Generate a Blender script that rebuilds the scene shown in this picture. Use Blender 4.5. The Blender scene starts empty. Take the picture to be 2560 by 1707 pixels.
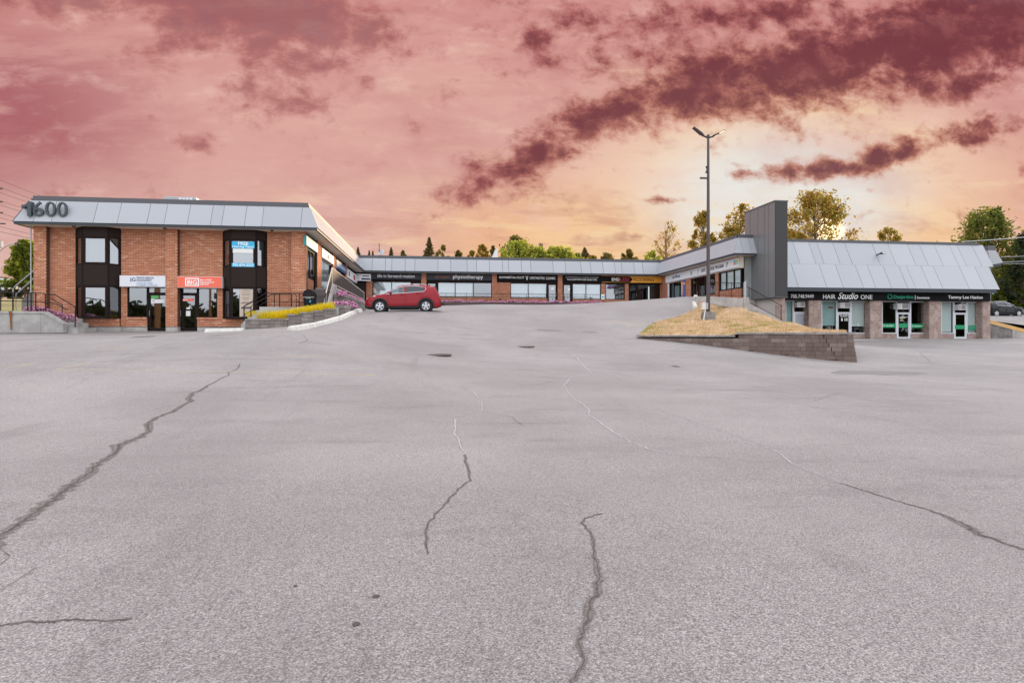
import bpy, math, random
import numpy as np
from mathutils import Vector, Matrix
from mathutils import geometry as mgeo

random.seed(7)
RNG = np.random.default_rng(7)
SC = bpy.context.scene
COL = SC.collection

# ------------------------------------------------------------------ camera, world, sun, exposure
# world: x right along the shop fronts, y away from the camera, z up; the eye is the origin, the tarmac under it is at -1.6
F_PX, YAW, HZ = 1513.4, math.radians(7.26), 835.9
cam_d = bpy.data.cameras.new("camera")
cam = bpy.data.objects.new("camera", cam_d)
COL.objects.link(cam)
cam_d.sensor_width = 36.0
cam_d.lens = F_PX / 2560 * 36.0
cam_d.shift_y = -(853.5 - HZ) / 2560
cam_d.clip_start, cam_d.clip_end = 0.1, 6000
cam.rotation_euler = (math.radians(90), 0, -YAW)
SC.camera = cam

SC.view_settings.view_transform = 'Standard'
SC.view_settings.look = 'None'
SC.view_settings.exposure = 0.0
SC.view_settings.gamma = 1.0
SC.view_settings.use_curve_mapping = False
SUN_AZ, SUN_EL = math.radians(34.5), math.radians(9.0)

CY, SY = math.cos(YAW), math.sin(YAW)
def ray(px, py):                                   # direction with unit depth along the camera axis
    r, v = (px - 1280) / F_PX, (HZ - py) / F_PX
    return SY + r * CY, CY - r * SY, v
def at_d(px, py, D):
    x, y, z = ray(px, py); return Vector((x * D, y * D, z * D))
def at_y(px, py, Y):
    x, y, z = ray(px, py); return Vector((x, y, z)) * (Y / y)
def at_x(px, py, X):
    x, y, z = ray(px, py); return Vector((x, y, z)) * (X / x)

def lin(c):
    return tuple((v / 12.92 if v <= 0.04045 else ((v + 0.055) / 1.055) ** 2.4) for v in [k / 255 for k in c])

class NT:                                          # small helper that writes node graphs as expressions
    def __init__(s, tree): s.t = tree; s.n = tree.nodes; s.l = tree.links
    def put(s, inp, v):
        if isinstance(v, bpy.types.NodeSocket): s.l.new(v, inp)
        elif v is not None:
            if inp.type == 'RGBA' and len(v) == 3: v = (*v, 1)
            inp.default_value = v
    def m(s, op, a, b=None, c=None, clamp=False):
        n = s.n.new('ShaderNodeMath'); n.operation = op; n.use_clamp = clamp
        for i, v in enumerate((a, b, c)):
            if v is not None: s.put(n.inputs[i], v)
        return n.outputs[0]
    def add(s, a, b): return s.m('ADD', a, b)
    def sub(s, a, b): return s.m('SUBTRACT', a, b)
    def mul(s, a, b): return s.m('MULTIPLY', a, b)
    def mx(s, a, b): return s.m('MAXIMUM', a, b)
    def ss(s, v, a, b, o0=0.0, o1=1.0, lin_=False):
        n = s.n.new('ShaderNodeMapRange'); n.interpolation_type = 'LINEAR' if lin_ else 'SMOOTHSTEP'; n.clamp = True
        s.put(n.inputs[0], v); s.put(n.inputs[1], a); s.put(n.inputs[2], b); s.put(n.inputs[3], o0); s.put(n.inputs[4], o1)
        return n.outputs[0]
    def mix(s, f, a, b, mode='MIX'):
        n = s.n.new('ShaderNodeMix'); n.data_type = 'RGBA'; n.blend_type = mode
        s.put(n.inputs[0], f); s.put(n.inputs[6], a); s.put(n.inputs[7], b); return n.outputs[2]
    def xyz(s, x=0.0, y=0.0, z=0.0):
        n = s.n.new('ShaderNodeCombineXYZ')
        for i, v in enumerate((x, y, z)): s.put(n.inputs[i], v)
        return n.outputs[0]
    def sep(s, v):
        n = s.n.new('ShaderNodeSeparateXYZ'); s.put(n.inputs[0], v); return n.outputs
    def noise(s, vec, scale, detail=4.0, rough=0.55, dist=0.0, out=0):
        n = s.n.new('ShaderNodeTexNoise'); s.put(n.inputs['Vector'], vec); n.inputs['Scale'].default_value = scale
        n.inputs['Detail'].default_value = detail; n.inputs['Roughness'].default_value = rough; n.inputs['Distortion'].default_value = dist
        return n.outputs[out]
    def voro(s, vec, scale, feature='F1', out=0):
        n = s.n.new('ShaderNodeTexVoronoi'); n.feature = feature; s.put(n.inputs['Vector'], vec); n.inputs['Scale'].default_value = scale
        return n.outputs[out]
    def coord(s, k='Object'):
        return s.n.new('ShaderNodeTexCoord').outputs[k]
    def geo(s, k):
        return s.n.new('ShaderNodeNewGeometry').outputs[k]
    def scale(s, v, sx, sy, sz):
        n = s.n.new('ShaderNodeVectorMath'); n.operation = 'MULTIPLY'; s.put(n.inputs[0], v); n.inputs[1].default_value = (sx, sy, sz); return n.outputs[0]

def build_world():
    w = bpy.data.worlds.new("World"); SC.world = w; w.use_nodes = True
    t = NT(w.node_tree); t.n.clear()
    d = t.coord('Generated')
    nrm = t.n.new('ShaderNodeVectorMath'); nrm.operation = 'NORMALIZE'; t.put(nrm.inputs[0], d); d = nrm.outputs[0]
    x, y, z = t.sep(d)
    ys = t.mx(y, 0.08)
    u, v = t.m('DIVIDE', x, ys), t.m('DIVIDE', z, ys)          # the sunset side of the sky, laid on a far upright plane
    uv = t.xyz(u, v)
    def UV(px, py):
        a, b, c = ray(px, py); return a / b, c / b
    def ell(px, py, rx, ry, deg=0.0):                          # distance from a cloud's centre in units of its own half axes
        cu, cv = UV(px, py); ca, sa = math.cos(math.radians(deg)), math.sin(math.radians(deg))
        du, dv = t.sub(u, cu), t.sub(v, cv)
        a = t.add(t.mul(du, ca * F_PX / rx), t.mul(dv, sa * F_PX / rx)); b = t.sub(t.mul(dv, ca * F_PX / ry), t.mul(du, sa * F_PX / ry))
        return t.m('SQRT', t.add(t.mul(a, a), t.mul(b, b)))
    n_big = t.noise(t.scale(uv, 1, 1.6, 1), 3.0, 7, 0.6, 0.15)
    n_puff = t.noise(t.scale(uv, 1, 1.35, 1), 15.0, 9, 0.62, 0.25)
    n_str = t.noise(t.xyz(t.add(u, t.mul(v, 0.35)), t.mul(v, 5.5)), 3.6, 8, 0.6, 0.6)
    n_wisp = t.noise(t.xyz(t.sub(u, t.mul(v, 1.4)), t.mul(v, 3.6)), 6.0, 8, 0.6, 0.35)
    # open sky between the clouds: rose on the left, peach near the sun
    glow = ell(1960, 500, 640, 330, 4)
    base = t.mix(t.ss(ell(-150, 270, 620, 330), 1.1, 0.2), lin((219, 166, 157)), lin((170, 100, 108)))
    base = t.mix(t.ss(v, 0.30, 0.62, 0, 0.8), base, lin((204, 136, 132)))
    base = t.mix(t.ss(v, 0.30, 0.06), base, lin((223, 186, 176)))
    base = t.mix(t.ss(ell(1500, 620, 600, 210), 1.2, 0.15), base, lin((246, 192, 140)))
    base = t.mix(t.ss(ell(2480, 600, 620, 330), 1.2, 0.2, 0, 0.9), base, lin((232, 178, 148)))
    base = t.mix(t.ss(glow, 1.35, 0.45), base, lin((244, 212, 182)))
    base = t.mix(t.mul(t.ss(glow, 1.25, 0.75), t.ss(v, 0.28, 0.14)), base, lin((246, 204, 152)))
    base = t.mix(t.ss(glow, 0.8, 0.28), base, lin((234, 231, 224)))
    base = t.mix(t.ss(ell(2072, 572, 60, 48), 1.0, 0.1), base, (3.2, 2.5, 1.5))
    # mottled veil
    base = t.mix(t.ss(n_big, 0.42, 0.70, 0, 0.27), base, lin((182, 114, 116)))
    core = t.ss(glow, 0.25, 0.7)
    base = t.mix(t.mul(t.mul(t.ss(n_str, 0.52, 0.68, 0, 0.6), t.ss(glow, 2.0, 0.7)), core), base, lin((246, 216, 176)))
    base = t.mix(t.mul(t.mul(t.ss(n_wisp, 0.54, 0.70, 0, 0.45), t.ss(v, 0.4, 0.1)), core), base, lin((206, 148, 136)))
    base = t.mix(t.mul(t.ss(n_wisp, 0.56, 0.38, 0, 0.3), t.ss(v, 0.12, 0.4)), base, lin((232, 184, 172)))
    n_mid = t.noise(t.scale(uv, 1, 2.1, 1), 8.0, 9, 0.66, 0.2)
    base = t.mix(t.mul(t.ss(n_mid, 0.5, 0.74, 0, 0.55), core), base, lin((240, 200, 186)))
    base = t.mix(t.mul(t.ss(n_mid, 0.48, 0.28, 0, 0.32), core), base, lin((186, 120, 122)))
    n_low = t.noise(t.xyz(t.add(u, t.mul(v, 0.5)), t.mul(v, 7.0)), 4.5, 9, 0.62, 0.25)
    lowband = t.mul(t.ss(v, 0.30, 0.12), t.ss(ell(1450, 560, 900, 260), 1.2, 0.5))
    base = t.mix(t.mul(t.ss(n_low, 0.52, 0.62, 0, 0.65), lowband), base, lin((247, 214, 168)))
    base = t.mix(t.mul(t.ss(n_low, 0.46, 0.36, 0, 0.6), lowband), base, lin((205, 146, 134)))
    n_fine = t.noise(t.scale(uv, 1, 1.3, 1), 42.0, 7, 0.65, 0.2)
    # dark cloud banks
    banks = [(1190, 470, 130, 42, 25, .8), (1330, 395, 190, 70, 27, .95), (1530, 290, 230, 80, 24, 1.1), (1760, 225, 270, 95, 16, 1.2), (2040, 165, 330, 115, 14, 1.35),
             (2330, 95, 330, 150, 14, 1.45), (2540, 20, 240, 170, 5, 1.6), (2350, 215, 250, 65, 8, .95), (1340, 105, 90, 75, -35, .8), (1420, 65, 150, 60, 0, .6), (1850, 40, 420, 70, 8, .75),
             (2050, 425, 220, 32, 3, .95), (2250, 380, 160, 45, 18, .95), (2440, 330, 150, 55, 14, .9), (1870, 435, 70, 22, 8, .7), (1900, 280, 260, 50, 6, .55),
             (640, 20, 330, 105, -8, 1.45), (690, 120, 190, 60, -20, 1.0), (690, 250, 160, 62, 0, .75), (130, 0, 160, 60, 0, .8), (500, 362, 75, 24, 0, .6), (430, 120, 160, 50, 8, .5), (1655, 500, 60, 12, 3, .7), (1550, 600, 170, 15, 3, .6), (1590, 592, 60, 12, 0, .7)]
    fld = None
    for px, py, rx, ry, dg, wt in banks:
        e = t.m('MULTIPLY_ADD', ell(px, py, rx * 1.35, ry * 1.35, dg), -wt, wt)
        fld = e if fld is None else t.m('SMOOTH_MAX', fld, e, 0.12)
    # loose scattered puffs over the upper right
    loose = t.mul(t.ss(ell(1850, 110, 900, 300, 0), 1.1, 0.4), 0.40)
    fld = t.mx(fld, t.sub(loose, 0.05))
    edge = t.add(fld, t.mul(t.sub(n_puff, 0.5), 2.1))
    edge = t.add(edge, t.mul(t.sub(n_fine, 0.5), 0.75))
    edge = t.add(edge, t.mul(t.sub(n_big, 0.5), 0.8))
    dens = t.mul(t.ss(edge, 0.08, 0.70), t.ss(v, 0.13, 0.2))
    left = t.ss(u, -0.15, 0.12)
    dk = t.mix(left, lin((140, 78, 88)), lin((112, 50, 60)))
    dk = t.mix(t.ss(n_puff, 0.55, 0.36, 0, 0.55), dk, lin((150, 82, 84)))
    cloudcol = t.mix(t.ss(edge, 0.35, 1.0), t.mix(t.ss(glow, 1.5, 0.5), lin((170, 96, 94)), lin((196, 128, 104))), dk)
    front = t.mix(t.mul(dens, t.add(0.72, t.mul(left, 0.22))), base, cloudcol)
    # the rest of the sky: thin bright overcast, as the shop windows mirror it, over a clear-air sky
    sky = t.n.new('ShaderNodeTexSky'); sky.sky_type = 'NISHITA'; sky.sun_disc = False
    sky.sun_elevation, sky.sun_rotation = SUN_EL, SUN_AZ
    sky.air_density, sky.dust_density = 1.0, 2.0
    veil = t.mix(t.ss(t.noise(d, 2.2, 6, 0.6), 0.3, 0.75), (OVC * 0.93, OVC * 0.95, OVC * 1.0), (OVC * 0.76, OVC * 0.79, OVC * 0.86))
    rest = t.mix(0.18, t.mix(1.0, veil, (10, 10, 10), 'MULTIPLY'), sky.outputs[0])
    wfront = t.mul(t.ss(y, 0.1, 0.62), t.ss(t.m('DIVIDE', z, t.mx(y, 0.01)), 0.95, 0.6))
    col = t.mix(wfront, rest, t.mix(1.0, front, (10, 10, 10), 'MULTIPLY'))
    bg = t.n.new('ShaderNodeBackground'); t.put(bg.inputs[0], col); bg.inputs[1].default_value = 0.1
    o = t.n.new('ShaderNodeOutputWorld'); t.l.new(bg.outputs[0], o.inputs[0])
    w.cycles.sampling_method = 'MANUAL'; w.cycles.sample_map_resolution = 512
OVC = 2.6
build_world()
sun_d = bpy.data.lights.new("sun", 'SUN'); sun = bpy.data.objects.new("sun", sun_d); COL.objects.link(sun)
sun_d.energy, sun_d.angle, sun_d.color = 5.0, math.radians(2.0), (1.0, 0.70, 0.42)
sv = Vector((math.sin(SUN_AZ) * math.cos(SUN_EL), math.cos(SUN_AZ) * math.cos(SUN_EL), math.sin(SUN_EL)))
sun.rotation_euler = sv.to_track_quat('Z', 'Y').to_euler()

# ------------------------------------------------------------------ materials
MATS = {}
def mat(key, col, rough=0.7, var=0.0, vscale=3.0, metal=0.0, bump=0.0, bscale=40.0, per=0.0, spec=0.5, col2=None, streak=None, coat=0.0, trans=0.0):
    """col +- var by noise; col2: a second colour mixed by noise; per: value change per object and per island; streak: (sx,sy,sz) noise stretch"""
    if key in MATS: return MATS[key]
    m = bpy.data.materials.new(key); m.use_nodes = True; t = NT(m.node_tree); t.n.clear()
    p = t.n.new('ShaderNodeBsdfPrincipled'); o = t.n.new('ShaderNodeOutputMaterial')
    pos = t.geo('Position')
    if streak: pos = t.scale(pos, *streak)
    c = None
    n = t.noise(pos, vscale, 5, 0.6)
    if col2 is not None: c = t.mix(t.ss(n, 0.38, 0.64), col, col2)
    if var:
        n2 = t.noise(pos, vscale * 2.3, 6, 0.65)
        base = c if c is not None else col
        c = t.mix(1.0, base, t.mix(n2, (1 - var, 1 - var, 1 - var), (1 + var, 1 + var, 1 + var)), 'MULTIPLY')
    if per:
        oi = t.n.new('ShaderNodeObjectInfo'); r = t.m('FRACT', t.add(oi.outputs['Random'], t.geo('Random Per Island')))
        base = c if c is not None else col
        c = t.mix(1.0, base, t.mix(r, (1 - per, 1 - per, 1 - per), (1 + per, 1 + per * 1.05, 1 + per * 1.1)), 'MULTIPLY')
    t.put(p.inputs['Base Color'], c if c is not None else col)
    p.inputs['Roughness'].default_value = rough; p.inputs['Metallic'].default_value = metal
    p.inputs['Specular IOR Level'].default_value = spec; p.inputs['Coat Weight'].default_value = coat
    if bump:
        b = t.n.new('ShaderNodeBump'); b.inputs['Strength'].default_value = bump; b.inputs['Distance'].default_value = 0.02
        t.put(b.inputs['Height'], t.noise(t.geo('Position'), bscale, 6, 0.65)); t.l.new(b.outputs[0], p.inputs['Normal'])
    if trans:
        tr = t.n.new('ShaderNodeBsdfTranslucent'); t.put(tr.inputs[0], c if c is not None else col)
        mx = t.n.new('ShaderNodeMixShader'); mx.inputs[0].default_value = trans
        t.l.new(p.outputs[0], mx.inputs[1]); t.l.new(tr.outputs[0], mx.inputs[2]); t.l.new(mx.outputs[0], o.inputs[0])
    else: t.l.new(p.outputs[0], o.inputs[0])
    MATS[key] = m; return m

def glass(key, refl=0.25, tint=(0.8, 0.85, 0.85), wob=0.0):
    if key in MATS: return MATS[key]
    m = bpy.data.materials.new(key); m.use_nodes = True; t = NT(m.node_tree); t.n.clear(); o = t.n.new('ShaderNodeOutputMaterial')
    tr = t.n.new('ShaderNodeBsdfTransparent'); t.put(tr.inputs[0], tint)
    gl = t.n.new('ShaderNodeBsdfGlossy'); gl.inputs['Roughness'].default_value = 0.015; t.put(gl.inputs[0], (0.93, 0.96, 1.0))
    if wob:
        b = t.n.new('ShaderNodeBump'); b.inputs['Strength'].default_value = wob; b.inputs['Distance'].default_value = 0.02
        t.put(b.inputs['Height'], t.noise(t.geo('Position'), 1.4, 2, 0.5)); t.l.new(b.outputs[0], gl.inputs['Normal'])
    lw = t.n.new('ShaderNodeLayerWeight'); lw.inputs[0].default_value = 0.25
    f = t.m('ADD', t.mul(lw.outputs[0], 1 - refl), refl, clamp=True)
    f = t.mul(f, t.sub(1.0, t.geo('Backfacing')))            # only the outer face of a pane mirrors
    mx = t.n.new('ShaderNodeMixShader'); t.put(mx.inputs[0], f); t.l.new(tr.outputs[0], mx.inputs[1]); t.l.new(gl.outputs[0], mx.inputs[2]); t.l.new(mx.outputs[0], o.inputs[0])
    MATS[key] = m; return m

def brick_mat(key, ca, cb, cc):
    if key in MATS: return MATS[key]
    m = bpy.data.materials.new(key); m.use_nodes = True; t = NT(m.node_tree); p = t.n['Principled BSDF']
    oi = t.n.new('ShaderNodeObjectInfo'); r = t.m('FRACT', t.add(oi.outputs['Random'], t.geo('Random Per Island')))
    pos = t.geo('Position')
    c = t.mix(t.ss(r, 0.1, 0.9, 0.15, 0.85), ca, cb)
    c = t.mix(t.ss(t.m('FRACT', t.mul(r, 7.31)), 0.88, 0.94, 0, 0.45), c, cc)
    n = t.noise(pos, 1.1, 5, 0.6); n2 = t.noise(pos, 30, 4, 0.7)
    c = t.mix(1.0, c, t.mix(n, (0.76, 0.74, 0.72), (1.22, 1.22, 1.22)), 'MULTIPLY')
    c = t.mix(1.0, c, t.mix(n2, (0.8, 0.8, 0.8), (1.2, 1.2, 1.2)), 'MULTIPLY')
    t.put(p.inputs['Base Color'], c); p.inputs['Roughness'].default_value = 0.85; p.inputs['Specular IOR Level'].default_value = 0.25
    MATS[key] = m; return m

# ------------------------------------------------------------------ mesh and object helpers
ORG = {}
class MB:
    def __init__(s): s.v = []; s.f = []
    def add(s, vs, fs):
        k = len(s.v); s.v += [tuple(q) for q in vs]; s.f += [tuple(i + k for i in q) for q in fs]; return s
    def hexa(s, p):                                  # eight corners: bottom ring, top ring
        return s.add(p, [(3, 2, 1, 0), (4, 5, 6, 7), (0, 1, 5, 4), (1, 2, 6, 5), (2, 3, 7, 6), (3, 0, 4, 7)])
    def box(s, x0, x1, y0, y1, z0, z1):
        return s.hexa([(x0, y0, z0), (x1, y0, z0), (x1, y1, z0), (x0, y1, z0), (x0, y0, z1), (x1, y0, z1), (x1, y1, z1), (x0, y1, z1)])
    def fbox(s, fr, a0, a1, z0, z1, n0, n1):         # box in a facade's own frame: along, up, outward
        P = lambda a, z, n: fr.at(a, z, n)
        return s.hexa([P(a0, z0, n1), P(a1, z0, n1), P(a1, z0, n0), P(a0, z0, n0), P(a0, z1, n1), P(a1, z1, n1), P(a1, z1, n0), P(a0, z1, n0)])
    def prism(s, poly, off):                         # polygon (3-D points) pushed along off
        n = len(poly); off = Vector(off); vs = [Vector(q) for q in poly] + [Vector(q) + off for q in poly]
        fs = [tuple(range(n))[::-1], tuple(range(n, 2 * n))] + [(i, (i + 1) % n, n + (i + 1) % n, n + i) for i in range(n)]
        return s.add(vs, fs)
    def tube(s, pts, r, k=6, r1=None, cap=True):
        pts = [Vector(q) for q in pts]; n = len(pts); base = len(s.v); vs = []
        for i, q in enumerate(pts):
            d = (pts[min(i + 1, n - 1)] - pts[max(i - 1, 0)]).normalized()
            a = d.cross(Vector((0, 0, 1)) if abs(d.z) < 0.9 else Vector((1, 0, 0))).normalized(); b = d.cross(a)
            rr = r if r1 is None else r + (r1 - r) * i / max(1, n - 1)
            if isinstance(r, (list, tuple)): rr = r[i]
            for j in range(k):
                t = 2 * math.pi * j / k; vs.append(q + a * (rr * math.cos(t)) + b * (rr * math.sin(t)))
        fs = [(i * k + j, i * k + (j + 1) % k, (i + 1) * k + (j + 1) % k, (i + 1) * k + j) for i in range(n - 1) for j in range(k)]
        if cap: fs += [tuple(range(k))[::-1], tuple(range((n - 1) * k, n * k))]
        return s.add(vs, fs)
    def disc(s, c, ax, r0, r1, h, k=24):             # ring or disc of thickness h along ax
        c = Vector(c); ax = Vector(ax).normalized(); a = ax.cross(Vector((0, 0, 1)) if abs(ax.z) < 0.9 else Vector((1, 0, 0))).normalized(); b = ax.cross(a)
        vs = []
        for rr, hh in ((r0, 0), (r1, 0), (r1, h), (r0, h)):
            for j in range(k):
                t = 2 * math.pi * j / k; vs.append(c + a * rr * math.cos(t) + b * rr * math.sin(t) + ax * hh)
        fs = []
        for q in range(4):
            w = (q + 1) % 4
            fs += [(q * k + j, q * k + (j + 1) % k, w * k + (j + 1) % k, w * k + j) for j in range(k)]
        return s.add(vs, fs)
    def build(s, name, m, parent=None, smooth=False, bevel=0.0, org=None):
        return link_mesh(name, s.v, s.f, m, parent, smooth, bevel, org)

def link_mesh(name, verts, faces, m, parent=None, smooth=False, bevel=0.0, org=None):
    o0 = Vector(org) if org is not None else (ORG.get(parent.name, Vector((0, 0, 0))) if parent else Vector((0, 0, 0)))
    me = bpy.data.meshes.new(name)
    me.from_pydata([(a - o0.x, b - o0.y, c - o0.z) for a, b, c in verts], [], faces)
    if m is not None: me.materials.append(m)
    if smooth: me.polygons.foreach_set('use_smooth', [True] * len(me.polygons))
    ob = bpy.data.objects.new(name, me); COL.objects.link(ob)
    if parent is not None: ob.parent = parent
    else: ob.location = o0
    ORG[ob.name] = o0
    if bevel:
        b = ob.modifiers.new('bevel', 'BEVEL'); b.width = bevel; b.segments = 2; b.limit_method = 'ANGLE'
    return ob

def np_mesh(name, V, Fq, m, parent=None):            # arrays: V (n,3), Fq (k,3 or 4)
    o0 = ORG.get(parent.name, Vector((0, 0, 0))) if parent else Vector((0, 0, 0))
    me = bpy.data.meshes.new(name); n, k = Fq.shape
    me.vertices.add(len(V)); me.vertices.foreach_set('co', (V - np.array(o0)).astype(np.float32).ravel())
    me.loops.add(n * k); me.loops.foreach_set('vertex_index', Fq.astype(np.int32).ravel())
    me.polygons.add(n); me.polygons.foreach_set('loop_start', np.arange(0, n * k, k, dtype=np.int32))
    me.update(calc_edges=True); me.materials.append(m)
    ob = bpy.data.objects.new(name, me); COL.objects.link(ob)
    if parent is not None: ob.parent = parent
    ORG[ob.name] = o0
    return ob

def tag(o, label=None, cat=None, group=None, kind=None):
    for k, v in (('label', label), ('category', cat), ('group', group), ('kind', kind)):
        if v: o[k] = v
    return o
def thing(name, label, cat, loc, group=None, rotz=0.0):
    o = bpy.data.objects.new(name, None); COL.objects.link(o); o.location = loc; o.rotation_euler[2] = rotz
    o.empty_display_size = 0.2; ORG[o.name] = Vector(loc); return tag(o, label, cat, group)
def copy_tree(o, parent=None):
    c = o.copy(); COL.objects.link(c); c.parent = parent
    for ch in o.children: copy_tree(ch, c)
    return c

class Frame:                                         # a facade plane: O + a*u + n*outward
    def __init__(s, kind, c):
        s.kind, s.c = kind, c
        s.u, s.n = {'front': (Vector((1, 0, 0)), Vector((0, -1, 0))), 'right': (Vector((0, 1, 0)), Vector((1, 0, 0))), 'left': (Vector((0, -1, 0)), Vector((-1, 0, 0)))}[kind]
        s.o = Vector((0, c, 0)) if kind == 'front' else Vector((c, 0, 0))
    def at(s, a, z, n=0.0): return s.o + s.u * a + s.n * n + Vector((0, 0, z))
    def px(s, px, py, n=0.0):                        # photo point on the plane n in front of the facade -> (along, z)
        q = at_y(px, py, s.c - n) if s.kind == 'front' else at_x(px, py, s.c + s.n.x * n)
        return (q - s.o).dot(s.u), q.z
    def a(s, px, n=0.0): return s.px(px, HZ, n)[0]
    def rot(s):
        return Matrix((s.u, Vector((0, 0, 1)), s.n)).transposed().to_euler()

TEXTS = []
def text(s, fr, a0, a1, z0, z1, n, m, parent, bold=0.0, shear=0.0, name='lettering', spacing=1.0):
    """lettering fitted into the box a0..a1, z0..z1 on the facade frame, n in front of it"""
    bold *= 0.45
    cu = bpy.data.curves.new(name, 'FONT'); cu.body = s; cu.extrude = 0.012; cu.offset = bold; cu.shear = shear; cu.resolution_u = 3; cu.space_character = spacing
    cu.materials.append(m); ob = bpy.data.objects.new(name, cu); COL.objects.link(ob); ob.parent = parent
    TEXTS.append((ob, fr, a0, a1, z0, z1, n, ORG.get(parent.name, Vector((0, 0, 0)))))
    return ob
def text_px(s, fr, x0, x1, y0, y1, n, m, parent, **k):
    xm, ym = (x0 + x1) / 2, (y0 + y1) / 2
    a0, a1 = fr.a(x0, n), fr.a(x1, n)
    return text(s, fr, a0, a1, fr.px(xm, y1, n)[1], fr.px(xm, y0, n)[1], n, m, parent, **k)
def fit_texts():
    bpy.context.view_layer.update()
    for ob, fr, a0, a1, z0, z1, n, o0 in TEXTS:
        bb = [Vector(c) for c in ob.bound_box]; x0, x1 = min(c.x for c in bb), max(c.x for c in bb); y0, y1 = min(c.y for c in bb), max(c.y for c in bb)
        sx, sy = (a1 - a0) / max(1e-4, x1 - x0), (z1 - z0) / max(1e-4, y1 - y0)
        ob.rotation_euler = fr.rot(); ob.scale = (sx, sy, 1.0)
        ob.location = fr.at(a0 - x0 * sx, z0 - y0 * sy, n) - o0
    dg = bpy.context.evaluated_depsgraph_get()
    for ob, *_ in TEXTS:                             # lettering ends up as plain mesh
        me = bpy.data.meshes.new_from_object(ob.evaluated_get(dg)); nm = ob.name; mo = bpy.data.objects.new('lettering', me); COL.objects.link(mo)
        mo.parent = ob.parent; mo.location, mo.rotation_euler, mo.scale = ob.location, ob.rotation_euler, ob.scale
        bpy.data.objects.remove(ob); mo.name = nm

# ------------------------------------------------------------------ brickwork: every brick a box, the 300 that show largest as parts
UNIT = {}
def unit_box(key, m):
    if key not in UNIT:
        me = bpy.data.meshes.new(key); b = 0.5
        me.from_pydata([(-b, -b, -b), (b, -b, -b), (b, b, -b), (-b, b, -b), (-b, -b, b), (b, -b, b), (b, b, b), (-b, b, b)], [],
                       [(3, 2, 1, 0), (4, 5, 6, 7), (0, 1, 5, 4), (1, 2, 6, 5), (2, 3, 7, 6), (3, 0, 4, 7)])
        me.materials.append(m); UNIT[key] = me
    return UNIT[key]
class Bricks:
    CH, CL, J = 0.089, 0.267, 0.015
    def __init__(s): s.items = []; s.mortar = MB()
    def rect(s, fr, a0, a1, z0, z1, depth=0.18, n=0.0, zref=0.0):
        if a1 - a0 < 0.02 or z1 - z0 < 0.02: return
        s.mortar.fbox(fr, a0, a1, z0, z1, n - depth, n - 0.008)
        k0, k1 = math.floor((z0 - zref) / s.CH), math.ceil((z1 - zref) / s.CH)
        for k in range(k0, k1):
            b0, b1 = max(z0, zref + k * s.CH), min(z1, zref + (k + 1) * s.CH - s.J)
            if b1 - b0 < 0.02: continue
            off = (k % 2) * s.CL * 0.5
            q = math.floor((a0 - off) / s.CL) * s.CL + off
            while q < a1:
                c0, c1 = max(a0, q), min(a1, q + s.CL - s.J)
                if c1 - c0 > 0.02:
                    s.items.append((fr.at((c0 + c1) / 2, (b0 + b1) / 2, n - 0.012), fr, c1 - c0, b1 - b0, 0.028 + random.uniform(-0.003, 0.004)))
                q += s.CL
    def soldier(s, fr, a0, a1, z0, z1, n):           # a sloped sill of bricks on edge
        w = 0.085; q = a0
        while q < a1 - 0.03:
            c1 = min(a1, q + w - 0.01); s.items.append((fr.at((q + c1) / 2, (z0 + z1) / 2, n - 0.06), fr, c1 - q, z1 - z0, 0.12)); q += w
    def build(s, root, m, mm):
        s.mortar.build('wall', mm, root)
        o0 = ORG[root.name]
        s.items.sort(key=lambda i: i[0].length)
        me = unit_box('brick_' + m.name, m)
        for p, fr, w, h, d in s.items[:300]:
            ob = bpy.data.objects.new('brick', me); COL.objects.link(ob); ob.parent = root; ob.location = p - o0
            ob.scale = (w, d, h) if fr.kind == 'front' else (d, w, h)
        mb = MB()
        for p, fr, w, h, d in s.items[300:]:
            dx, dy = (w / 2, d / 2) if fr.kind == 'front' else (d / 2, w / 2)
            mb.box(p.x - dx, p.x + dx, p.y - dy, p.y + dy, p.z - h / 2, p.z + h / 2)
        if mb.v: tag(mb.build('brickwork', m, root), kind='stuff')

# ------------------------------------------------------------------ windows, doors, roof panels
def window(root, fr, a0, a1, z0, z1, mull=(), fm=None, pm=None, n=-0.08, fw=0.05, trans=(), name='window'):
    b = MB(); d0, d1 = n - 0.05, n + 0.04
    b.fbox(fr, a0, a1, z0, z0 + fw, d0, d1); b.fbox(fr, a0, a1, z1 - fw, z1, d0, d1)
    b.fbox(fr, a0, a0 + fw, z0 + fw, z1 - fw, d0, d1); b.fbox(fr, a1 - fw, a1, z0 + fw, z1 - fw, d0, d1)
    for q in mull: b.fbox(fr, q - fw / 2, q + fw / 2, z0 + fw, z1 - fw, d0, d1 - 0.004)
    w = b.build(name, fm, root)
    cuts = [a0 + fw / 2] + list(mull) + [a1 - fw / 2]
    for p, q in zip(cuts[:-1], cuts[1:]):
        MB().fbox(fr, p + fw / 2 - 0.004, q - fw / 2 + 0.004, z0 + fw - 0.004, z1 - fw + 0.004, n - 0.008, n).build('pane', pm, w)
    return w
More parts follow.
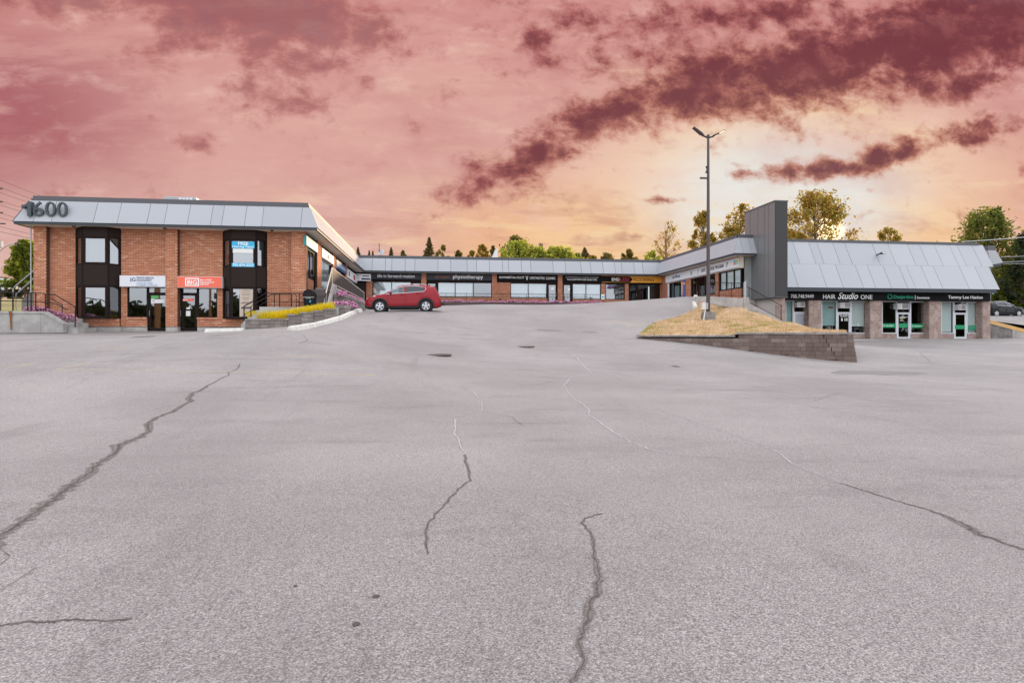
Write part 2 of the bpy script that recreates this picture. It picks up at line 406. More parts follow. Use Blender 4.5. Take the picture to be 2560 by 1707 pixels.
def door(root, fr, a0, a1, z0, z1, fm, pm, n=-0.08, fw=0.09, transom=None, handle='l', hm=None, outer=0.05, om=None, panel=None, label=None):
    """outer frame with optional transom light, a door leaf with its own pane and handle"""
    b = MB(); d0, d1 = n - 0.06, n + 0.05; zt = transom if transom else z1
    b.fbox(fr, a0, a0 + outer, z0, z1, d0, d1); b.fbox(fr, a1 - outer, a1, z0, z1, d0, d1); b.fbox(fr, a0 + outer, a1 - outer, z1 - outer, z1, d0, d1)
    if transom: b.fbox(fr, a0 + outer, a1 - outer, zt, zt + outer, d0, d1)
    f = b.build('door_frame', om or fm, root)
    if transom: MB().fbox(fr, a0 + outer, a1 - outer, zt + outer, z1 - outer, n - 0.008, n).build('transom_pane', pm, f)
    c0, c1 = a0 + outer + 0.006, a1 - outer - 0.006; top = zt - (0.0 if transom else outer) - 0.006; z0 = z0 + 0.012
    l = MB(); e0, e1 = n - 0.03, n + 0.025
    l.fbox(fr, c0, c0 + fw, z0, top, e0, e1); l.fbox(fr, c1 - fw, c1, z0, top, e0, e1); l.fbox(fr, c0 + fw, c1 - fw, z0, z0 + fw * 1.8, e0, e1); l.fbox(fr, c0 + fw, c1 - fw, top - fw, top, e0, e1)
    leaf = l.build('door', fm, root)
    if label: leaf['label'] = label
    MB().fbox(fr, c0 + fw - 0.004, c1 - fw + 0.004, z0 + fw * 1.8 - 0.004, top - fw + 0.004, n - 0.008, n).build('pane' if not panel else 'door_panel', panel or pm, leaf)
    ha = c0 + fw / 2 if handle == 'l' else c1 - fw / 2; hz = z0 + 1.0
    h = MB().tube([fr.at(ha, hz - 0.14, n + 0.025), fr.at(ha, hz - 0.14, n + 0.075), fr.at(ha, hz + 0.14, n + 0.075), fr.at(ha, hz + 0.14, n + 0.025)], 0.012, 6)
    h.build('handle', hm or fm, leaf)
    return leaf

def roof_panels(root, P, seams, m, back, lift=0.02, gap=0.02, name='metal_panel'):
    """P(s, t): point of the sloped face, s along, t 0 at the bottom edge .. 1 at the top; seams: list of s values at bottom and top [(sb, st)...]"""
    c = [P(*seams[0], 0) if False else P(seams[0][0], 0), P(seams[-1][0], 0), P(seams[-1][1], 1), P(seams[0][1], 1)]
    nrm = (c[1] - c[0]).cross(c[3] - c[0]).normalized()
    MB().prism(c, -nrm * 0.06).build('fascia_backing', back, root)
    for i in range(len(seams) - 1):
        (b0, t0), (b1, t1) = seams[i], seams[i + 1]
        g = gap / 2; g0 = 0 if i == 0 else g; g1 = 0 if i == len(seams) - 2 else g
        sg = 1 if b1 > b0 else -1
        q = [P(b0 + sg * g0, 0.0), P(b1 - sg * g1, 0.0), P(t1 - sg * g1, 1.0), P(t0 + sg * g0, 1.0)]
        q = [k + nrm * 0.003 for k in q]
        MB().prism(q, nrm * (lift + random.uniform(0, 0.006))).build(name, m, root)
# ------------------------------------------------------------------ ground: one height field through levels read off the place
CTL = []
def ctl(px, py, D): q = at_d(px, py, D); CTL.append((q.x, q.y, q.z))
for gx in (-45, -25, -8, 8, 25, 45):
    for gy, gz in ((-60, -1.75), (-25, -1.65), (0, -1.6), (7, -1.6), (13, -1.5)):
        CTL.append((gx, gy, gz + (0.02 * (abs(gx) - 8) if gx < 0 and gy == 13 else 0)))
WALL_R, WALL_DIR = at_d(2137, 905, 28.2), None
for px, py in ((2137, 905), (2020, 895), (1900, 881), (1750, 862), (1640, 851), (1590, 847)):
    r = (px - 1280) / F_PX; t_ = (15.97 - r * 28.2) / (0.925 + r * 0.38); ctl(px, py, 28.2 + 0.38 * t_)
for px in (84, 250, 400, 560, 690): q = at_y(px, 829.3, 35.3); CTL.append(tuple(q))
ctl(0, 827, 32.5); ctl(160, 827, 32.5); ctl(-300, 830, 34)
for px, py in ((725, 826.5), (757, 826), (807, 814), (839, 805), (866, 796), (895, 781)): ctl(px, py, 13470 / (1280 - px))
ctl(950, 780.5, 35.7); ctl(1066, 779.5, 35.5); ctl(1100, 779, 36.2); ctl(1010, 781, 34.6)
for px, py, D in ((1100, 766, 55), (1300, 766, 55.5), (1489, 762, 56), (1000, 767, 53), (930, 769, 51), (1572, 755.5, 53), (1660, 751, 51), (1735, 743, 48.5), (1400, 763.5, 55.5)): ctl(px, py, D)
for x_, y_, z_ in ((1, 20, -1.12), (1, 27, -0.55), (3, 36, 0.85), (4, 45, 1.9), (5, 52, 2.6), (8, 58, 2.78), (20, 56, 2.95)): CTL.append((x_, y_, z_))
for px, py, D in ((1592, 846, 32.3), (1629, 811, 37), (1700, 792, 41), (1732, 778, 43.5), (1738, 762, 46)): ctl(px, py, D)
for px in (1985, 2130, 2300, 2475): q = at_y(px, 847.5, 45.2); CTL.append(tuple(q))
ctl(2560, 852, 46); ctl(2560, 905, 27.5); ctl(2800, 850, 46)
for x_, y_, z_ in ((-60, 45, 1.2), (-60, 80, 4.2), (-30, 70, 3.6), (0, 75, 2.95), (30, 75, 2.9), (-90, 60, 3.0)): CTL.append((x_, y_, z_))
CT = np.array(CTL)
def _tps(r2): return np.where(r2 > 1e-9, 0.5 * r2 * np.log(r2 + 1e-12), 0)
_n = len(CT); _A = np.zeros((_n + 3, _n + 3)); _S = 20.0
_xy = CT[:, :2] / _S
_A[:_n, :_n] = _tps(((_xy[:, None] - _xy[None]) ** 2).sum(-1)) + np.eye(_n) * 2e-3
_A[:_n, _n] = 1; _A[:_n, _n + 1:] = _xy; _A[_n, :_n] = 1; _A[_n + 1:, :_n] = _xy.T
_W = np.linalg.solve(_A, np.concatenate([CT[:, 2], np.zeros(3)]))
def H(x, y):
    x, y = np.asarray(x, float), np.asarray(y, float); s = x.shape; q = np.stack([x.ravel(), y.ravel()], 1) / _S
    z = _tps(((q[:, None] - _xy[None]) ** 2).sum(-1)) @ _W[:_n] + _W[_n] + q @ _W[_n + 1:]
    z = z.reshape(s)
    far = np.clip((np.maximum(np.abs(x) - 55, np.maximum(-y - 30, y - 85)) / 60), 0, 1)
    zf = np.where(y > 30, 4.6, np.where(y < 0, -1.7, -1.7 + y * 0.21))
    return np.where(far > 0, z * (1 - far) + zf * far, np.clip(z, -2.2, 5.2))
def h(x, y): return float(H(np.array([x]), np.array([y]))[0])
_DS = np.concatenate([np.linspace(2.2, 12, 160), np.linspace(12.1, 75, 420)])
def gp(px, py, up=0.0):                              # where the sight line through a photo point meets the tarmac
    a, b, c = ray(px, py); g = H(a * _DS, b * _DS); k = np.argmax(c * _DS < g)
    if k == 0: k = len(_DS) - 1
    d0, d1 = _DS[k - 1], _DS[k]; f0, f1 = c * d0 - g[k - 1], c * d1 - g[k]
    D = d0 + (d1 - d0) * f0 / (f0 - f1) if f0 != f1 else d1
    return Vector((a * D, b * D, h(a * D, b * D) + up))

def grid_mesh(name, xs, ys, m, dz=0.0):
    X, Y = np.meshgrid(xs, ys); Z = H(X, Y) + dz; V = np.stack([X.ravel(), Y.ravel(), Z.ravel()], 1)
    nx = len(xs); i = np.arange((len(ys) - 1) * nx).reshape(-1, nx)[:, :-1].ravel()
    o = np_mesh(name, V, np.stack([i, i + 1, i + nx + 1, i + nx], 1), m)
    o.data.polygons.foreach_set('use_smooth', [True] * len(o.data.polygons)); return o

def asphalt_mat():
    m = bpy.data.materials.new('weathered_asphalt'); m.use_nodes = True; t = NT(m.node_tree); p = t.n['Principled BSDF']; pos = t.geo('Position')
    big = t.noise(pos, 0.22, 5, 0.6); mid = t.noise(t.scale(pos, 0.5, 1.6, 1), 0.9, 5, 0.6); grain = t.noise(pos, 78, 4, 0.78); fine = t.noise(pos, 230, 2, 0.6)
    cell = t.voro(pos, 130, 'F1', 1); stone = t.sep(cell)[0]
    c = t.mix(t.ss(big, 0.3, 0.7), ASPH_A, ASPH_B)
    c = t.mix(t.ss(mid, 0.52, 0.72, 0, 0.5), c, ASPH_C)
    c = t.mix(t.ss(t.noise(t.scale(pos, 1.0, 0.16, 1), 1.1, 5, 0.65, 0.4), 0.56, 0.72, 0, 0.4), c, ASPH_C)
    c = t.mix(1.0, c, t.mix(t.ss(stone, 0.0, 1.0, lin_=True), (0.54, 0.53, 0.535), (1.46, 1.46, 1.45)), 'MULTIPLY')
    c = t.mix(1.0, c, t.mix(t.ss(grain, 0.3, 0.7), (0.48, 0.46, 0.46), (1.42, 1.42, 1.42)), 'MULTIPLY')
    c = t.mix(t.ss(t.noise(pos, 30, 3, 0.6), 0.66, 0.70, 0, 0.75), c, (0.07, 0.062, 0.06))
    c = t.mix(t.ss(t.noise(pos, 1.9, 3, 0.5), 0.69, 0.76, 0, 0.35), c, (0.13, 0.12, 0.12))
    t.put(p.inputs['Base Color'], c); p.inputs['Roughness'].default_value = 0.62; p.inputs['Specular IOR Level'].default_value = 0.5
    b = t.n.new('ShaderNodeBump'); b.inputs['Strength'].default_value = 0.55; b.inputs['Distance'].default_value = 0.006
    t.put(b.inputs['Height'], t.add(grain, t.mul(stone, 0.7))); t.l.new(b.outputs[0], p.inputs['Normal'])
    return m
ASPH_A, ASPH_B, ASPH_C = (0.238, 0.216, 0.206), (0.312, 0.284, 0.271), (0.175, 0.156, 0.149)
M_ASPH = asphalt_mat()
M_FIELD = mat('dry_field', (0.30, 0.22, 0.09), 0.95, 0.35, 0.35, col2=(0.20, 0.19, 0.06))
xs = np.concatenate([np.linspace(-900, -80, 18), np.linspace(-76, 88, 60), np.linspace(100, 900, 18)])
ys = np.concatenate([np.linspace(-900, -70, 16), np.linspace(-66, 110, 60), np.linspace(125, 1500, 20)])
tag(grid_mesh('ground', xs, ys, M_FIELD, -0.06), kind='structure')
lot = tag(grid_mesh('parking_lot', np.linspace(-24, 62, 150), np.linspace(-40, 62, 190), M_ASPH), kind='structure')
ORG[lot.name] = Vector((0, 0, 0))

# ---- cracks, patches and paint, laid as thin sheets on the tarmac
def crack_mat(key, c, lo, hi):
    m = bpy.data.materials.new(key); m.use_nodes = True; t = NT(m.node_tree); p = t.n['Principled BSDF']; pos = t.geo('Position')
    n = t.noise(pos, 26, 4, 0.7)
    t.put(p.inputs['Base Color'], t.mix(t.ss(n, 0.35, 0.65), c, tuple(k * 1.7 for k in c))); p.inputs['Roughness'].default_value = 0.95
    uvn = t.coord('UV'); e = t.sep(uvn)[0]; a = t.ss(t.add(t.m('ABSOLUTE', t.sub(e, 0.5)), t.mul(t.sub(t.noise(pos, 14, 5, 0.75), 0.5), 0.75)), lo, hi, 1, 0)
    t.put(p.inputs['Alpha'], a); return m
M_CRACK = crack_mat('crack_core_shade', (0.068, 0.053, 0.047), 0.12, 0.58)  # dark core colour stands in for the shade down inside a crack
M_WORN = crack_mat('worn_crack_edge', (0.125, 0.105, 0.096), 0.05, 0.62)
M_CRACKL = crack_mat('crack_filler', (0.27, 0.25, 0.245), 0.0, 0.6)
def ribbon(pts, widths, m, name='crack', up=0.004, jit=1.0, sub=None, core=True):
    def px2m(p): return max(2.0, p.x * SY + p.y * CY) / F_PX
    Q, R = [], []
    for i in range(len(pts) - 1):
        (x0, y0), (x1, y1) = pts[i], pts[i + 1]; n = sub or max(2, int(math.hypot(x1 - x0, y1 - y0) / 8))
        for k in range(n):
            f = k / n; w = widths[i] * (1 - f) + widths[i + 1] * f; p = gp(x0 + (x1 - x0) * f, y0 + (y1 - y0) * f); c = px2m(p)
            Q.append(p + Vector((random.gauss(0, 1), random.gauss(0, 1.4), 0)) * c * jit * (1.2 + 0.16 * w)); R.append(w * c)
    Q.append(gp(*pts[-1])); R.append(widths[-1] * px2m(Q[-1]))
    def strip(scale, m, up, floor):
        V, Fq = [], []
        for i, q in enumerate(Q):
            d = (Q[min(i + 1, len(Q) - 1)] - Q[max(i - 1, 0)]); d.z = 0
            if d.length < 1e-6: d = Vector((1, 0, 0))
            d.normalize(); s = Vector((-d.y, d.x, 0)); wd = max(floor, R[i] * scale)
            for sg in (-1, 1):
                e = q + s * sg * wd * random.uniform(0.55, 1.35); V.append((e.x, e.y, h(e.x, e.y) + up))
            if i: k = 2 * i; Fq.append((k - 2, k - 1, k + 1, k))
        ob = link_mesh(name, V, Fq, m, lot); uv = ob.data.uv_layers.new(name='uv')
        for lp in ob.data.loops: uv.data[lp.index].uv = (float(lp.vertex_index % 2), 0.5)
    if m is M_CRACK and core:
        if max(widths) > 3.5: strip(1.0, M_WORN, up, 0.008)
        strip(0.22 if max(widths) > 3.5 else 0.42, M_CRACK, up + 0.003, 0.004)
    else: strip(1.0, m, up, 0.006)
Lz = lambda p: [(x / 1.768, 820 + y / 1.768) for x, y in p]
Rz = lambda p: [(1280 + x / 1.768, 820 + y / 1.768) for x, y in p]
ribbon([(-40, 1395)] + Lz([(0, 920), (110, 850), (225, 765), (330, 690), (390, 640), (440, 595), (500, 560), (530, 515), (600, 490), (650, 460), (650, 425), (690, 395), (750, 375), (790, 355), (830, 325), (850, 295), (920, 255), (970, 225), (1010, 208), (1005, 195), (1050, 180), (1060, 160)]),
       [22, 20, 20, 21, 20, 16, 12, 14, 18, 12, 12, 13, 8, 10, 7, 10, 7, 5, 3, 3, 2, 2, 2], M_CRACK)
ribbon(Lz([(1890, 1000), (1885, 960), (1885, 900), (1890, 865), (1920, 825), (1960, 790), (1995, 745), (2040, 700), (2075, 675), (2065, 620), (2055, 560)]), [3, 4, 5, 4, 4, 4, 4, 4, 4, 5, 4], M_CRACK)
ribbon(Lz([(2055, 560), (2030, 510), (2010, 460), (2010, 395), (2070, 380), (2130, 365), (2130, 320), (2090, 280), (2040, 260)]), [5, 5, 5, 4, 4, 4, 4, 4, 3], M_CRACKL)
ribbon(Lz([(2130, 370), (2200, 383), (2263, 395), (2310, 430)]), [2.5, 2, 2, 2], M_CRACK)
ribbon(Rz([(262, 1575), (320, 1470), (300, 1380), (330, 1300), (345, 1220), (385, 1130), (375, 1060), (365, 990), (355, 920), (310, 860), (320, 840), (400, 820)]), [9, 9, 12, 16, 15, 13, 9, 7, 6, 4, 3, 2], M_CRACK)
ribbon(Rz([(240, 110), (290, 135), (320, 175), (350, 195), (330, 210), (250, 225), (225, 255), (260, 300), (330, 350), (350, 390), (440, 455), (540, 510), (640, 545), (750, 565)]), [4] * 9 + [6] * 5, M_CRACKL)
ribbon(Rz([(750, 565), (900, 575), (1050, 590), (1180, 590)]), [3, 2, 2, 2], M_CRACK)
ribbon(Rz([(600, 340), (700, 380), (860, 435), (1000, 480), (1120, 525), (1190, 555), (1220, 590), (1320, 635), (1450, 685)]), [3, 3, 3, 3, 4, 4, 5, 4, 4], M_CRACKL)
ribbon(Rz([(1450, 685), (1560, 720), (1700, 765), (1830, 800), (1930, 835), (2000, 870), (2080, 915), (2160, 945), (2263, 980), (2330, 1000)]), [2, 3, 3, 5, 9, 14, 12, 8, 7, 7], M_CRACK)
ribbon([(-30, 1567)] + Lz([(0, 1315), (100, 1302), (240, 1297), (300, 1290), (480, 1295), (580, 1285)]), [5, 5, 5, 5, 4, 4, 2], M_CRACK)
for pts in (Lz([(940, 268), (1100, 265), (1300, 258), (1440, 245), (1510, 238), (1600, 245)]), Rz([(870, 205), (1000, 215), (1150, 240), (1350, 262), (1460, 275)]), Rz([(1330, 325), (1400, 300), (1460, 285)]), Lz([(0, 72), (300, 58), (600, 38), (700, 33)]),
            Lz([(550, 100), (680, 92), (750, 72), (830, 62), (900, 45), (970, 32)]), Lz([(1320, 72), (1360, 55), (1340, 30)]), Rz([(0, 260), (120, 250), (220, 225)]), Rz([(0, 420), (180, 424), (360, 425)]), Rz([(1330, 345), (1500, 380), (1750, 425), (1950, 490), (2200, 525)]),
            Lz([(420, 150), (900, 138), (1300, 140), (1600, 150)]), Lz([(1830, 32), (1950, 45), (2100, 48), (2263, 55)]), Lz([(0, 140), (320, 128), (650, 112)]), Rz([(1800, 110), (1850, 150), (2000, 165), (2263, 175)]), Lz([(0, 975), (45, 1010), (0, 1050)]), Lz([(0, 1165), (60, 1125), (160, 1060)])):
    ribbon(pts, [1.8] * len(pts), M_CRACK, jit=0.7)
def patch(px, py, wx, wy, m, name='patch', up=0.005, k=18, jit=0.25, parent=lot, label=None):
    c = gp(px, py); e = gp(px + wx, py); f = gp(px, py - wy); g = gp(px, py + wy); rx = (e - c).length; ry = (f - g).length / 2
    V = [(c.x, c.y, h(c.x, c.y) + up)]
    for i in range(k):
        a = 2 * math.pi * i / k; s = 1 + random.uniform(-jit, jit); x, y = c.x + rx * s * math.cos(a), c.y + ry * s * math.sin(a); V.append((x, y, h(x, y) + up))
    return link_mesh(name, V, [(0, i + 1, (i + 1) % k + 1) for i in range(k)], m, parent)
M_SPOT = mat('tar_patch', (0.19, 0.172, 0.165), 0.9, 0.3, 8); M_OIL = mat('oil_spot', (0.07, 0.058, 0.05), 0.8, 0.3, 20)
M_IRON = mat('rusty_iron', (0.15, 0.12, 0.105), 0.7, 0.3, 15, bump=0.3)
for px, py, wx, wy in ((1370, 826, 32, 3), (1475, 830, 18, 2), (939, 1490.5, 9, 4), (890, 1560, 9, 5), (738, 1465, 5, 2), (1690, 916, 9, 1.6)): patch(px, py, wx, wy, M_SPOT if py < 900 else M_OIL)
patch(2190, 932, 110, 4, M_SPOT); patch(362, 841.5, 18, 0.8, M_OIL)
def lid(px, py, wx, label):
    c = gp(px, py); e = gp(px + wx, py); r = (e - c).length; t_ = thing('manhole_cover', label, 'manhole cover', (c.x, c.y, c.z), 'manhole covers in the car park')
    MB().disc((c.x, c.y, c.z - 0.03), (0, 0, 1), r * 0.88, r, 0.05, 24).build('rim', M_IRON, t_)
    b = MB().disc((c.x, c.y, c.z - 0.03), (0, 0, 1), 0.0, r * 0.87, 0.04, 24)
    for i in range(-3, 4): b.box(c.x - r * 0.7, c.x + r * 0.7, c.y + i * r * 0.2 - 0.015, c.y + i * r * 0.2 + 0.015, c.z + 0.008, c.z + 0.02)
    b.build('lid', M_IRON, t_)
lid(1092, 886, 26, 'rusty round manhole cover nearer the camera, left of the other one')
lid(1315, 866, 20, 'smaller-looking rusty manhole cover further up the ramp towards the shops')
M_YEL = crack_mat('faded_yellow_paint', (0.50, 0.36, 0.17), 0.35, 0.6)
for p, q, w in (((858, 936.5), (941, 938), 1.6), ((700, 828), (560, 842), 1.0), ((942, 893), (980, 893.5), 1.0), ((140, 924), (225, 907), 1.4), ((10, 921), (90, 907), 1.4), ((258, 877), (310, 868), 1.2), ((180, 921), (560, 930), 0.7), ((560, 930), (860, 936), 0.6), ((690, 890), (910, 893), 0.7), ((1530, 803), (1580, 812), 1.0), ((1560, 816), (1620, 809), 1.0), ((1500, 805), (1600, 801), 0.7)):
    ribbon([p, q], [w, w], M_YEL, 'painted_line', 0.005, 0.0, 4, False)

# ------------------------------------------------------------------ shared materials
M_BRICK = brick_mat('red_brick', (0.47, 0.185, 0.105), (0.58, 0.275, 0.165), (0.70, 0.47, 0.36))
M_MORT = mat('mortar', (0.10, 0.048, 0.032), 0.95, 0.15, 6)
M_BRICK2 = brick_mat('brown_brick', (0.40, 0.155, 0.092), (0.49, 0.22, 0.135), (0.55, 0.35, 0.26))
M_PANEL = mat('pale_metal_panel', (0.335, 0.345, 0.37), 0.42, 0.05, 1.6, per=0.05, metal=0.0, spec=0.6, streak=(7, 7, 0.4))
M_SEAM = mat('dark_joint', (0.035, 0.037, 0.042), 0.7)
M_CAP = mat('grey_metal_cap', (0.085, 0.085, 0.095), 0.55, 0.15, 4)
M_TRIM = mat('slate_trim', (0.055, 0.062, 0.072), 0.55, 0.12, 5, spec=0.25)
M_SOFF = mat('beige_soffit', (0.64, 0.56, 0.48), 0.8, 0.10, 3)
M_BRONZE = mat('dark_bronze_frame', (0.018, 0.011, 0.010), 0.6, 0.2, 6, spec=0.08)
M_SPAN = mat('brown_spandrel', (0.030, 0.021, 0.019), 0.75, 0.3, 3, spec=0.08, streak=(9, 9, 0.6))
M_CONC = mat('grey_concrete', (0.40, 0.38, 0.36), 0.9, 0.22, 1.3, bump=0.3, col2=(0.30, 0.28, 0.27))
M_CONCD = mat('dark_concrete', (0.22, 0.20, 0.19), 0.9, 0.25, 1.6, bump=0.3, col2=(0.13, 0.115, 0.105))
M_KERB = mat('white_kerb_paint', (0.66, 0.63, 0.58), 0.8, 0.12, 3, bump=0.2, col2=(0.52, 0.49, 0.45))
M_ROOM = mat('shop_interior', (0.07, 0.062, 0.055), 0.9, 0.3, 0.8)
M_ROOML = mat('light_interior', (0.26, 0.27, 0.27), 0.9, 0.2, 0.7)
M_BLIND = mat('pale_teal_blind', (0.42, 0.55, 0.56), 0.8, 0.05, 2)
M_BLINDW = mat('white_blind', (0.76, 0.79, 0.80), 0.8, 0.05, 2)
M_RAIL = mat('dark_rail_paint', (0.022, 0.016, 0.016), 0.6, 0.2, 8, spec=0.2)
M_GALV = mat('galvanised_steel', (0.36, 0.36, 0.38), 0.4, 0.15, 6, metal=0.4)
M_WHITE = mat('white_letter', (0.90, 0.90, 0.90), 0.6)
M_BLACK = mat('black_sign_face', (0.006, 0.006, 0.007), 0.6, spec=0.1)
M_GREYSIGN = mat('charcoal_sign_face', (0.040, 0.042, 0.050), 0.6, spec=0.15)
M_WSIGN = mat('white_sign_face', (0.66, 0.67, 0.70), 0.5, 0.03, 2)
M_NAVY = mat('navy_ink', (0.02, 0.05, 0.16), 0.6); M_BLUEG = mat('pale_blue_ink', (0.28, 0.38, 0.55), 0.6)
M_ORANGE = mat('coral_sign_face', (0.80, 0.14, 0.075), 0.5); M_AMBER = mat('amber_sign_face', (0.78, 0.34, 0.035), 0.5)
M_RED = mat('red_letter', (0.42, 0.03, 0.035), 0.5); M_ORLET = mat('rust_letter', (0.30, 0.085, 0.045), 0.6)
M_GREEN = mat('green_band', (0.0, 0.26, 0.10), 0.5); M_GRLET = mat('green_letter', (0.0, 0.33, 0.19), 0.5)
M_SKYBL = mat('sky_blue_print', (0.02, 0.42, 0.68), 0.5); M_PAPER = mat('paper_white', (0.74, 0.74, 0.72), 0.8)
M_WFRAME = mat('white_aluminium', (0.62, 0.63, 0.66), 0.4, 0.05, 4)
G_SKY = glass('mirror_tint_glass', 0.26, (0.5, 0.53, 0.55), 0.02)
G_MID = glass('shop_glass', 0.20, (0.7, 0.75, 0.75), 0.02)
G_ROW = glass('row_shop_glass', 0.23, (0.78, 0.82, 0.83), 0.02)
G_CLEAR = glass('clear_glass', 0.06, (0.85, 0.88, 0.87), 0.02)
G_DARK = glass('dark_glass', 0.06, (0.30, 0.29, 0.28), 0.02)

class PFrame(Frame):                                 # upright facade plane through two plan points, seen with p on the left
    def __init__(s, p, q):
        s.kind = 'plan'; s.o = Vector((p[0], p[1], 0)); s.u = (Vector((q[0], q[1], 0)) - s.o); s.len = s.u.length; s.u.normalize(); s.n = Vector((s.u.y, -s.u.x, 0))

def interior(root, x0, x1, y0, y1, z0, z1, open_side, m=M_ROOM):
    v = [(x0, y0, z0), (x1, y0, z0), (x1, y1, z0), (x0, y1, z0), (x0, y0, z1), (x1, y0, z1), (x1, y1, z1), (x0, y1, z1)]
    f = {'b': (0, 1, 2, 3), 't': (4, 5, 6, 7), 'front': (0, 1, 5, 4), 'right': (1, 2, 6, 5), 'back': (2, 3, 7, 6), 'left': (3, 0, 4, 7)}
    MB().add(v, [q for k, q in f.items() if k != open_side]).build('interior', m, root)
# ------------------------------------------------------------------ left: two-storey brick corner block with its shop wing
X0, XL, XR, Y1, Y2, Y3, ZB, ZT, DI = -22.0, -6.5, 21.76, 34.87, 57.6, 42.4, 5.94, 7.42, 0.62
YP = 35.6
FL = Frame('front', YP)
NB = -0.3                                            # recessed wall panels between the pillars
left = thing('brick_block', 'two-storey orange brick corner block with 1600 on its pale metal fascia', 'building', (-14.3, YP, 0.12))
bl = Bricks()
A = FL.a
ZS = 5.83                                            # soffit
cuts = dict(pl=(84, 116), pc=(413, 443), pr=(727, 763))
zf, zb = 0.42, 0.12                                  # top of foundation, ground
aL0, aL1 = A(84, 0), A(116, 0)
XW = -7.25                                           # the wing's wall plane, facing the car park
bl.rect(FL, aL0, aL1, zf, ZS, 0.6)
bl.rect(FL, A(414, 0), A(444, 0), zf, ZS, 0.6)
bl.rect(FL, A(728, 0), XW - 0.03, zf, ZS, 0.6)
bl.rect(FL, aL1, A(190, NB), zf, ZS, 0.25, NB)
bl.rect(FL, A(302, NB), A(414, 0), 2.72, ZS, 0.25, NB)
bl.rect(FL, A(302, NB), A(318, NB), zf, 2.72, 0.25, NB)
bl.rect(FL, A(318, NB), A(368, NB), zf, 0.84, 0.25, NB)
bl.rect(FL, A(444, 0), A(558, NB), 2.72, ZS, 0.25, NB)
bl.rect(FL, A(543, NB), A(558, NB), zf, 2.72, 0.25, NB)
bl.rect(FL, A(493, NB), A(543, NB), zf, 0.84, 0.25, NB)
bl.rect(FL, A(667, NB), A(728, 0), zf, ZS, 0.25, NB)
for q0, q1 in ((190, 302), (558, 667)):
    bl.rect(FL, A(q0, NB), A(q1, NB), zf, 0.70, 0.25, NB + 0.1); bl.soldier(FL, A(q0, NB) - 0.02, A(q1, NB) + 0.02, 0.70, 0.86, NB + 0.16)
bl.soldier(FL, A(318, NB), A(368, NB), 0.84, 0.95, NB + 0.06); bl.soldier(FL, A(493, NB), A(543, NB), 0.84, 0.95, NB + 0.06)
# wing wall facing the car park
WL = Frame('right', XW)
wz = lambda px, py: WL.px(px, py)[1]
yb = [WL.a(p) for p in (763, 789, 802, 829, 838, 861, 866, 878)]
zup = 2.55
bl.rect(WL, YP, yb[0] + 0.35, zf, ZS, 0.3); 
bl.rect(WL, yb[0] + 0.35, yb[1], 1.2, 3.30, 0.25, -0.12)
bl.rect(WL, yb[1] + 0.55, yb[2] + 0.3, 1.5, ZS, 0.3)
bl.rect(WL, yb[2] + 0.3, yb[3], 2.3, 3.05, 0.25, -0.12)
bl.rect(WL, yb[3] + 0.6, yb[4] + 0.4, 2.3, ZS, 0.3)
bl.rect(WL, yb[4] + 0.4, yb[5], 2.4, 3.2, 0.25, -0.12)
bl.rect(WL, yb[5] + 0.6, yb[6] + 0.4, 2.4, ZS, 0.3)
bl.rect(WL, yb[6] + 0.4, 58.2, 2.4, 3.3, 0.25, -0.12)
bl.build(left, M_BRICK, M_MORT)
f = MB()
for q0, q1, n in ((84, 116, 0.02), (414, 444, 0.02), (728, 762, 0.02), (116, 190, NB + 0.02), (190, 302, NB + 0.13), (302, 368, NB + 0.02), (493, 558, NB + 0.02), (558, 667, NB + 0.13), (667, 728, NB + 0.02)):
    f.fbox(FL, A(q0, n) + 0.004, A(q1, n) - 0.004, -0.6, zf - 0.012, NB - 0.25, n)
f.fbox(WL, YP + 0.01, 58.2, -0.6, zf - 0.012, -0.3, 0.02); f.build('foundation', M_CONC, left)
# bays
def bay(px4, side_p):
    nf = 0.25
    P = [FL.at(A(px4[0], NB), 0, NB), FL.at(A(px4[1], nf), 0, nf), FL.at(A(px4[2], nf), 0, nf), FL.at(A(px4[3], NB), 0, NB)]
    root = left
    MB().prism([(p.x, p.y, ZS - 0.06) for p in P], (0, 0, 0.06)).build('bay_top', M_BRONZE, root)
    for i in range(3):
        fr = PFrame((P[i].x, P[i].y), (P[i + 1].x, P[i + 1].y)); L = fr.len
        for z0, z1 in ((5.32, ZS - 0.062), (2.66, 3.78)):
            MB().fbox(fr, 0.012, L - 0.012, z0, z1, -0.06, 0.0).build('spandrel_panel', M_SPAN, root)
        MB().fbox(fr, -0.02, 0.05, 0.87, ZS - 0.07, -0.07, 0.02).build('bay_post', M_BRONZE, root)
        if i == 2: MB().fbox(fr, L - 0.05, L + 0.02, 0.87, ZS - 0.07, -0.07, 0.02).build('bay_post', M_BRONZE, root)
        fw = 0.07 if i != 1 else 0.12
        window(root, fr, 0.03, L - 0.03, 3.79, 5.31, (), M_BRONZE, G_SKY, -0.03, fw)
        window(root, fr, 0.03, L - 0.03, 0.87, 2.65, (), M_BRONZE, G_SKY if i == 1 else G_DARK, -0.03, fw)
    return P
B1 = bay((190, 205, 270, 302), 0); B2 = bay((558, 575, 640, 667), 1)
M_BLINDG = mat('grey_blind', (0.34, 0.38, 0.42), 0.85, 0.05, 2); M_CREAMB = mat('cream_blind', (0.72, 0.70, 0.66), 0.85, 0.04, 2)
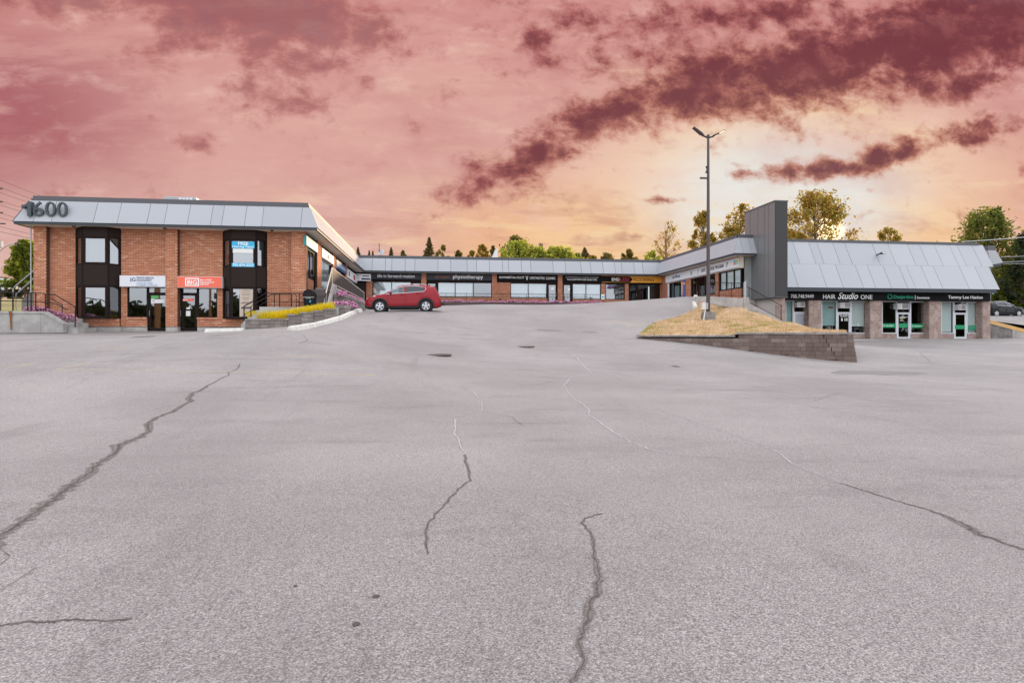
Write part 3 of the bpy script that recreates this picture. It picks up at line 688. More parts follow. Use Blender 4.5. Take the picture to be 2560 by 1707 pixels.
for PP, specs in ((B1, ((0, 3.8, 5.3, M_CREAMB), (1, 3.8, 5.3, M_CREAMB), (2, 3.8, 5.3, M_BLINDG))), (B2, ((0, 4.5, 5.3, M_CREAMB), (1, 3.8, 4.62, M_BLINDG), (2, 4.62, 5.3, M_CREAMB), (2, 3.8, 4.615, M_BLINDG), (0, 3.8, 4.49, M_SPAN)))):
    for i, z0, z1, m in specs:
        fr = PFrame((PP[i].x, PP[i].y), (PP[i + 1].x, PP[i + 1].y)); MB().fbox(fr, 0.08, fr.len - 0.08, z0, z1, -0.20, -0.18).build('blind', m, left)
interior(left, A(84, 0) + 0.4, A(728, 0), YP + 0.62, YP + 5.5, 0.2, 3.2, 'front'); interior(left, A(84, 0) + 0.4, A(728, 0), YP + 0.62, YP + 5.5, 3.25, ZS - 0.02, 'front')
# shopfronts of the lower floor
window(left, FL, A(318, NB), A(368, NB), 0.95, 2.66, (), M_BRONZE, G_MID, NB - 0.1, 0.06)
door(left, FL, A(368, NB), A(414, 0), 0.17, 2.66, M_BRONZE, G_MID, NB - 0.1, 0.10, transom=2.28, handle='l', hm=M_GALV)
door(left, FL, A(446, NB), A(493, NB), 0.17, 2.66, M_BRONZE, G_MID, NB - 0.1, 0.10, transom=2.28, handle='l', hm=M_GALV)
window(left, FL, A(493, NB), A(543, NB), 0.95, 2.66, (), M_BRONZE, G_MID, NB - 0.1, 0.06)
MB().fbox(FL, A(318, NB), A(414, 0), 2.66, 2.72, NB - 0.2, NB).build('lintel', M_BRONZE, left); MB().fbox(FL, A(446, NB), A(543, NB), 2.66, 2.72, NB - 0.2, NB).build('lintel', M_BRONZE, left)
# wing openings: window, sign above (signs are things of their own)
G_W = glass('wing_glass', 0.22, (0.8, 0.84, 0.85), 0.02)
for i, (y0, y1, z0, z1, mu) in enumerate(((yb[0] + 0.35, yb[1] + 0.55, 3.30, 5.0, (yb[0] + 1.9,)), (yb[2] + 0.3, yb[3] + 0.6, 3.05, 4.98, ()), (yb[4] + 0.4, yb[5] + 0.6, 3.2, 4.9, (yb[4] + 2.0,)), (yb[6] + 0.4, 57.6, 3.3, 4.85, ()))):
    window(left, WL, y0, y1 - (0.55 if i == 0 else 0), z0, z1, mu, M_BRONZE, G_W, -0.14, 0.07)
door(left, WL, yb[1] + 0.02, yb[1] + 0.55, 1.6, 5.0, M_BRONZE, G_DARK, -0.16, 0.06)
interior(left, XW - 4.0, XW - 0.32, YP + 0.7, 58.1, 1.3, ZS - 0.03, 'right', M_ROOML)
for y0_, y1_, m_ in ((yb[0] + 0.45, yb[0] + 1.8, M_BLINDW), (yb[2] + 0.4, yb[3] + 0.5, M_CREAMB)): MB().fbox(WL, y0_, y1_, 3.35, 4.9, -0.31, -0.28).build('blind', m_, left)  # pale panels: the first added to lighten a dark interior, the second as curtains
MB().fbox(WL, YP + 0.3, 58.2, 5.62, ZS, -0.3, -0.1).build('header', M_BRONZE, left)
# roof, soffit, fascia
o = MB().box(X0 + 0.12, XL - 0.12, Y1 + 0.12, 74, ZS, ZS + 0.02); o.build('soffit', M_SOFF, left)
b = MB(); b.box(X0 + 0.02, XL - 0.02, Y1 + 0.02, Y1 + 0.12, ZS - 0.02, ZB - 0.02); b.box(XL - 0.12, XL - 0.02, Y1 + 0.12, Y2 - 0.0, ZS - 0.02, ZB - 0.02); b.box(X0 + 0.02, X0 + 0.12, Y1 + 0.12, 74, ZS - 0.02, ZB - 0.02)
b.build('fascia_trim', M_TRIM, left)
ZC = ZT - 0.28; DC = DI * (ZC - ZB) / (ZT - ZB)
MB().box(X0 + DI, XL - DI, Y1 + DI, 74, ZS + 0.3, ZC + 0.1).build('roof', mat('roof_gravel', (0.2, 0.19, 0.18), 0.95), left)
T_ = lambda z: DI * (z - ZB) / (ZT - ZB)
def lf(s, t): z = ZB + (ZC - ZB) * t; return Vector((s, Y1 + T_(z), z))
sb = [at_y(p, 560, Y1).x for p in (83.6, 128, 233, 293, 367, 410, 468, 525.5, 554, 611, 654, 751.5)]
roof_panels(left, lf, [(X0, X0 + DC)] + [(s, s) for s in sb] + [(XL, XL - DC)], M_PANEL, M_SEAM)
def lw(s, t): z = ZB + (ZC - ZB) * t; return Vector((XL - T_(z), s, z))
ws = [Y1 + 1.6]
while ws[-1] < Y2 - 1.5: ws.append(ws[-1] + random.choice((1.2, 1.9, 2.4, 1.5)))
roof_panels(left, lw, [(Y1, Y1 + DC)] + [(s, s) for s in ws[:-1]] + [(Y2, Y2 + DC)], M_PANEL, M_SEAM)
def ll(s, t): z = ZB + (ZC - ZB) * t; return Vector((X0 + T_(z), s, z))
roof_panels(left, ll, [(74, 74), (60, 60), (45, 45), (Y1, Y1 + DC)], M_PANEL, M_SEAM)
b = MB(); e = DC
for zz0, zz1, ex in ((ZC, ZC + 0.16, 0.03), (ZC + 0.16, ZT + 0.02, -0.02)):
    i0 = DC + (0.0 if ex > 0 else 0.03) - 0.03
    b.box(X0 + DI - ex - 0.04, XL - DI + ex + 0.04, Y1 + DI - ex - 0.04, Y1 + DI + 0.12, zz0, zz1); b.box(XL - DI - 0.12, XL - DI + ex + 0.04, Y1 + DI + 0.12, Y2 + DI, zz0, zz1); b.box(X0 + DI - ex - 0.04, X0 + DI + 0.12, Y1 + DI + 0.12, 74, zz0, zz1)
b.build('roof_cap', M_CAP, left)
# hip flashings
MB().tube([(XL, Y1, ZB), (XL - DC, Y1 + DC, ZC)], 0.03, 5).build('hip_flashing', M_PANEL, left); MB().tube([(X0, Y1, ZB), (X0 + DC, Y1 + DC, ZC)], 0.04, 5).build('hip_flashing', M_TRIM, left)
MB().tube([FL.at(A(86, 0) - 0.14, 0.5, 0.05), FL.at(A(86, 0) - 0.14, ZS, 0.05)], 0.03, 6).build('downspout', M_PANEL, left)
MB().fbox(Frame('left', aL0), -74, -YP - 0.61, -0.5, ZS, -0.25, 0).build('side_wall', M_MORT, left)
for px, py in ((412, 566), (680, 571), (185, 560)):
    q = at_y(px, py, Y1 + 0.45); MB().disc((q.x, q.y, ZS - 0.05), (0, 0, 1), 0, 0.09, 0.05, 12).build('soffit_light', M_BRONZE, left)

# 1600 in thick standing numerals
num = thing('address_numerals', 'big dark grey 1600 numerals standing on the left end of the pale fascia', 'sign', (-20.6, Y1, 6.2))
M_NUM = mat('dark_grey_numeral', (0.045, 0.055, 0.068), 0.5, 0.1, 5)
NF = Frame('front', Y1 + 0.15)
for s, x0, x1, y0, y1 in (('6', 83, 110, 504.5, 541), ('0', 113.5, 140, 504.5, 542), ('0', 143.5, 169, 505.2, 542.5)):
    ob = text_px(s, NF, x0, x1, y0, y1, 0.06, M_NUM, num, name='numeral', bold=0.0); ob.data.extrude = 0.06
MB().prism([NF.at(*NF.px(x_, y_, .2), .2) for x_, y_ in ((67.5, 540), (77.0, 540), (77.0, 504), (69.5, 504), (66, 508.5), (60, 511.5), (53, 512.5), (53, 520), (60.5, 518.5), (67.5, 514.8))], (0, 0.3, 0)).build('numeral', M_NUM, num)
MB().tube([NF.at(NF.a(75), 6.75, -0.25), NF.at(NF.a(168), 6.70, -0.25)], 0.02, 5).build('mounting_bar', M_TRIM, num)

# signs of the left block
def sign_board(fr, x0, x1, y0, y1, n0, n1, m, label, group='shop sign boards', edge=None, name='shop_sign', cat='sign'):
    xm = (x0 + x1) / 2; a0, a1 = fr.a(x0, n1), fr.a(x1, n1); z1, z0 = fr.px(xm, y0, n1)[1], fr.px(xm, y1, n1)[1]
    t_ = thing(name, label, cat, fr.at((a0 + a1) / 2, z0, n0), group)
    MB().fbox(fr, min(a0, a1), max(a0, a1), z0, z1, n0, n1 - 0.012).build('cabinet', edge or m, t_, bevel=0.008)
    MB().fbox(fr, min(a0, a1) + 0.02, max(a0, a1) - 0.02, z0 + 0.02, z1 - 0.02, n1 - 0.011, n1).build('face', m, t_)
    return t_
N1 = 0.06
s = sign_board(FL, 298.5, 413, 689, 717, NB - 0.0, N1, M_WSIGN, 'white sign board with blue IG private wealth lettering above the left door')
text_px('IG', FL, 326.5, 339, 694, 703, N1, M_NAVY, s, bold=0.02); text_px('PRIVATE WEALTH', FL, 342, 384, 692.5, 697, N1, M_NAVY, s); text_px('MANAGEMENT', FL, 342, 379.5, 698.5, 703, N1, M_NAVY, s)
text_px('LACEY RICHARD', FL, 341.5, 382.5, 705.5, 709.5, N1, M_BLUEG, s); text_px('& DEBBIE CARSLAKE', FL, 341.5, 394, 711, 715, N1, M_BLUEG, s)
p0, p1 = FL.px(324, 704, N1), FL.px(327.5, 695, N1); p2 = FL.px(334, 704, N1)
MB().prism([FL.at(*p0, N1), FL.at(*p2, N1), FL.at(*FL.px(334, 703.2, N1), N1), FL.at(*FL.px(328, 703, N1), N1), FL.at(*p1, N1)], (0, -0.004, 0)).build('emblem', M_BLUEG, s)
s = sign_board(FL, 443.5, 555.5, 691, 719.5, NB, N1, M_ORANGE, 'coral orange sign board with boxed white BIG letters above the right door', edge=M_WSIGN)
b = MB(); g = lambda x, y: FL.px(x, y, N1)
(a0, z1), (a1, z0) = g(463, 695), g(497.5, 715); w = 0.05
b.fbox(FL, a0, a1, z1 - w, z1, N1, N1 + 0.01); b.fbox(FL, a0, a1, z0, z0 + w, N1, N1 + 0.01); b.fbox(FL, a0, a0 + w, z0 + w, z1 - w, N1, N1 + 0.01); b.fbox(FL, a1 - w, a1, z0 + w, z1 - w, N1, N1 + 0.01); b.build('logo_frame', M_WHITE, s)
text_px('BIG', FL, 468.5, 493, 700, 711, N1, M_WHITE, s, bold=0.035); text_px('BILLYARD', FL, 500, 529, 698, 702, N1, M_WHITE, s, bold=0.01); text_px('INSURANCE', FL, 500, 535.5, 704, 708, N1, M_WHITE, s, bold=0.01); text_px('GROUP', FL, 500, 522.5, 709, 713, N1, M_WHITE, s, bold=0.01)
# posters and stickers on the glass
nf = 0.25
p = thing('window_poster', 'sky blue FREE Hearing Tests poster on the upper bay window', 'poster', FL.at(A(605, nf), 3.85, nf))
n_ = nf + 0.012
for y0, y1 in ((603.5, 621.5), (657.5, 667.5)):
    (a0, z1), (a1, z0) = FL.px(579.5, y0, n_), FL.px(636, y1, n_); MB().fbox(FL, a0, a1, z0, z1, n_ - 0.008, n_).build('blue_band', M_SKYBL, p)
(a0, z1), (a1, z0) = FL.px(579.5, 621.8, n_), FL.px(636, 633, n_); MB().fbox(FL, a0, a1, z0, z1, n_ - 0.008, n_ - 0.002).build('white_band', M_PAPER, p)
text_px('FREE', FL, 595.5, 621, 605, 613, n_, M_WHITE, p, bold=0.02); text_px('Hearing Tests!', FL, 581.5, 634.5, 614, 621, n_, M_WHITE, p, bold=0.012); text_px('705-874-3333', FL, 582, 633.5, 659.5, 666, n_, M_WHITE, p, bold=0.012)
p = thing('notice_poster', 'tall beige notice board of printed lines behind the lower right bay window', 'poster', FL.at(A(618, nf), 0.95, 0.1))
M_BEIGE = mat('beige_card', (0.50, 0.41, 0.34), 0.8, 0.08, 3); M_INK = mat('brown_ink', (0.10, 0.08, 0.075), 0.7); M_DIM = mat('faded_ink', (0.28, 0.22, 0.19), 0.7)
(a0, z1), (a1, z0) = FL.px(599, 723, 0.235), FL.px(632, 796, 0.235); MB().fbox(FL, a0, a1, z0, z1, 0.228, 0.235).build('card', M_BEIGE, p)
for i, (y, w) in enumerate(((726, 20), (732, 22), (736, 20), (743, 18), (747, 14), (754, 18), (757, 26), (767, 24), (779, 14), (789, 18))):
    (c0, d1), (c1, d0) = FL.px(615 - w / 2, y, 0.24), FL.px(615 + w / 2, y + (2.0 if i != 7 else 5), 0.24); MB().fbox(FL, c0, c1, d0, d1, 0.2355, 0.238).build('printed_line', M_INK if i in (7, 6) else M_DIM, p)
nd = NB - 0.1
p = thing('door_sticker', 'small coral BIG sticker on the glass of the right door', 'sticker', FL.at(A(470, nd), 1.6, nd))
(a0, z1), (a1, z0) = FL.px(457, 746.5, nd + 0.01), FL.px(484, 753, nd + 0.01); MB().fbox(FL, a0, a1, z0, z1, nd + 0.003, nd + 0.01).build('face', M_ORANGE, p); text_px('BIG', FL, 458, 469, 747.5, 752, nd + 0.011, M_WHITE, p, bold=0.02)
p = thing('door_notice', 'white paper notice taped to the glass of the right door', 'notice', FL.at(A(470, nd), 1.2, nd)); (a0, z1), (a1, z0) = FL.px(465, 777, nd + 0.01), FL.px(476, 790, nd + 0.01); MB().fbox(FL, a0, a1, z0, z1, nd + 0.003, nd + 0.008).build('sheet', M_PAPER, p)
(a0, z1), (a1, z0) = FL.px(466, 768.5, nd + 0.01), FL.px(475, 773, nd + 0.01); MB().fbox(FL, a0, a1, z0, z1, nd + 0.003, nd + 0.008).build('card', M_PAPER, p)
p = thing('door_decal', 'green and white decal across the glass of the left door', 'sticker', FL.at(A(395, nd), 1.9, nd)); (a0, z1), (a1, z0) = FL.px(376, 735.5, nd + 0.01), FL.px(396, 746, nd + 0.01); MB().fbox(FL, a0, a1, z0, z1, nd + 0.003, nd + 0.008).build('green_panel', mat('leaf_green_print', (0.10, 0.42, 0.12), 0.6), p)
(a0, z1), (a1, z0) = FL.px(376, 748, nd + 0.01), FL.px(411, 758, nd + 0.01); MB().fbox(FL, a0, a1, z0, z1, nd + 0.003, nd + 0.008).build('white_panel', M_PAPER, p)
text_px('IG', FL, 382, 386, 750, 753.5, nd + 0.009, M_NAVY, p, bold=0.02)
# signs of the wing
def wing_sign(fr, a0, a1, z0, z1, n0, n1, m, label, letters=(), edge=None, group='shop sign boards', bars=()):
    t_ = thing('shop_sign', label, 'sign', fr.at((a0 + a1) / 2, z0, n0), group)
    for f0, f1, g0, g1, mm in bars: MB().fbox(fr, a0 + (a1 - a0) * f0, a0 + (a1 - a0) * f1, z0 + (z1 - z0) * g0, z0 + (z1 - z0) * g1, n1 + 0.001, n1 + 0.005).build('printed_mark', mm, t_)
    MB().fbox(fr, a0, a1, z0, z1, n0, n1 - 0.006).build('cabinet', edge or m, t_); MB().fbox(fr, a0 + 0.03, a1 - 0.03, z0 + 0.03, z1 - 0.03, n1 - 0.005, n1).build('face', m, t_)
    for s_, f0, f1, g0, g1, mm in letters: text(s_, fr, a0 + (a1 - a0) * f0, a0 + (a1 - a0) * f1, z0 + (z1 - z0) * g0, z0 + (z1 - z0) * g1, n1, mm, t_)
    return t_
M_TEAL = mat('teal_print', (0.03, 0.28, 0.30), 0.6); M_DBLUE = mat('deep_blue_face', (0.02, 0.06, 0.16), 0.5)
wing_sign(WL, yb[0] + 0.15, yb[1] + 0.5, 5.05, 5.6, -0.12, 0.05, M_WSIGN, 'white and teal sign board, nearest to the corner on the left wing', (), edge=M_TEAL, bars=((0.06, 0.94, 0.78, 0.98, M_TEAL), (0.1, 0.6, 0.45, 0.6, M_TEAL)))
wing_sign(WL, yb[2] + 0.2, yb[3] + 0.7, 5.0, 5.58, -0.12, 0.05, M_WSIGN, 'white sign board with a small dark mark, second from the corner on the left wing', (), bars=((0.4, 0.6, 0.3, 0.45, M_BLACK), (0.47, 0.56, 0.5, 0.7, M_BLACK)))
wing_sign(WL, yb[4] + 0.3, yb[5] + 0.8, 4.9, 5.55, -0.12, 0.05, M_DBLUE, 'deep blue sign board, third from the corner on the left wing', (), bars=((0.1, 0.9, 0.3, 0.72, M_BLUEG),))
wing_sign(WL, yb[6] + 0.3, 57.9, 4.75, 5.5, -0.12, 0.05, M_WSIGN, 'white sign board with red mark beside the inner corner of the left wing', (), bars=((0.12, 0.2, 0.25, 0.75, M_BLACK), (0.6, 0.78, 0.2, 0.75, M_RED)))
# rooftop unit
q = at_y(445, 500, 45.0); t_ = thing('rooftop_unit', 'pale grey air handling box on the roof of the two-storey block', 'rooftop unit', (q.x, 45, ZC + 0.1))
xa, xb_ = at_y(409, 495, 45).x, at_y(490, 495, 45).x; MB().box(xa, xb_, 45, 46.4, ZC + 0.1, at_y(445, 492, 45).z).build('housing', M_PANEL, t_, bevel=0.03); MB().box(xb_ + 0.01, at_y(503, 495, 45).x, 45.2, 46.2, ZC + 0.1, at_y(445, 496.5, 45).z).build('fan_hood', M_SOFF, t_)
b = MB(); 
for k in range(4): b.box(xa + 1.0 + k * 0.24, xa + 1.18 + k * 0.24, 44.985, 45.0, ZC + 0.35, at_y(445, 494, 45).z)
b.build('louvre', M_WFRAME, t_)

# ------------------------------------------------------------------ middle: long low row of shops
FM = Frame('front', 58.35); fm = FM.a
mid = thing('shop_row', 'long single-storey brown brick shop row closing the back of the car park', 'building', (8, 58.35, 2.9))
zw0 = 2.6; zsm = ZS; zl = 5.02; zsg = 5.72
bm = Bricks()
for q0, q1, z0, z1 in ((915, 931, zw0, zl), (1053, 1066, zw0, zsm), (1230, 1242, zw0, zsm), (1394, 1406, zw0, zsm), (1503, 1514, zw0, zl), (1562, 1571.5, zw0, zl), (1650, 1692, zw0, zl), (1661, 1692, zl, zsm),
                       (931, 1028, zw0, 3.55), (1094, 1230, zw0, 3.55), (1242, 1276, zw0, zl), (1276, 1368, zw0, 3.52), (1431, 1503, zw0, 3.45), (1514, 1562, zw0, 3.45), (1594, 1650, zw0, 3.42)):
    thick = (q0, q1) in ((1053, 1066), (1230, 1242), (1394, 1406))
    bm.rect(FM, fm(q0), fm(q1), z0, z1, 0.3, 0.10 if thick else 0.0)
bm.build(mid, M_BRICK2, M_MORT)
MB().fbox(FM, fm(925), fm(1053), zl, zsm, -0.3, -0.02).build('header', M_BRONZE, mid); MB().fbox(FM, fm(1066), fm(1230), zl, zsm, -0.3, -0.02).build('header', M_BRONZE, mid); MB().fbox(FM, fm(1242), fm(1394), zl, zsm, -0.3, -0.02).build('header', M_BRONZE, mid); MB().fbox(FM, fm(1406), fm(1661), zl, zsm, -0.3, -0.02).build('header', M_BRONZE, mid)
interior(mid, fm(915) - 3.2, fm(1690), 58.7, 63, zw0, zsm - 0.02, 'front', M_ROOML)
for q0, q1, z0, mu in ((931, 1028, 3.55, (979,)), (1094, 1230, 3.55, (1138, 1184)), (1276, 1368, 3.52, (1321,)), (1431, 1503, 3.45, (1465.5,)), (1514, 1562, 3.45, ()), (1594, 1650, 3.42, (1626,))):
    dark = q0 == 1594
    w = window(mid, FM, fm(q0), fm(q1), z0, zl, [fm(k) for k in mu], M_BRONZE, G_ROW if not dark else G_DARK, -0.1, 0.07)
for q0, q1 in ((1028, 1053), (1066, 1093), (1368, 1394), (1406, 1430), (1571.5, 1594)):
    door(mid, FM, fm(q0), fm(q1), 2.92, zl, M_BRONZE, G_ROW if q0 != 1571.5 else G_DARK, -0.12, 0.12, hm=M_GALV, handle='l' if q0 in (1066, 1406) else 'r')
b = MB()
for q0, q1, z0 in ((931, 1028, 3.55), (1094, 1183, 3.55), (1276, 1368, 3.52), (1431, 1503, 3.45)): b.fbox(FM, fm(q0) + 0.1, fm(q1) - 0.1, z0 + 0.1, zl - 0.1, -0.30, -0.27)
b.build('blind', M_BLINDW, mid)  # white sheets added behind the glass to lift the brightness of the panes
# recessed entry at the inner corner: a closed box coloured as its shade
e = MB(); e.box(fm(880), fm(913), 58.5, 61.5, zw0, zsm); e.build('entry_shade_box', mat('entry_shade', (0.02, 0.014, 0.013), 0.8), mid)
MB().box(XL - 0.1, XR + 0.1, Y2 + 0.12, 75, ZS, ZS + 0.02).build('soffit', M_SOFF, mid)
MB().box(XL - 0.02, XR + 0.02, Y2 + 0.02, Y2 + 0.12, ZS - 0.02, ZB - 0.02).build('fascia_trim', M_TRIM, mid)
def mf(s, t): z = ZB + (ZC - ZB) * t; return Vector((s, Y2 + T_(z), z))
ms = [at_y(p, 678, Y2).x for p in (929.6, 963, 979, 1012.7, 1037, 1095, 1127, 1168, 1191.6, 1224, 1257, 1272, 1304.6, 1328, 1383.7, 1415, 1454, 1478, 1509, 1539, 1556, 1587.6, 1609)]
roof_panels(mid, mf, [(XL, XL - DC)] + [(s, s) for s in ms] + [(XR, XR + DC)], M_PANEL, M_SEAM, gap=0.03)
b = MB(); b.box(XL - DI, XR + DI, Y2 + DI - 0.07, Y2 + DI + 0.1, ZC, ZC + 0.15); b.box(XL - DI, XR + DI, Y2 + DI - 0.03, Y2 + DI + 0.1, ZC + 0.15, ZT + 0.02); b.build('roof_cap', M_CAP, mid)
MB().box(XL - DI, XR + DI + 2, Y2 + DI + 0.1, 75, ZS + 0.3, ZC).build('roof', MATS['roof_gravel'], mid)
NM = 0.16
def msign(x0, x1, y0, y1, m, label, edge=None): return sign_board(FM, x0, x1, y0, y1, -0.02, NM, m, label, edge=edge)
s = msign(927.5, 1054, 681.5, 698.5, M_GREYSIGN, 'charcoal sign board reading life in forward motion above the parked red car'); text_px('life in forward motion', FM, 944, 1036.5, 686, 694, NM, M_WHITE, s)
s = msign(1066.5, 1229.5, 684, 700.5, M_GREYSIGN, 'charcoal sign board reading propel physiotherapy in rust and white'); text_px('propel', FM, 1089, 1124, 688, 697, NM, M_ORLET, s, bold=0.01); text_px('physiotherapy', FM, 1132.5, 1207.5, 687, 699.5, NM, M_WHITE, s)
s = msign(1242.5, 1393.5, 686.5, 701.5, M_BLACK, 'black sign board of the foot and orthotic clinic in white capitals'); text_px('KAWARTHA FOOT', FM, 1248.5, 1311, 690.5, 696.5, NM, M_WHITE, s, bold=0.012); text_px('ORTHOTIC CLINIC', FM, 1324, 1388.5, 692, 698.5, NM, M_WHITE, s, bold=0.012)
b = MB()
for x0, y0, x1, y1 in ((1314.5, 690, 1317, 696), (1320, 690, 1317.5, 696), (1317, 696, 1316.5, 699), (1317.5, 696, 1318.5, 699), (1316.5, 699, 1318.5, 699)): b.tube([FM.at(*FM.px(x0, y0, NM), NM), FM.at(*FM.px(x1, y1, NM), NM)], 0.03, 5)
b.build('emblem', M_WHITE, s)
s = msign(1406.5, 1503, 688, 703.5, M_BLACK, 'black sign board reading full scope foot and ankle care'); text_px('FULL SCOPE FOOT AND ANKLE CARE', FM, 1418, 1492, 697, 701, NM, M_WHITE, s, bold=0.01); text_px('Kevin Brillard, D.Ch., B. Sc Chiropodist / Foot Specialist', FM, 1414.5, 1496, 692, 695, NM, M_WHITE, s)
s = sign_board(FM, 1504, 1660, 690, 707, -0.02, NM, M_AMBER, 'black and amber sign board of the flooring shop at the inner right corner', edge=M_BLACK)
P_ = lambda x, y: FM.at(*FM.px(x, y, NM), NM + 0.004)
MB().prism([P_(1504.5, 690.4), P_(1575, 691.6), P_(1582, 698.7), P_(1575, 706), P_(1504.5, 704.6)], (0, -0.006, 0)).build('black_arrow', M_BLACK, s)
text_px('END', FM, 1529.5, 1549, 694.5, 702, NM + 0.012, M_WHITE, s, bold=0.02); text_px('LESS', FM, 1550, 1574, 694.5, 702.5, NM + 0.012, M_RED, s, bold=0.02, shear=0.2); text_px('FLOORING', FM, 1584, 1634.5, 695.5, 703.5, NM + 0.004, M_BLACK, s, bold=0.01)
# corner signs near the recessed entry
cf = PFrame((fm(877), 57.5), (fm(928), 58.1))
s = thing('shop_sign', 'white directory sign board angled across the recessed corner entry', 'sign', cf.at(cf.len / 2, 5.1, 0), 'shop sign boards'); z0, z1 = 5.0, 5.66
MB().fbox(cf, 0, cf.len, z0, z1, -0.1, 0.0).build('cabinet', M_WSIGN, s, bevel=0.01); MB().fbox(cf, cf.len * 0.55, cf.len * 0.97, z0 + 0.1, z0 + 0.26, 0.001, 0.006).build('dark_strip', M_GREYSIGN, s); MB().fbox(cf, cf.len * 0.6, cf.len * 0.92, z0 + 0.4, z0 + 0.5, 0.001, 0.006).build('printed_mark', M_GREYSIGN, s)
for q, a0, a1, g0, g1, mm in (('Westside', 0.13, 0.42, 0.74, 0.9, M_NAVY), ('Family', 0.16, 0.38, 0.48, 0.64, M_GREYSIGN), ('Chiropractic', 0.06, 0.47, 0.2, 0.36, M_GREYSIGN)): text(q, cf, cf.len * a0, cf.len * a1, z0 + 0.66 * g0, z0 + 0.66 * g1, 0.003, mm, s)
# little things at the flooring shop
s = thing('open_sign', 'small red and blue lit open sign hanging inside the flooring shop window', 'sign', FM.at(fm(1527), 4.5, -0.12)); M_NEON = mat('neon_red', (0.7, 0.05, 0.05), 0.5); M_NEONB = mat('neon_blue', (0.1, 0.15, 0.6), 0.5)
b = MB(); g = [FM.px(1527 + 5.5 * math.cos(k), 717 + 2.6 * math.sin(k), -0.2) for k in np.linspace(0, 2 * math.pi, 17)]; b.tube([FM.at(a, z, -0.06) for a, z in g], 0.025, 5).build('blue_ring', M_NEONB, s); text_px('OPEN', FM, 1523, 1531, 715.5, 718.5, -0.06, M_NEON, s, bold=0.02)
p = thing('door_notice', 'white sheet taped inside the clinic door left of the middle pillar', 'notice', FM.at(fm(1382), 4.2, -0.1)); (a0, z1), (a1, z0) = FM.px(1377.5, 718.5, -0.1), FM.px(1385, 724.5, -0.1); MB().fbox(FM, a0, a1, z0, z1, -0.112, -0.106).build('sheet', M_PAPER, p)
p = thing('door_notice', 'white sheet taped inside the clinic door right of the middle pillar', 'notice', FM.at(fm(1422), 4.1, -0.1)); (a0, z1), (a1, z0) = FM.px(1420, 720.5, -0.1), FM.px(1426, 726.5, -0.1); MB().fbox(FM, a0, a1, z0, z1, -0.112, -0.106).build('sheet', M_PAPER, p)

# ------------------------------------------------------------------ right wing of the row, seen at a slant, and the tall clad tower
WR = Frame('left', 22.55); wa = WR.a
wing = thing('shop_wing', 'right-hand brick shop wing with a long white school sign under its eaves', 'building', (22.55, 50, 2.9))
bw = Bricks(); yN = 42.6
cutsR = [wa(p) for p in (1668, 1673, 1714, 1727, 1760, 1788, 1796, 1862)]   # along values run from far to near
zl2, zs2 = 4.95, ZS
bw.rect(WR, wa(1655), cutsR[1], 2.4, zs2, 0.3)
bw.rect(WR, cutsR[2], cutsR[3], 2.4, zl2, 0.3); bw.rect(WR, cutsR[5], cutsR[6], 2.4, zl2, 0.3); bw.rect(WR, cutsR[1], cutsR[2], 2.4, 3.2, 0.25, -0.1); bw.rect(WR, cutsR[3], cutsR[3] + 1.1, 2.4, 3.3, 0.25, -0.1); bw.rect(WR, cutsR[4], cutsR[5], 2.4, 3.3, 0.25, -0.1); bw.rect(WR, cutsR[6], -yN, 2.0, 3.45, 0.25, -0.1)
bw.build(wing, M_BRICK2, M_MORT)
MB().fbox(WR, cutsR[1], -yN, zl2, zs2, -0.3, -0.02).build('header', M_SOFF, wing)
interior(wing, 22.95, 24.4, yN + 0.1, 58.2, 2.4, zs2 - 0.02, 'left', M_ROOML)
window(wing, WR, cutsR[1], cutsR[2], 3.2, zl2, (cutsR[1] + 0.9, cutsR[1] + 2.3), M_BRONZE, G_MID, -0.12, 0.07)
window(wing, WR, cutsR[3], cutsR[3] + 1.1, 3.3, zl2, (), M_BRONZE, G_MID, -0.12, 0.07); door(wing, WR, cutsR[3] + 1.12, cutsR[4] - 0.02, 2.55, zl2, M_BRONZE, G_DARK, -0.14, 0.1, hm=M_GALV)
window(wing, WR, cutsR[4], cutsR[5], 3.3, zl2, (), M_BRONZE, G_MID, -0.12, 0.07)
L_ = -yN - cutsR[6]; window(wing, WR, cutsR[6], -yN, 3.45, zl2, (cutsR[6] + L_ * 0.33, cutsR[6] + L_ * 0.68), M_BRONZE, G_CLEAR, -0.12, 0.09)
MB().fbox(WR, cutsR[6] + 0.15, -yN - 0.1, 3.5, zl2 - 0.06, -0.2, -0.18).build('blind', M_BLINDW, wing); MB().fbox(WR, cutsR[1] + 0.95, cutsR[1] + 2.25, 3.3, zl2 - 0.4, -0.2, -0.18).build('blind', M_BLIND, wing)
Y3f = at_y(1823.2, 639, 1.0); Y3n = 41.9
MB().box(XR + 0.12, 24.4, Y3n + 0.12, Y2 + 0.1, ZS - 0.01, ZS + 0.015).build('soffit', M_SOFF, wing)
b = MB(); b.box(XR + 0.02, XR + 0.12, Y3n + 0.02, Y2, ZS - 0.02, ZB - 0.02); b.box(XR + 0.12, 24.3, Y3n + 0.02, Y3n + 0.12, ZS - 0.02, ZB - 0.02); b.build('fascia_trim', M_TRIM, wing)
def rf(s, t): z = ZB + (ZC - ZB) * t; return Vector((XR + T_(z), -s, z))
rs = [-Y2 + 1.4]
while rs[-1] < -Y3n - 1.2: rs.append(rs[-1] + random.choice((1.0, 1.5, 1.9, 1.2)))
roof_panels(wing, rf, [(-Y2, -Y2 - DC)] + [(s, s) for s in rs[:-1]] + [(-Y3n, -Y3n - DC)], M_PANEL, M_SEAM, gap=0.012)
def re(s, t): z = ZB + (ZC - ZB) * t; return Vector((s, Y3n + T_(z), z))
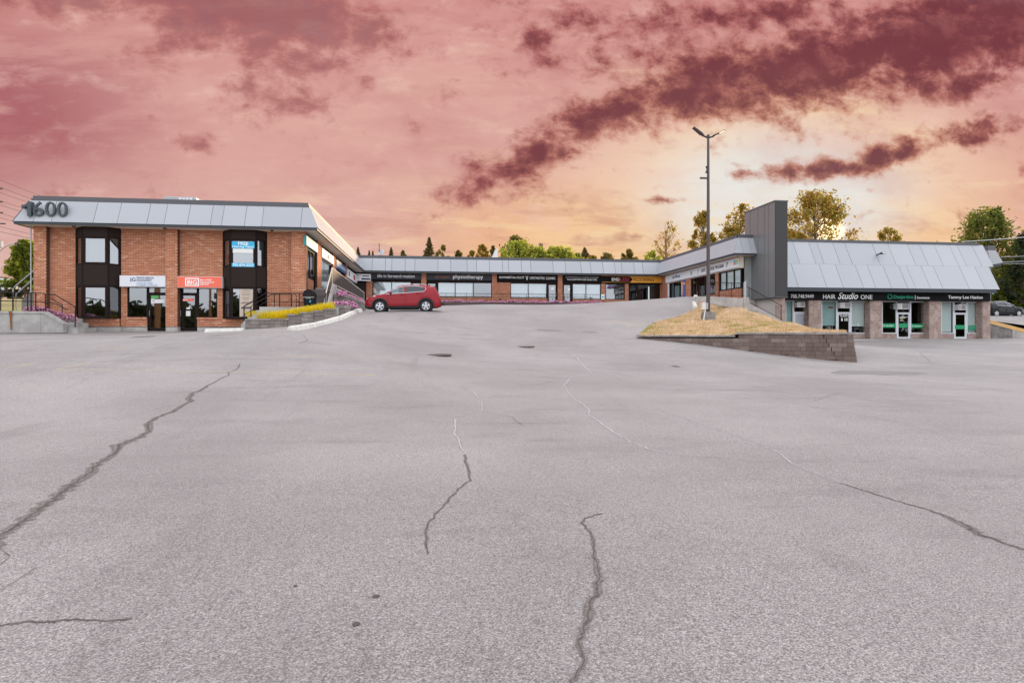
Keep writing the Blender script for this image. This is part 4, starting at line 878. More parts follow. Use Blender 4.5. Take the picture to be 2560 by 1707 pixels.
roof_panels(wing, re, [(XR, XR + DC)] + [(s, s) for s in (22.45, 23.1)] + [(24.3, 24.3)], M_PANEL, M_SEAM)
b = MB(); b.box(XR + DI - 0.06, XR + DI + 0.1, Y3n + DI, Y2 + DI, ZC, ZT); b.box(XR + DI - 0.06, 24.3, Y3n + DI - 0.06, Y3n + DI + 0.1, ZC, ZT); b.build('roof_cap', M_CAP, wing)
MB().box(XR + DI + 0.1, 24.6, Y3n + DI + 0.1, 75, ZS + 0.3, ZC).build('roof', MATS['roof_gravel'], wing)
z0, z1 = 5.02, 5.72
s = thing('shop_sign', 'long white school program sign board under the eaves of the right wing', 'sign', WR.at(wa(1760), z0, 0), 'shop sign boards')
MB().fbox(WR, wa(1667), -yN - 0.15, z0, z1, -0.02, 0.14).build('cabinet', M_WSIGN, s, bevel=0.01)
def wt(q, x0, x1, g0, g1, mm, **k): text(q, WR, wa(x0, 0.14), wa(x1, 0.14), z0 + 0.7 * g0, z0 + 0.7 * g1, 0.142, mm, s, **k)
M_DGREY = mat('dark_grey_ink', (0.09, 0.08, 0.09), 0.6)
wt('Sun Woven', 1681, 1700, 0.35, 0.8, M_DBLUE, shear=0.2); wt('ENTRY', 1753.5, 1764, 0.3, 0.72, M_DGREY, bold=0.01); wt('TO', 1766, 1771, 0.3, 0.72, M_DGREY, bold=0.01); wt('SCHOOL', 1773, 1786.5, 0.3, 0.72, M_DGREY, bold=0.01); wt('PROGRAM', 1789, 1808.5, 0.3, 0.72, M_DGREY, bold=0.01); wt('!', 1744, 1746.5, 0.2, 0.8, M_DGREY, shear=0.2); wt('?', 1816, 1820, 0.25, 0.8, M_DGREY)
for x0 in (1726, 1834):
    for k, cc in enumerate(((0.1, 0.4, 0.6), (0.6, 0.5, 0.1), (0.6, 0.2, 0.12), (0.2, 0.55, 0.5))):
        w_ = 2.6 if x0 < 1800 else 5; c0 = x0 + (k % 2) * w_; MB().fbox(WR, wa(c0, .14), wa(c0 + w_, .14), z0 + 0.7 * (0.55 - 0.25 * (k // 2)), z0 + 0.7 * (0.8 - 0.25 * (k // 2)), 0.141, 0.146).build('logo_square', mat('logo_%d' % k, cc, 0.6), s)
p = thing('banner', 'blue banner with a yellow curve beside the wing shop window', 'banner', WR.at(wa(1708), 3.2, 0)); a0, a1 = wa(1703.5, 0.03), wa(1713.5, 0.03)
MB().fbox(WR, a0, a1, 3.2, 4.9, 0.02, 0.035).build('cloth', mat('blue_banner', (0.06, 0.10, 0.30), 0.7), p); MB().fbox(WR, a0 + 0.35, a1 - 0.05, 4.55, 4.72, 0.036, 0.04).build('yellow_patch', M_AMBER, p)
c = [WR.at(a0 + (0.02 + 0.3 * math.sin(k * 2.6)), 3.25 + 1.6 * k, 0.04) for k in np.linspace(0, 1, 9)]; MB().tube(c, 0.03, 4).build('yellow_curve', M_AMBER, p); MB().fbox(WR, a0, a0 + 0.2, 3.6, 4.85, 0.036, 0.039).build('pink_strip', mat('pink_print', (0.55, 0.35, 0.33), 0.6), p)

tower = thing('clad_tower', 'tall dark metal clad tower rising between the wing and the right shop block', 'tower', (24, 40, 2.6))
XT, YN_, YF_ = 23.5, 39.5, 43.7; XT2 = at_y(1969, 700, YN_).x; ZT0, ZT1 = at_y(1938, 742, YN_).z, at_y(1938, 500.5, YN_).z
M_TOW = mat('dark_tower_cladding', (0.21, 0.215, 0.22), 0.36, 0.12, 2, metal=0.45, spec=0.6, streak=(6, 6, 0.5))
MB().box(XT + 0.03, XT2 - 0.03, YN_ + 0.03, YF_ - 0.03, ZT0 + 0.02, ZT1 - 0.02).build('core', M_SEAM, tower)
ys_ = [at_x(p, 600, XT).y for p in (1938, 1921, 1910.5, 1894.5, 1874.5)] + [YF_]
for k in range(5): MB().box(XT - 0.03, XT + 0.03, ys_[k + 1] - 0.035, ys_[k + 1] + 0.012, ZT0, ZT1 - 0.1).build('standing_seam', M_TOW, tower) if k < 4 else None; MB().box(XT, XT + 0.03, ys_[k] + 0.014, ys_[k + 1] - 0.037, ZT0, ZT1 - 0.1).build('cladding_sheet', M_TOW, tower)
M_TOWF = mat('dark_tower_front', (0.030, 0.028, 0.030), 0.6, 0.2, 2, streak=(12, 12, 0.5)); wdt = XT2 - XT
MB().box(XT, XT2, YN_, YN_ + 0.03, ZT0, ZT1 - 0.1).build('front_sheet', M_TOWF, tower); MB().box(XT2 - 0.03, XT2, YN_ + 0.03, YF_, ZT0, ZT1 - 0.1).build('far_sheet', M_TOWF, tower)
MB().box(XT - 0.03, XT2 + 0.03, YN_ - 0.03, YF_ + 0.03, ZT1 - 0.1, ZT1).build('cap', M_CAP, tower); MB().box(XT - 0.02, XT2 + 0.02, YN_ - 0.02, YF_, ZT0 - 0.05, ZT0 - 0.002).build('bottom_trim', M_CAP, tower)
# ------------------------------------------------------------------ right: stone-pillared shop block under a tall metal mansard
RY, RZ_, RT, RD, RX1 = 44.39, 3.69, 7.79, 2.02, 46.14
FRT = Frame('front', 45.3); ra = FRT.a; NR = -0.62
right = thing('stone_shop_block', 'shop block with stone pillars under a tall pale two-tier metal roof face', 'building', (36, 45.3, -0.36))
zg, zt_ = -0.42, 2.76
RXL = 24.9
def split(px, t): return at_y(px, 600, RY + RD * t).x
def rrf(k0, k1):
    def f(s, t):
        k = k0 + (k1 - k0) * t; return Vector((s, RY + RD * k, RZ_ + (RT - 0.16 - RZ_) * k))
    return f
up = [split(p, 1.0) for p in (1981, 2020.4, 2040.8, 2080.6, 2110.5, 2178.8, 2218, 2266.8, 2296.7, 2333.5, 2371.7, 2390.9, 2428.4, 2456.7)]
lo = [split(p, 0.5) for p in (1977, 2046.7, 2087.5, 2137, 2167, 2206, 2245.6, 2265, 2301.6, 2332, 2397, 2435.5)]
roof_panels(right, rrf(0, 0.5), [(RXL, RXL)] + [(s, s) for s in lo] + [(RX1, RX1)], M_PANEL, M_SEAM, lift=0.02, gap=0.028)
roof_panels(right, rrf(0.502, 1.0), [(RXL, RXL)] + [(s, s) for s in up] + [(RX1, RX1)], M_PANEL, M_SEAM, lift=0.02, gap=0.028)
MB().box(RXL, RX1 + 0.02, RY + RD - 0.08, RY + RD + 0.3, RT - 0.17, RT + 0.03).build('roof_cap', M_CAP, right)
MB().prism([(RXL, RY + 0.05, RZ_), (RXL, RY + RD, RT - 0.2), (RXL, 58, RT - 0.2), (RXL, 58, RZ_)], (RX1 - 0.02 - RXL, 0, 0)).build('roof', MATS['roof_gravel'], right)
MB().box(RXL, RX1 - 0.25, RY + 0.02, RY + 0.2, RZ_ - 0.28, RZ_ - 0.015).build('eaves_trim', M_TRIM, right)
MB().box(RXL, RX1 - 0.3, RY + 0.2, 46.5, RZ_ - 0.26, RZ_ - 0.2).build('soffit', M_TRIM, right)
xe = ra(2476, 0)
MB().box(xe - 0.3, xe - 0.02, 46.0, 58, zg - 0.3, RZ_ - 0.27).build('side_wall', M_CONCD, right)
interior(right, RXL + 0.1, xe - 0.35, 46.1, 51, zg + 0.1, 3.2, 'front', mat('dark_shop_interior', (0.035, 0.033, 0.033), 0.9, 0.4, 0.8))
sgn = thing('shop_sign', 'long black sign band over the stone-pillared shops with white and green lettering', 'sign', (35, 45.3, zt_), 'shop sign boards')
NS = 0.2
MB().fbox(FRT, RXL + 0.05, ra(2476, NS), zt_, 3.42, -0.3, NS).build('band', M_BLACK, sgn)
text_px('705.748.9449', FRT, 1977, 2034, 736, 745, NS, M_WHITE, sgn); text_px('HAIR', FRT, 2057.5, 2088.5, 736, 747, NS, M_WHITE, sgn); text_px('Studio', FRT, 2095, 2145, 731.5, 748, NS, M_WHITE, sgn, bold=0.025, shear=0.35); text_px('ONE', FRT, 2151.5, 2181, 737, 748, NS, M_WHITE, sgn)
text_px('Desjardins', FRT, 2234, 2283.5, 738, 748.5, NS, M_GRLET, sgn, bold=0.02); text_px('Insurance', FRT, 2292.5, 2323.5, 741, 747, NS, M_WHITE, sgn, bold=0.02); text_px('Tammy Lee Hanlon', FRT, 2370.5, 2456.5, 739, 749, NS, M_WHITE, sgn, bold=0.03)
b = MB(); c0, cz = FRT.px(2224.5, 741.5, NS); R_ = 0.2
hx = [(c0 + R_ * math.sin(k * math.pi / 3), cz + R_ * math.cos(k * math.pi / 3)) for k in range(7)]
for (a0, z0), (a1, z1) in zip(hx[:-1], hx[1:]): b.tube([FRT.at(a0, z0, NS + 0.01), FRT.at(a1, z1, NS + 0.01)], 0.035, 4)
b.build('hexagon_emblem', M_GRLET, sgn); a0, z0 = FRT.px(2288, 749, NS); MB().fbox(FRT, a0 - 0.015, a0 + 0.015, z0, z0 + 0.36, NS, NS + 0.01).build('divider', M_WHITE, sgn)
# flagstone facing: irregular stones with recessed mortar, each stone a part
M_STONE = brick_mat('flagstone', (0.30, 0.215, 0.185), (0.42, 0.32, 0.285), (0.24, 0.15, 0.125)); M_SMORT = mat('pale_stone_mortar', (0.50, 0.46, 0.43), 0.95, 0.12, 8)
def clip(poly, p, n):
    out = []
    for i in range(len(poly)):
        a, b = poly[i], poly[(i + 1) % len(poly)]; da, db = (a[0] - p[0]) * n[0] + (a[1] - p[1]) * n[1], (b[0] - p[0]) * n[0] + (b[1] - p[1]) * n[1]
        if da <= 0: out.append(a)
        if (da < 0 < db) or (db < 0 < da): t = da / (da - db); out.append((a[0] + (b[0] - a[0]) * t, a[1] + (b[1] - a[1]) * t))
    return out
def stones(root, fr, a0, a1, z0, z1, n, size=0.3, depth=0.3, gap=0.014):
    MB().fbox(fr, a0, a1, z0, z1, n - depth, n).build('stone_backing', M_SMORT, root)
    nx, nz = max(1, round((a1 - a0) / size)), max(1, round((z1 - z0) / size)); S = [(a0 + (i + 0.5 + random.uniform(-0.42, 0.42)) * (a1 - a0) / nx, z0 + (j + 0.5 + random.uniform(-0.42, 0.42)) * (z1 - z0) / nz) for i in range(nx) for j in range(nz)]
    for i, p in enumerate(S):
        poly = [(a0, z0), (a1, z0), (a1, z1), (a0, z1)]
        for j, q in enumerate(S):
            if i == j or not poly: continue
            dx, dz = q[0] - p[0], q[1] - p[1]; L = math.hypot(dx, dz)
            if L > 3 * size: continue
            poly = clip(poly, (p[0] + dx / 2 - dx / L * gap, p[1] + dz / 2 - dz / L * gap), (dx / L, dz / L))
        if len(poly) < 3: continue
        MB().prism([fr.at(a, z, n + 0.001) for a, z in poly], fr.n * random.uniform(0.018, 0.032)).build('stone', M_STONE, root)
for q0, q1 in ((2023, 2053), (2176, 2204), (2324, 2352), (2457, 2475)): stones(right, FRT, ra(q0), ra(q1), zg - 0.1, zt_ + 0.02, 0.0, 0.32, 0.9); stones(right, Frame('left', ra(q0)), -46.15, -45.31, zg - 0.1, zt_ + 0.02, 0.012, 0.30, 0.05)
zsi = 0.12
for q0, q1 in ((1962, 1983), (2060, 2092), (2124, 2172), (2204, 2241), (2275, 2318), (2352, 2384), (2418, 2457)): stones(right, FRT, ra(q0, NR), ra(q1, NR), zg - 0.1, zsi - 0.05, NR, 0.24, 0.15)
def bay_front(w0, d0, d1, w1, kind):
    n = NR
    if w0 is not None: window(right, FRT, ra(w0, n), ra(d0, n), zsi - 0.05, zt_, (), M_WFRAME, G_CLEAR, n, 0.07)
    if w1 is not None: window(right, FRT, ra(d1, n), ra(w1, n), zsi - 0.05, zt_, (), M_WFRAME, G_CLEAR, n, 0.08)
    pan = {'hair0': mat('grey_door_panel', (0.34, 0.37, 0.42), 0.6, 0.05, 2)}.get(kind)
    door(right, FRT, ra(d0, n) + 0.01, ra(d1, n) - 0.01, zg + 0.02, zt_, M_WFRAME, G_CLEAR if kind != 'tam' else glass('amber_glass', 0.12, (0.5, 0.36, 0.25), 0.05), n, 0.10, transom=1.78, handle='l' if kind != 'tam' else 'r', hm=M_WHITE, panel=pan)
bay_front(1963, 1983, 2018, None, 'hair0'); bay_front(2053, 2091.5, 2126, 2169, 'hair'); bay_front(2204, 2241, 2275, 2317, 'des'); bay_front(2352, 2384, 2416, 2456, 'tam')
for q0, q1, z0, m, lab in ((1963, 1981, 0.85, M_BLIND, 0), (2053, 2089, 0.72, M_BLIND, 0), (2127, 2164, 0.66, M_BLINDW, 0), (2352, 2381, 0.2, M_BLINDW, 0), (2419, 2448, 0.2, M_BLINDW, 0)):
    MB().fbox(FRT, ra(q0, NR) + 0.03, ra(q1, NR), z0, zt_ - 0.08, NR - 0.14, NR - 0.11).build('roller_blind', m, right)
MB().fbox(FRT, ra(2304, NR - 1), ra(2312, NR - 1), zsi, 2.6, NR - 0.5, NR - 0.42).build('curtain', mat('pale_curtain', (0.42, 0.45, 0.40), 0.9), right)
# window air conditioners over the doors
M_AC = mat('white_ac_case', (0.62, 0.61, 0.60), 0.5, 0.06, 4); M_ACG = mat('dark_ac_grille', (0.10, 0.09, 0.10), 0.6)
def aircon(x0, x1, y0, y1, label):
    n1 = NR + 0.42; (a0, z1), (a1, z0) = FRT.px(x0, y0, n1), FRT.px(x1, y1, n1)
    t_ = thing('air_conditioner', label, 'air conditioner', FRT.at((a0 + a1) / 2, z0, NR), 'air conditioners over the shop doors')
    MB().fbox(FRT, a0, a1, z0, z1, NR - 0.1, n1).build('case', M_AC, t_, bevel=0.015); w = a1 - a0; hh = z1 - z0; g0 = a0 + w * 0.40
    MB().fbox(FRT, g0, a1 - 0.05, z0 + 0.05, z1 - 0.05, n1 + 0.001, n1 + 0.008).build('grille', M_ACG, t_)
    for k in range(5): MB().fbox(FRT, g0 + 0.01, a1 - 0.06, z0 + 0.07 + k * (hh - 0.12) / 5, z0 + 0.085 + k * (hh - 0.12) / 5, n1 + 0.009, n1 + 0.014).build('louvre', M_AC, t_)
    for k in range(4): MB().fbox(FRT, a0 + 0.04 + k * w * 0.08, a0 + 0.06 + k * w * 0.08, z0 + 0.05, z1 - 0.05, n1 + 0.001, n1 + 0.006).build('slot', M_ACG, t_)
aircon(1993, 2013, 755, 768, 'white air conditioner over the grey door under the phone number'); aircon(2101, 2128, 756, 770, 'white air conditioner over the hair studio door'); aircon(2244, 2273, 758, 773, 'white air conditioner over the door with the green band'); aircon(2397, 2415, 761, 775, 'white air conditioner over the brown glass door')
# prints on the glass, furniture behind it
def band(fr, x0, x1, y0, y1, n, label, m=M_GREEN, lines=()):
    (a0, z1), (a1, z0) = fr.px(x0, y0, n), fr.px(x1, y1, n); t_ = thing('window_decal', label, 'sticker', fr.at((a0 + a1) / 2, z0, n), 'printed bands on the shop glass')
    MB().fbox(fr, a0, a1, z0, z1, n - 0.006, n).build('band', m, t_)
    for q, f0, f1, g0, g1, mm in lines: text(q, fr, a0 + (a1 - a0) * f0, a0 + (a1 - a0) * f1, z0 + (z1 - z0) * g0, z0 + (z1 - z0) * g1, n, mm, t_, bold=0.01)
n = NR + 0.012
band(FRT, 2205, 2239, 808.5, 819, n, 'green band on the shop window left of the insurance door', lines=(('Auto . Home . Business', 0.06, 0.82, 0.35, 0.62, M_WHITE),))
band(FRT, 2247, 2270, 808.5, 819, n, 'green band across the glass of the insurance door'); band(FRT, 2277, 2312, 809.5, 820, n, 'green band on the shop window right of the insurance door', lines=(('Life . Financial Services', 0.08, 0.86, 0.35, 0.62, M_WHITE),))
band(FRT, 2387, 2412, 812.5, 822.5, n + 0.02, 'plain green band across the brown glass door'); band(FRT, 2416.5, 2452, 813.5, 825, n, 'green band with two small lines of writing on the rightmost shop window', lines=(('Tammy Lee Hanlon', 0.12, 0.88, 0.55, 0.8, M_BLUEG), ('Insurance Agency', 0.22, 0.8, 0.2, 0.42, M_BLUEG)))
dn = NR + 0.015
p = thing('door_lettering', 'white Hair Studio lettering on the dark glass door', 'lettering', FRT.at(ra(2108, dn), 1.0, dn), None); text_px('Hair Studio', FRT, 2097.5, 2120.5, 785.5, 788.5, dn, M_WHITE, p); text_px('705.748.9449', FRT, 2100, 2118, 789.5, 792, dn, M_WHITE, p)
for x0, w in ((2103, 3.5), (2111.5, 2), (2116, 2.5)): (a0, z1), (a1, z0) = FRT.px(x0, 795, dn), FRT.px(x0 + w, 802.5, dn); MB().fbox(FRT, a0, a1, z0, z1, dn, dn + 0.003).build('printed_mark', M_PAPER, p)
p = thing('door_lettering', 'white and yellow printed lines on the insurance door glass', 'lettering', FRT.at(ra(2258, dn), 1.2, dn), None)
M_YLET = mat('yellow_letter', (0.6, 0.55, 0.05), 0.6)
for x0, x1, y, hh, m in ((2254, 2260, 788, 1.3, M_PAPER), (2249.5, 2269, 792, 1.4, M_PAPER), (2249.5, 2263, 794.5, 1.2, M_PAPER), (2250, 2257.5, 797.5, 1.4, M_YLET), (2250, 2259, 801, 1.2, M_PAPER)):
    (a0, z1), (a1, z0) = FRT.px(x0, y, dn), FRT.px(x1, y + hh, dn); MB().fbox(FRT, a0, a1, z0, z1, dn, dn + 0.003).build('printed_mark', m, p)
p = thing('hanging_sign', 'small dark oval sign hanging against the teal blind of the hair studio', 'sign', FRT.at(ra(2077, NR), 2.2, NR)); a0, z0 = FRT.px(2077, 768.5, NR - 0.07); b = MB(); b.add([FRT.at(a0 + 0.27 * math.cos(k), z0 + 0.07 * math.sin(k), NR - 0.07) for k in np.linspace(0, 2 * math.pi, 16, False)], [tuple(range(16))]); b.prism([FRT.at(a0 + 0.27 * math.cos(k), z0 + 0.07 * math.sin(k), NR - 0.08) for k in np.linspace(0, 2 * math.pi, 16, False)], (0, -0.01, 0)); b.build('board', M_ORLET, p)
ch = thing('shop_chair', 'cream tub chair just behind the hair studio window', 'chair', FRT.at(ra(2072, NR - 0.8), zg + 0.15, NR - 0.8)); M_CREAM = mat('cream_leather', (0.42, 0.40, 0.34), 0.6); cx = ra(2072, NR - 0.8); zc = zg + 0.15
b = MB(); b.disc(FRT.at(cx, zc + 0.38, NR - 0.8), (0, 0, 1), 0, 0.27, 0.12, 16); b.build('seat', M_CREAM, ch)
b = MB(); prof = [FRT.at(cx + 0.30 * math.cos(k), 0, NR - 0.8 - 0.28 * math.sin(k)) for k in np.linspace(-0.5, math.pi + 0.5, 12)]
vs = [q + Vector((0, 0, zc + 0.4)) for q in prof] + [q + Vector((0, 0, zc + 0.95)) for q in prof]; b.add(vs, [(i, i + 1, i + 13, i + 12) for i in range(11)]); bk = b.build('backrest', M_CREAM, ch); sd = bk.modifiers.new('thick', 'SOLIDIFY'); sd.thickness = 0.07
MB().tube([FRT.at(cx, zc, NR - 0.8), FRT.at(cx, zc + 0.4, NR - 0.8)], 0.03, 8).disc(FRT.at(cx, zc, NR - 0.8), (0, 0, 1), 0, 0.22, 0.03, 16).build('pedestal', M_GALV, ch)
tb = thing('shop_table', 'small white table with papers behind the right hair studio window', 'table', FRT.at(ra(2140, NR - 0.9), zg + 0.15, NR - 0.9)); a0, a1 = ra(2130, NR - 0.9), ra(2148, NR - 0.9)
MB().fbox(FRT, a0, a1, 0.42, 0.46, NR - 1.3, NR - 0.6).build('table_top', M_PAPER, tb)
for q in (a0 + 0.05, a1 - 0.09):
    for d in (NR - 1.28, NR - 0.66): MB().fbox(FRT, q, q + 0.04, zg + 0.15, 0.42, d, d + 0.04).build('leg', M_GALV, tb)
MB().fbox(FRT, a0 + 0.22, a0 + 0.5, 0.461, 0.54, NR - 1.1, NR - 0.8).build('paper_stack', M_PAPER, tb)
fl = thing('floodlight', 'small dark floodlight fixed to the middle of the tall metal roof face', 'lamp', at_y(2200, 640, RY + 1.3)); q = at_y(2195, 637, RY + 1.28)
MB().tube([q + Vector((0, 0.25, 0)), q + Vector((0, -0.25, 0.05))], 0.06, 8).build('bracket', M_TRIM, fl); MB().box(q.x - 0.02, q.x + 0.28, q.y - 0.5, q.y - 0.2, q.z - 0.0, q.z + 0.16).build('lamp_head', M_TRIM, fl, bevel=0.02); MB().box(q.x + 0.02, q.x + 0.24, q.y - 0.508, q.y - 0.502, q.z + 0.03, q.z + 0.13).build('lens', M_PAPER, fl)
ls = thing('wall_lamp', 'little white lamp under the right end of the eaves', 'lamp', at_y(2482, 734, 45.0)); q = at_y(2482, 735, 45.0); MB().disc(q, (0, 0, 1), 0, 0.06, 0.14, 10).build('globe', M_PAPER, ls); MB().fbox(FRT, q.x - 0.4, q.x, q.z + 0.14, q.z + 0.18, 0.22, 0.3).build('bracket', M_TRIM, ls)
mb_ = thing('mailbox', 'small black mailbox beside the third stone pillar', 'mailbox', FRT.at(ra(2321, NR + 0.1), 0.9, NR + 0.1)); a0 = ra(2321, NR + .1); MB().fbox(FRT, a0 - 0.06, a0 + 0.06, 0.95, 1.25, NR + 0.05, NR + 0.16).build('box', M_BLACK, mb_, bevel=0.02); MB().fbox(FRT, a0 - 0.07, a0 + 0.07, 1.25, 1.28, NR + 0.04, NR + 0.18).build('lid', M_TRIM, mb_)
# low kerbed walk in front of the stone shops
b = MB(); xs_ = np.linspace(28.5, 47.5, 14)
for x0, x1 in zip(xs_[:-1], xs_[1:]):
    zt0 = zg + 0.02; y0_ = 44.55; b.hexa([(x0 + 0.006, y0_, h(x0, y0_) - 0.2), (x1 - 0.006, y0_, h(x1, y0_) - 0.2), (x1 - 0.006, 46.05, zg - 0.4), (x0 + 0.006, 46.05, zg - 0.4), (x0 + 0.006, y0_, zt0), (x1 - 0.006, y0_, zt0), (x1 - 0.006, 46.05, zt0 + 0.01), (x0 + 0.006, 46.05, zt0 + 0.01)])
tag(b.build('pavement', mat('pale_walk', (0.50, 0.47, 0.44), 0.9, 0.15, 2)), kind='structure')
# tower foot: stone pier, pale ribbed wall under it
foot = thing('stone_pier', 'stone faced pier carrying the dark clad tower at the foot of the steps', 'pier', (24, 40, -0.4))
FT = Frame('front', 40.0); stones(foot, FT, FT.a(1938), FT.a(1962), -0.3, ZT0 - 0.06, 0.0, 0.3, 2.5)
pw = thing('ribbed_wall', 'pale ribbed wall below the tower behind the stair railing', 'wall', (23, 43.4, 0)); b = MB(); FP = Frame('front', 42.4); a0, a1 = FP.a(1868), FP.a(1941)
b.fbox(FP, a0, a1, -0.3, ZT0 - 0.06, -0.1, -0.03); b.build('wall_body', M_SOFF, pw); M_RIBB = mat('pale_pink_board', (0.42, 0.36, 0.33), 0.8, 0.06, 2, per=0.06)
k = a0
while k < a1 - 0.1: MB().fbox(FP, k, min(a1, k + 0.19), -0.3, ZT0 - 0.06, -0.03, 0.0).build('board', M_RIBB, pw); k += 0.205
# upper-lot retaining wall on the far right, tan painted edge on top
rw = thing('retaining_wall', 'low concrete retaining wall with an ochre painted top edge right of the stone shops', 'wall', (46.5, 46, -0.4)); FW_ = Frame('front', 46.2)
p0, p1, p2 = FW_.px(2474, 800), FW_.px(2560, 822), FW_.px(2740, 870)
def slope(m, n0, n1, o0, o1, x0, x1, name):
    a = lambda x: FW_.a(x); tz = lambda x: FW_.px(x, 800 + (x - 2474) * 0.262)[1]
    MB().prism([FW_.at(a(x0), o0 if o0 < -0.5 else tz(x0) + o0, n1), FW_.at(a(x1), o0 if o0 < -0.5 else tz(x1) + o0, n1), FW_.at(a(x1), tz(x1) + o1, n1), FW_.at(a(x0), tz(x0) + o1, n1)], (0, n1 - n0, 0)).build(name, m, rw)
slope(M_CONCD, -0.3, 0.0, -0.9, -0.32, 2474, 2530, 'wall_section'); slope(M_CONC, -0.3, 0.04, -0.9, -0.32, 2530.2, 2640, 'wall_section'); slope(mat('ochre_edge', (0.55, 0.36, 0.20), 0.85, 0.2, 4, col2=(0.60, 0.33, 0.08)), -0.3, 0.06, -0.318, 0.0, 2474, 2640, 'painted_edge')
XS, YS = np.meshgrid(np.linspace(46.3, 90, 40), np.linspace(46.45, 80, 30)); tl = FW_.px(2474, 798)[1]
ZS_ = tl + 0.02 + (YS - 46.4) * 0.06 - (XS - 46.3) * 0.12 * np.clip(1 - (YS - 46.4) / 6, 0, 1); V = np.stack([XS.ravel(), YS.ravel(), ZS_.ravel()], 1); i = np.arange(29 * 40).reshape(29, 40)[:, :-1].ravel()
tag(np_mesh('upper_lot', V, np.stack([i, i + 1, i + 41, i + 40], 1), M_ASPH), kind='structure')

# ------------------------------------------------------------------ block retaining wall and dry lawn on the right of the ramp
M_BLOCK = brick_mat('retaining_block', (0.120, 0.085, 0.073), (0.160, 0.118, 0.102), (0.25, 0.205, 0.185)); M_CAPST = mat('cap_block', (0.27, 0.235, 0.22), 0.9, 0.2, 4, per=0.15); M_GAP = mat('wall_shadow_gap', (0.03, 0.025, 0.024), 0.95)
bw_ = thing('block_wall', 'dark grey concrete block retaining wall stepping along the dry lawn', 'wall', at_d(2137, 905, 28.2))
P0 = at_d(2137, 905, 28.2); P1 = at_d(1590, 847, 32.1); FB = PFrame((P1.x, P1.y), (P0.x, P0.y)); WLEN = FB.len
def wall_a(px):
    a, b, c = ray(px, HZ); d = FB.u; den = a * d.y - b * d.x; return (b * FB.o.x - a * FB.o.y) / den if abs(den) > 1e-9 else 0
def wall_z(px, py): q = FB.at(wall_a(px), 0); D = q.x * SY + q.y * CY; return (HZ - py) / F_PX * D
a_st = wall_a(1846); z_hi, z_lo = wall_z(2000, 830.5), wall_z(1720, 837.5)
CHB = 0.2
def course_blocks(fr, aa0, aa1, z0, z1, n, L, root, crack=None, seed=0, m=None, depth=0.3):
    rnd = random.Random(seed); q = aa0 - rnd.uniform(0, L * 0.6)
    while q < aa1 - 0.02:
        w = L * rnd.choice((0.75, 1.0, 1.0, 1.25)); c0, c1 = max(aa0, q), min(aa1, q + w)
        if c1 - c0 > 0.04:
            if crack is not None and c0 < crack < c1:
                if c1 - crack > 0.1: w = crack + 0.012 - q
                c1 = min(c1, crack - 0.012)
                if c1 - c0 < 0.05: q += max(w, 0.05); continue
            s = 0.016; jt = rnd.uniform(-0.012, 0.012)
            MB().hexa([fr.at(c0 + 0.004, z0, n + jt), fr.at(c1 - 0.004, z0, n + jt), fr.at(c1 - 0.004, z0, n - depth), fr.at(c0 + 0.004, z0, n - depth),
                       fr.at(c0 + 0.004, z1 - 0.008, n - s + jt), fr.at(c1 - 0.004, z1 - 0.008, n - s + jt), fr.at(c1 - 0.004, z1 - 0.008, n - depth), fr.at(c0 + 0.004, z1 - 0.008, n - depth)]).build('block', m or M_BLOCK, root)
        q += w
for k in range(7):
    z1 = z_hi - 0.1 - k * CHB; z0 = z1 - CHB; n = 0.05 * k - 0.12
    gz = [(a, h(FB.at(a, 0).x, FB.at(a, 0).y)) for a in np.linspace(-0.2, WLEN, 60)]
    lo_a = min([a for a, g in gz if g < z1 - 0.03] or [WLEN]); st = a_st if k == 0 else max(lo_a, 0.15)
    if st < WLEN: course_blocks(FB, st, WLEN + n * 0.5, z0, z1, n, 0.34, bw_, crack=wall_a(2060 + k * 6.2) if k < 5 else None, seed=k)
    if st < WLEN: course_blocks(PFrame((FB.at(WLEN + n * .5, 0, n).x, FB.at(WLEN, 0, n).y), (FB.at(WLEN, 0, n - 3).x, FB.at(WLEN, 0, n - 3).y)), 0.0, 3, z0, z1, 0.0, 0.42, bw_, seed=30 + k, depth=0.25)
def caps(a0, a1, z, n, L=0.46, seed=3):
    rnd = random.Random(seed); q = a0
    while q < a1 - 0.05:
        w = min(a1 - q, L * rnd.uniform(0.9, 1.1)); MB().fbox(FB, q + 0.003, q + w - 0.003, z - 0.095 + rnd.uniform(-.004, .004), z + rnd.uniform(-.004, .004), n - 0.32, n + 0.02).build('cap_stone', M_CAPST, bw_, bevel=0.012); q += w
caps(a_st - 0.1, WLEN + 0.02, z_hi, -0.1); caps(0.0, a_st - 0.12, z_lo, -0.09)
MB().fbox(FB, 0.3, WLEN - 0.05, -2.0, z_lo - 0.12, -0.5, -0.25).build('wall_core', M_GAP, bw_); MB().fbox(FB, a_st, WLEN - 0.06, -2.0, z_hi - 0.12, -0.49, -0.26).build('wall_core', M_GAP, bw_)
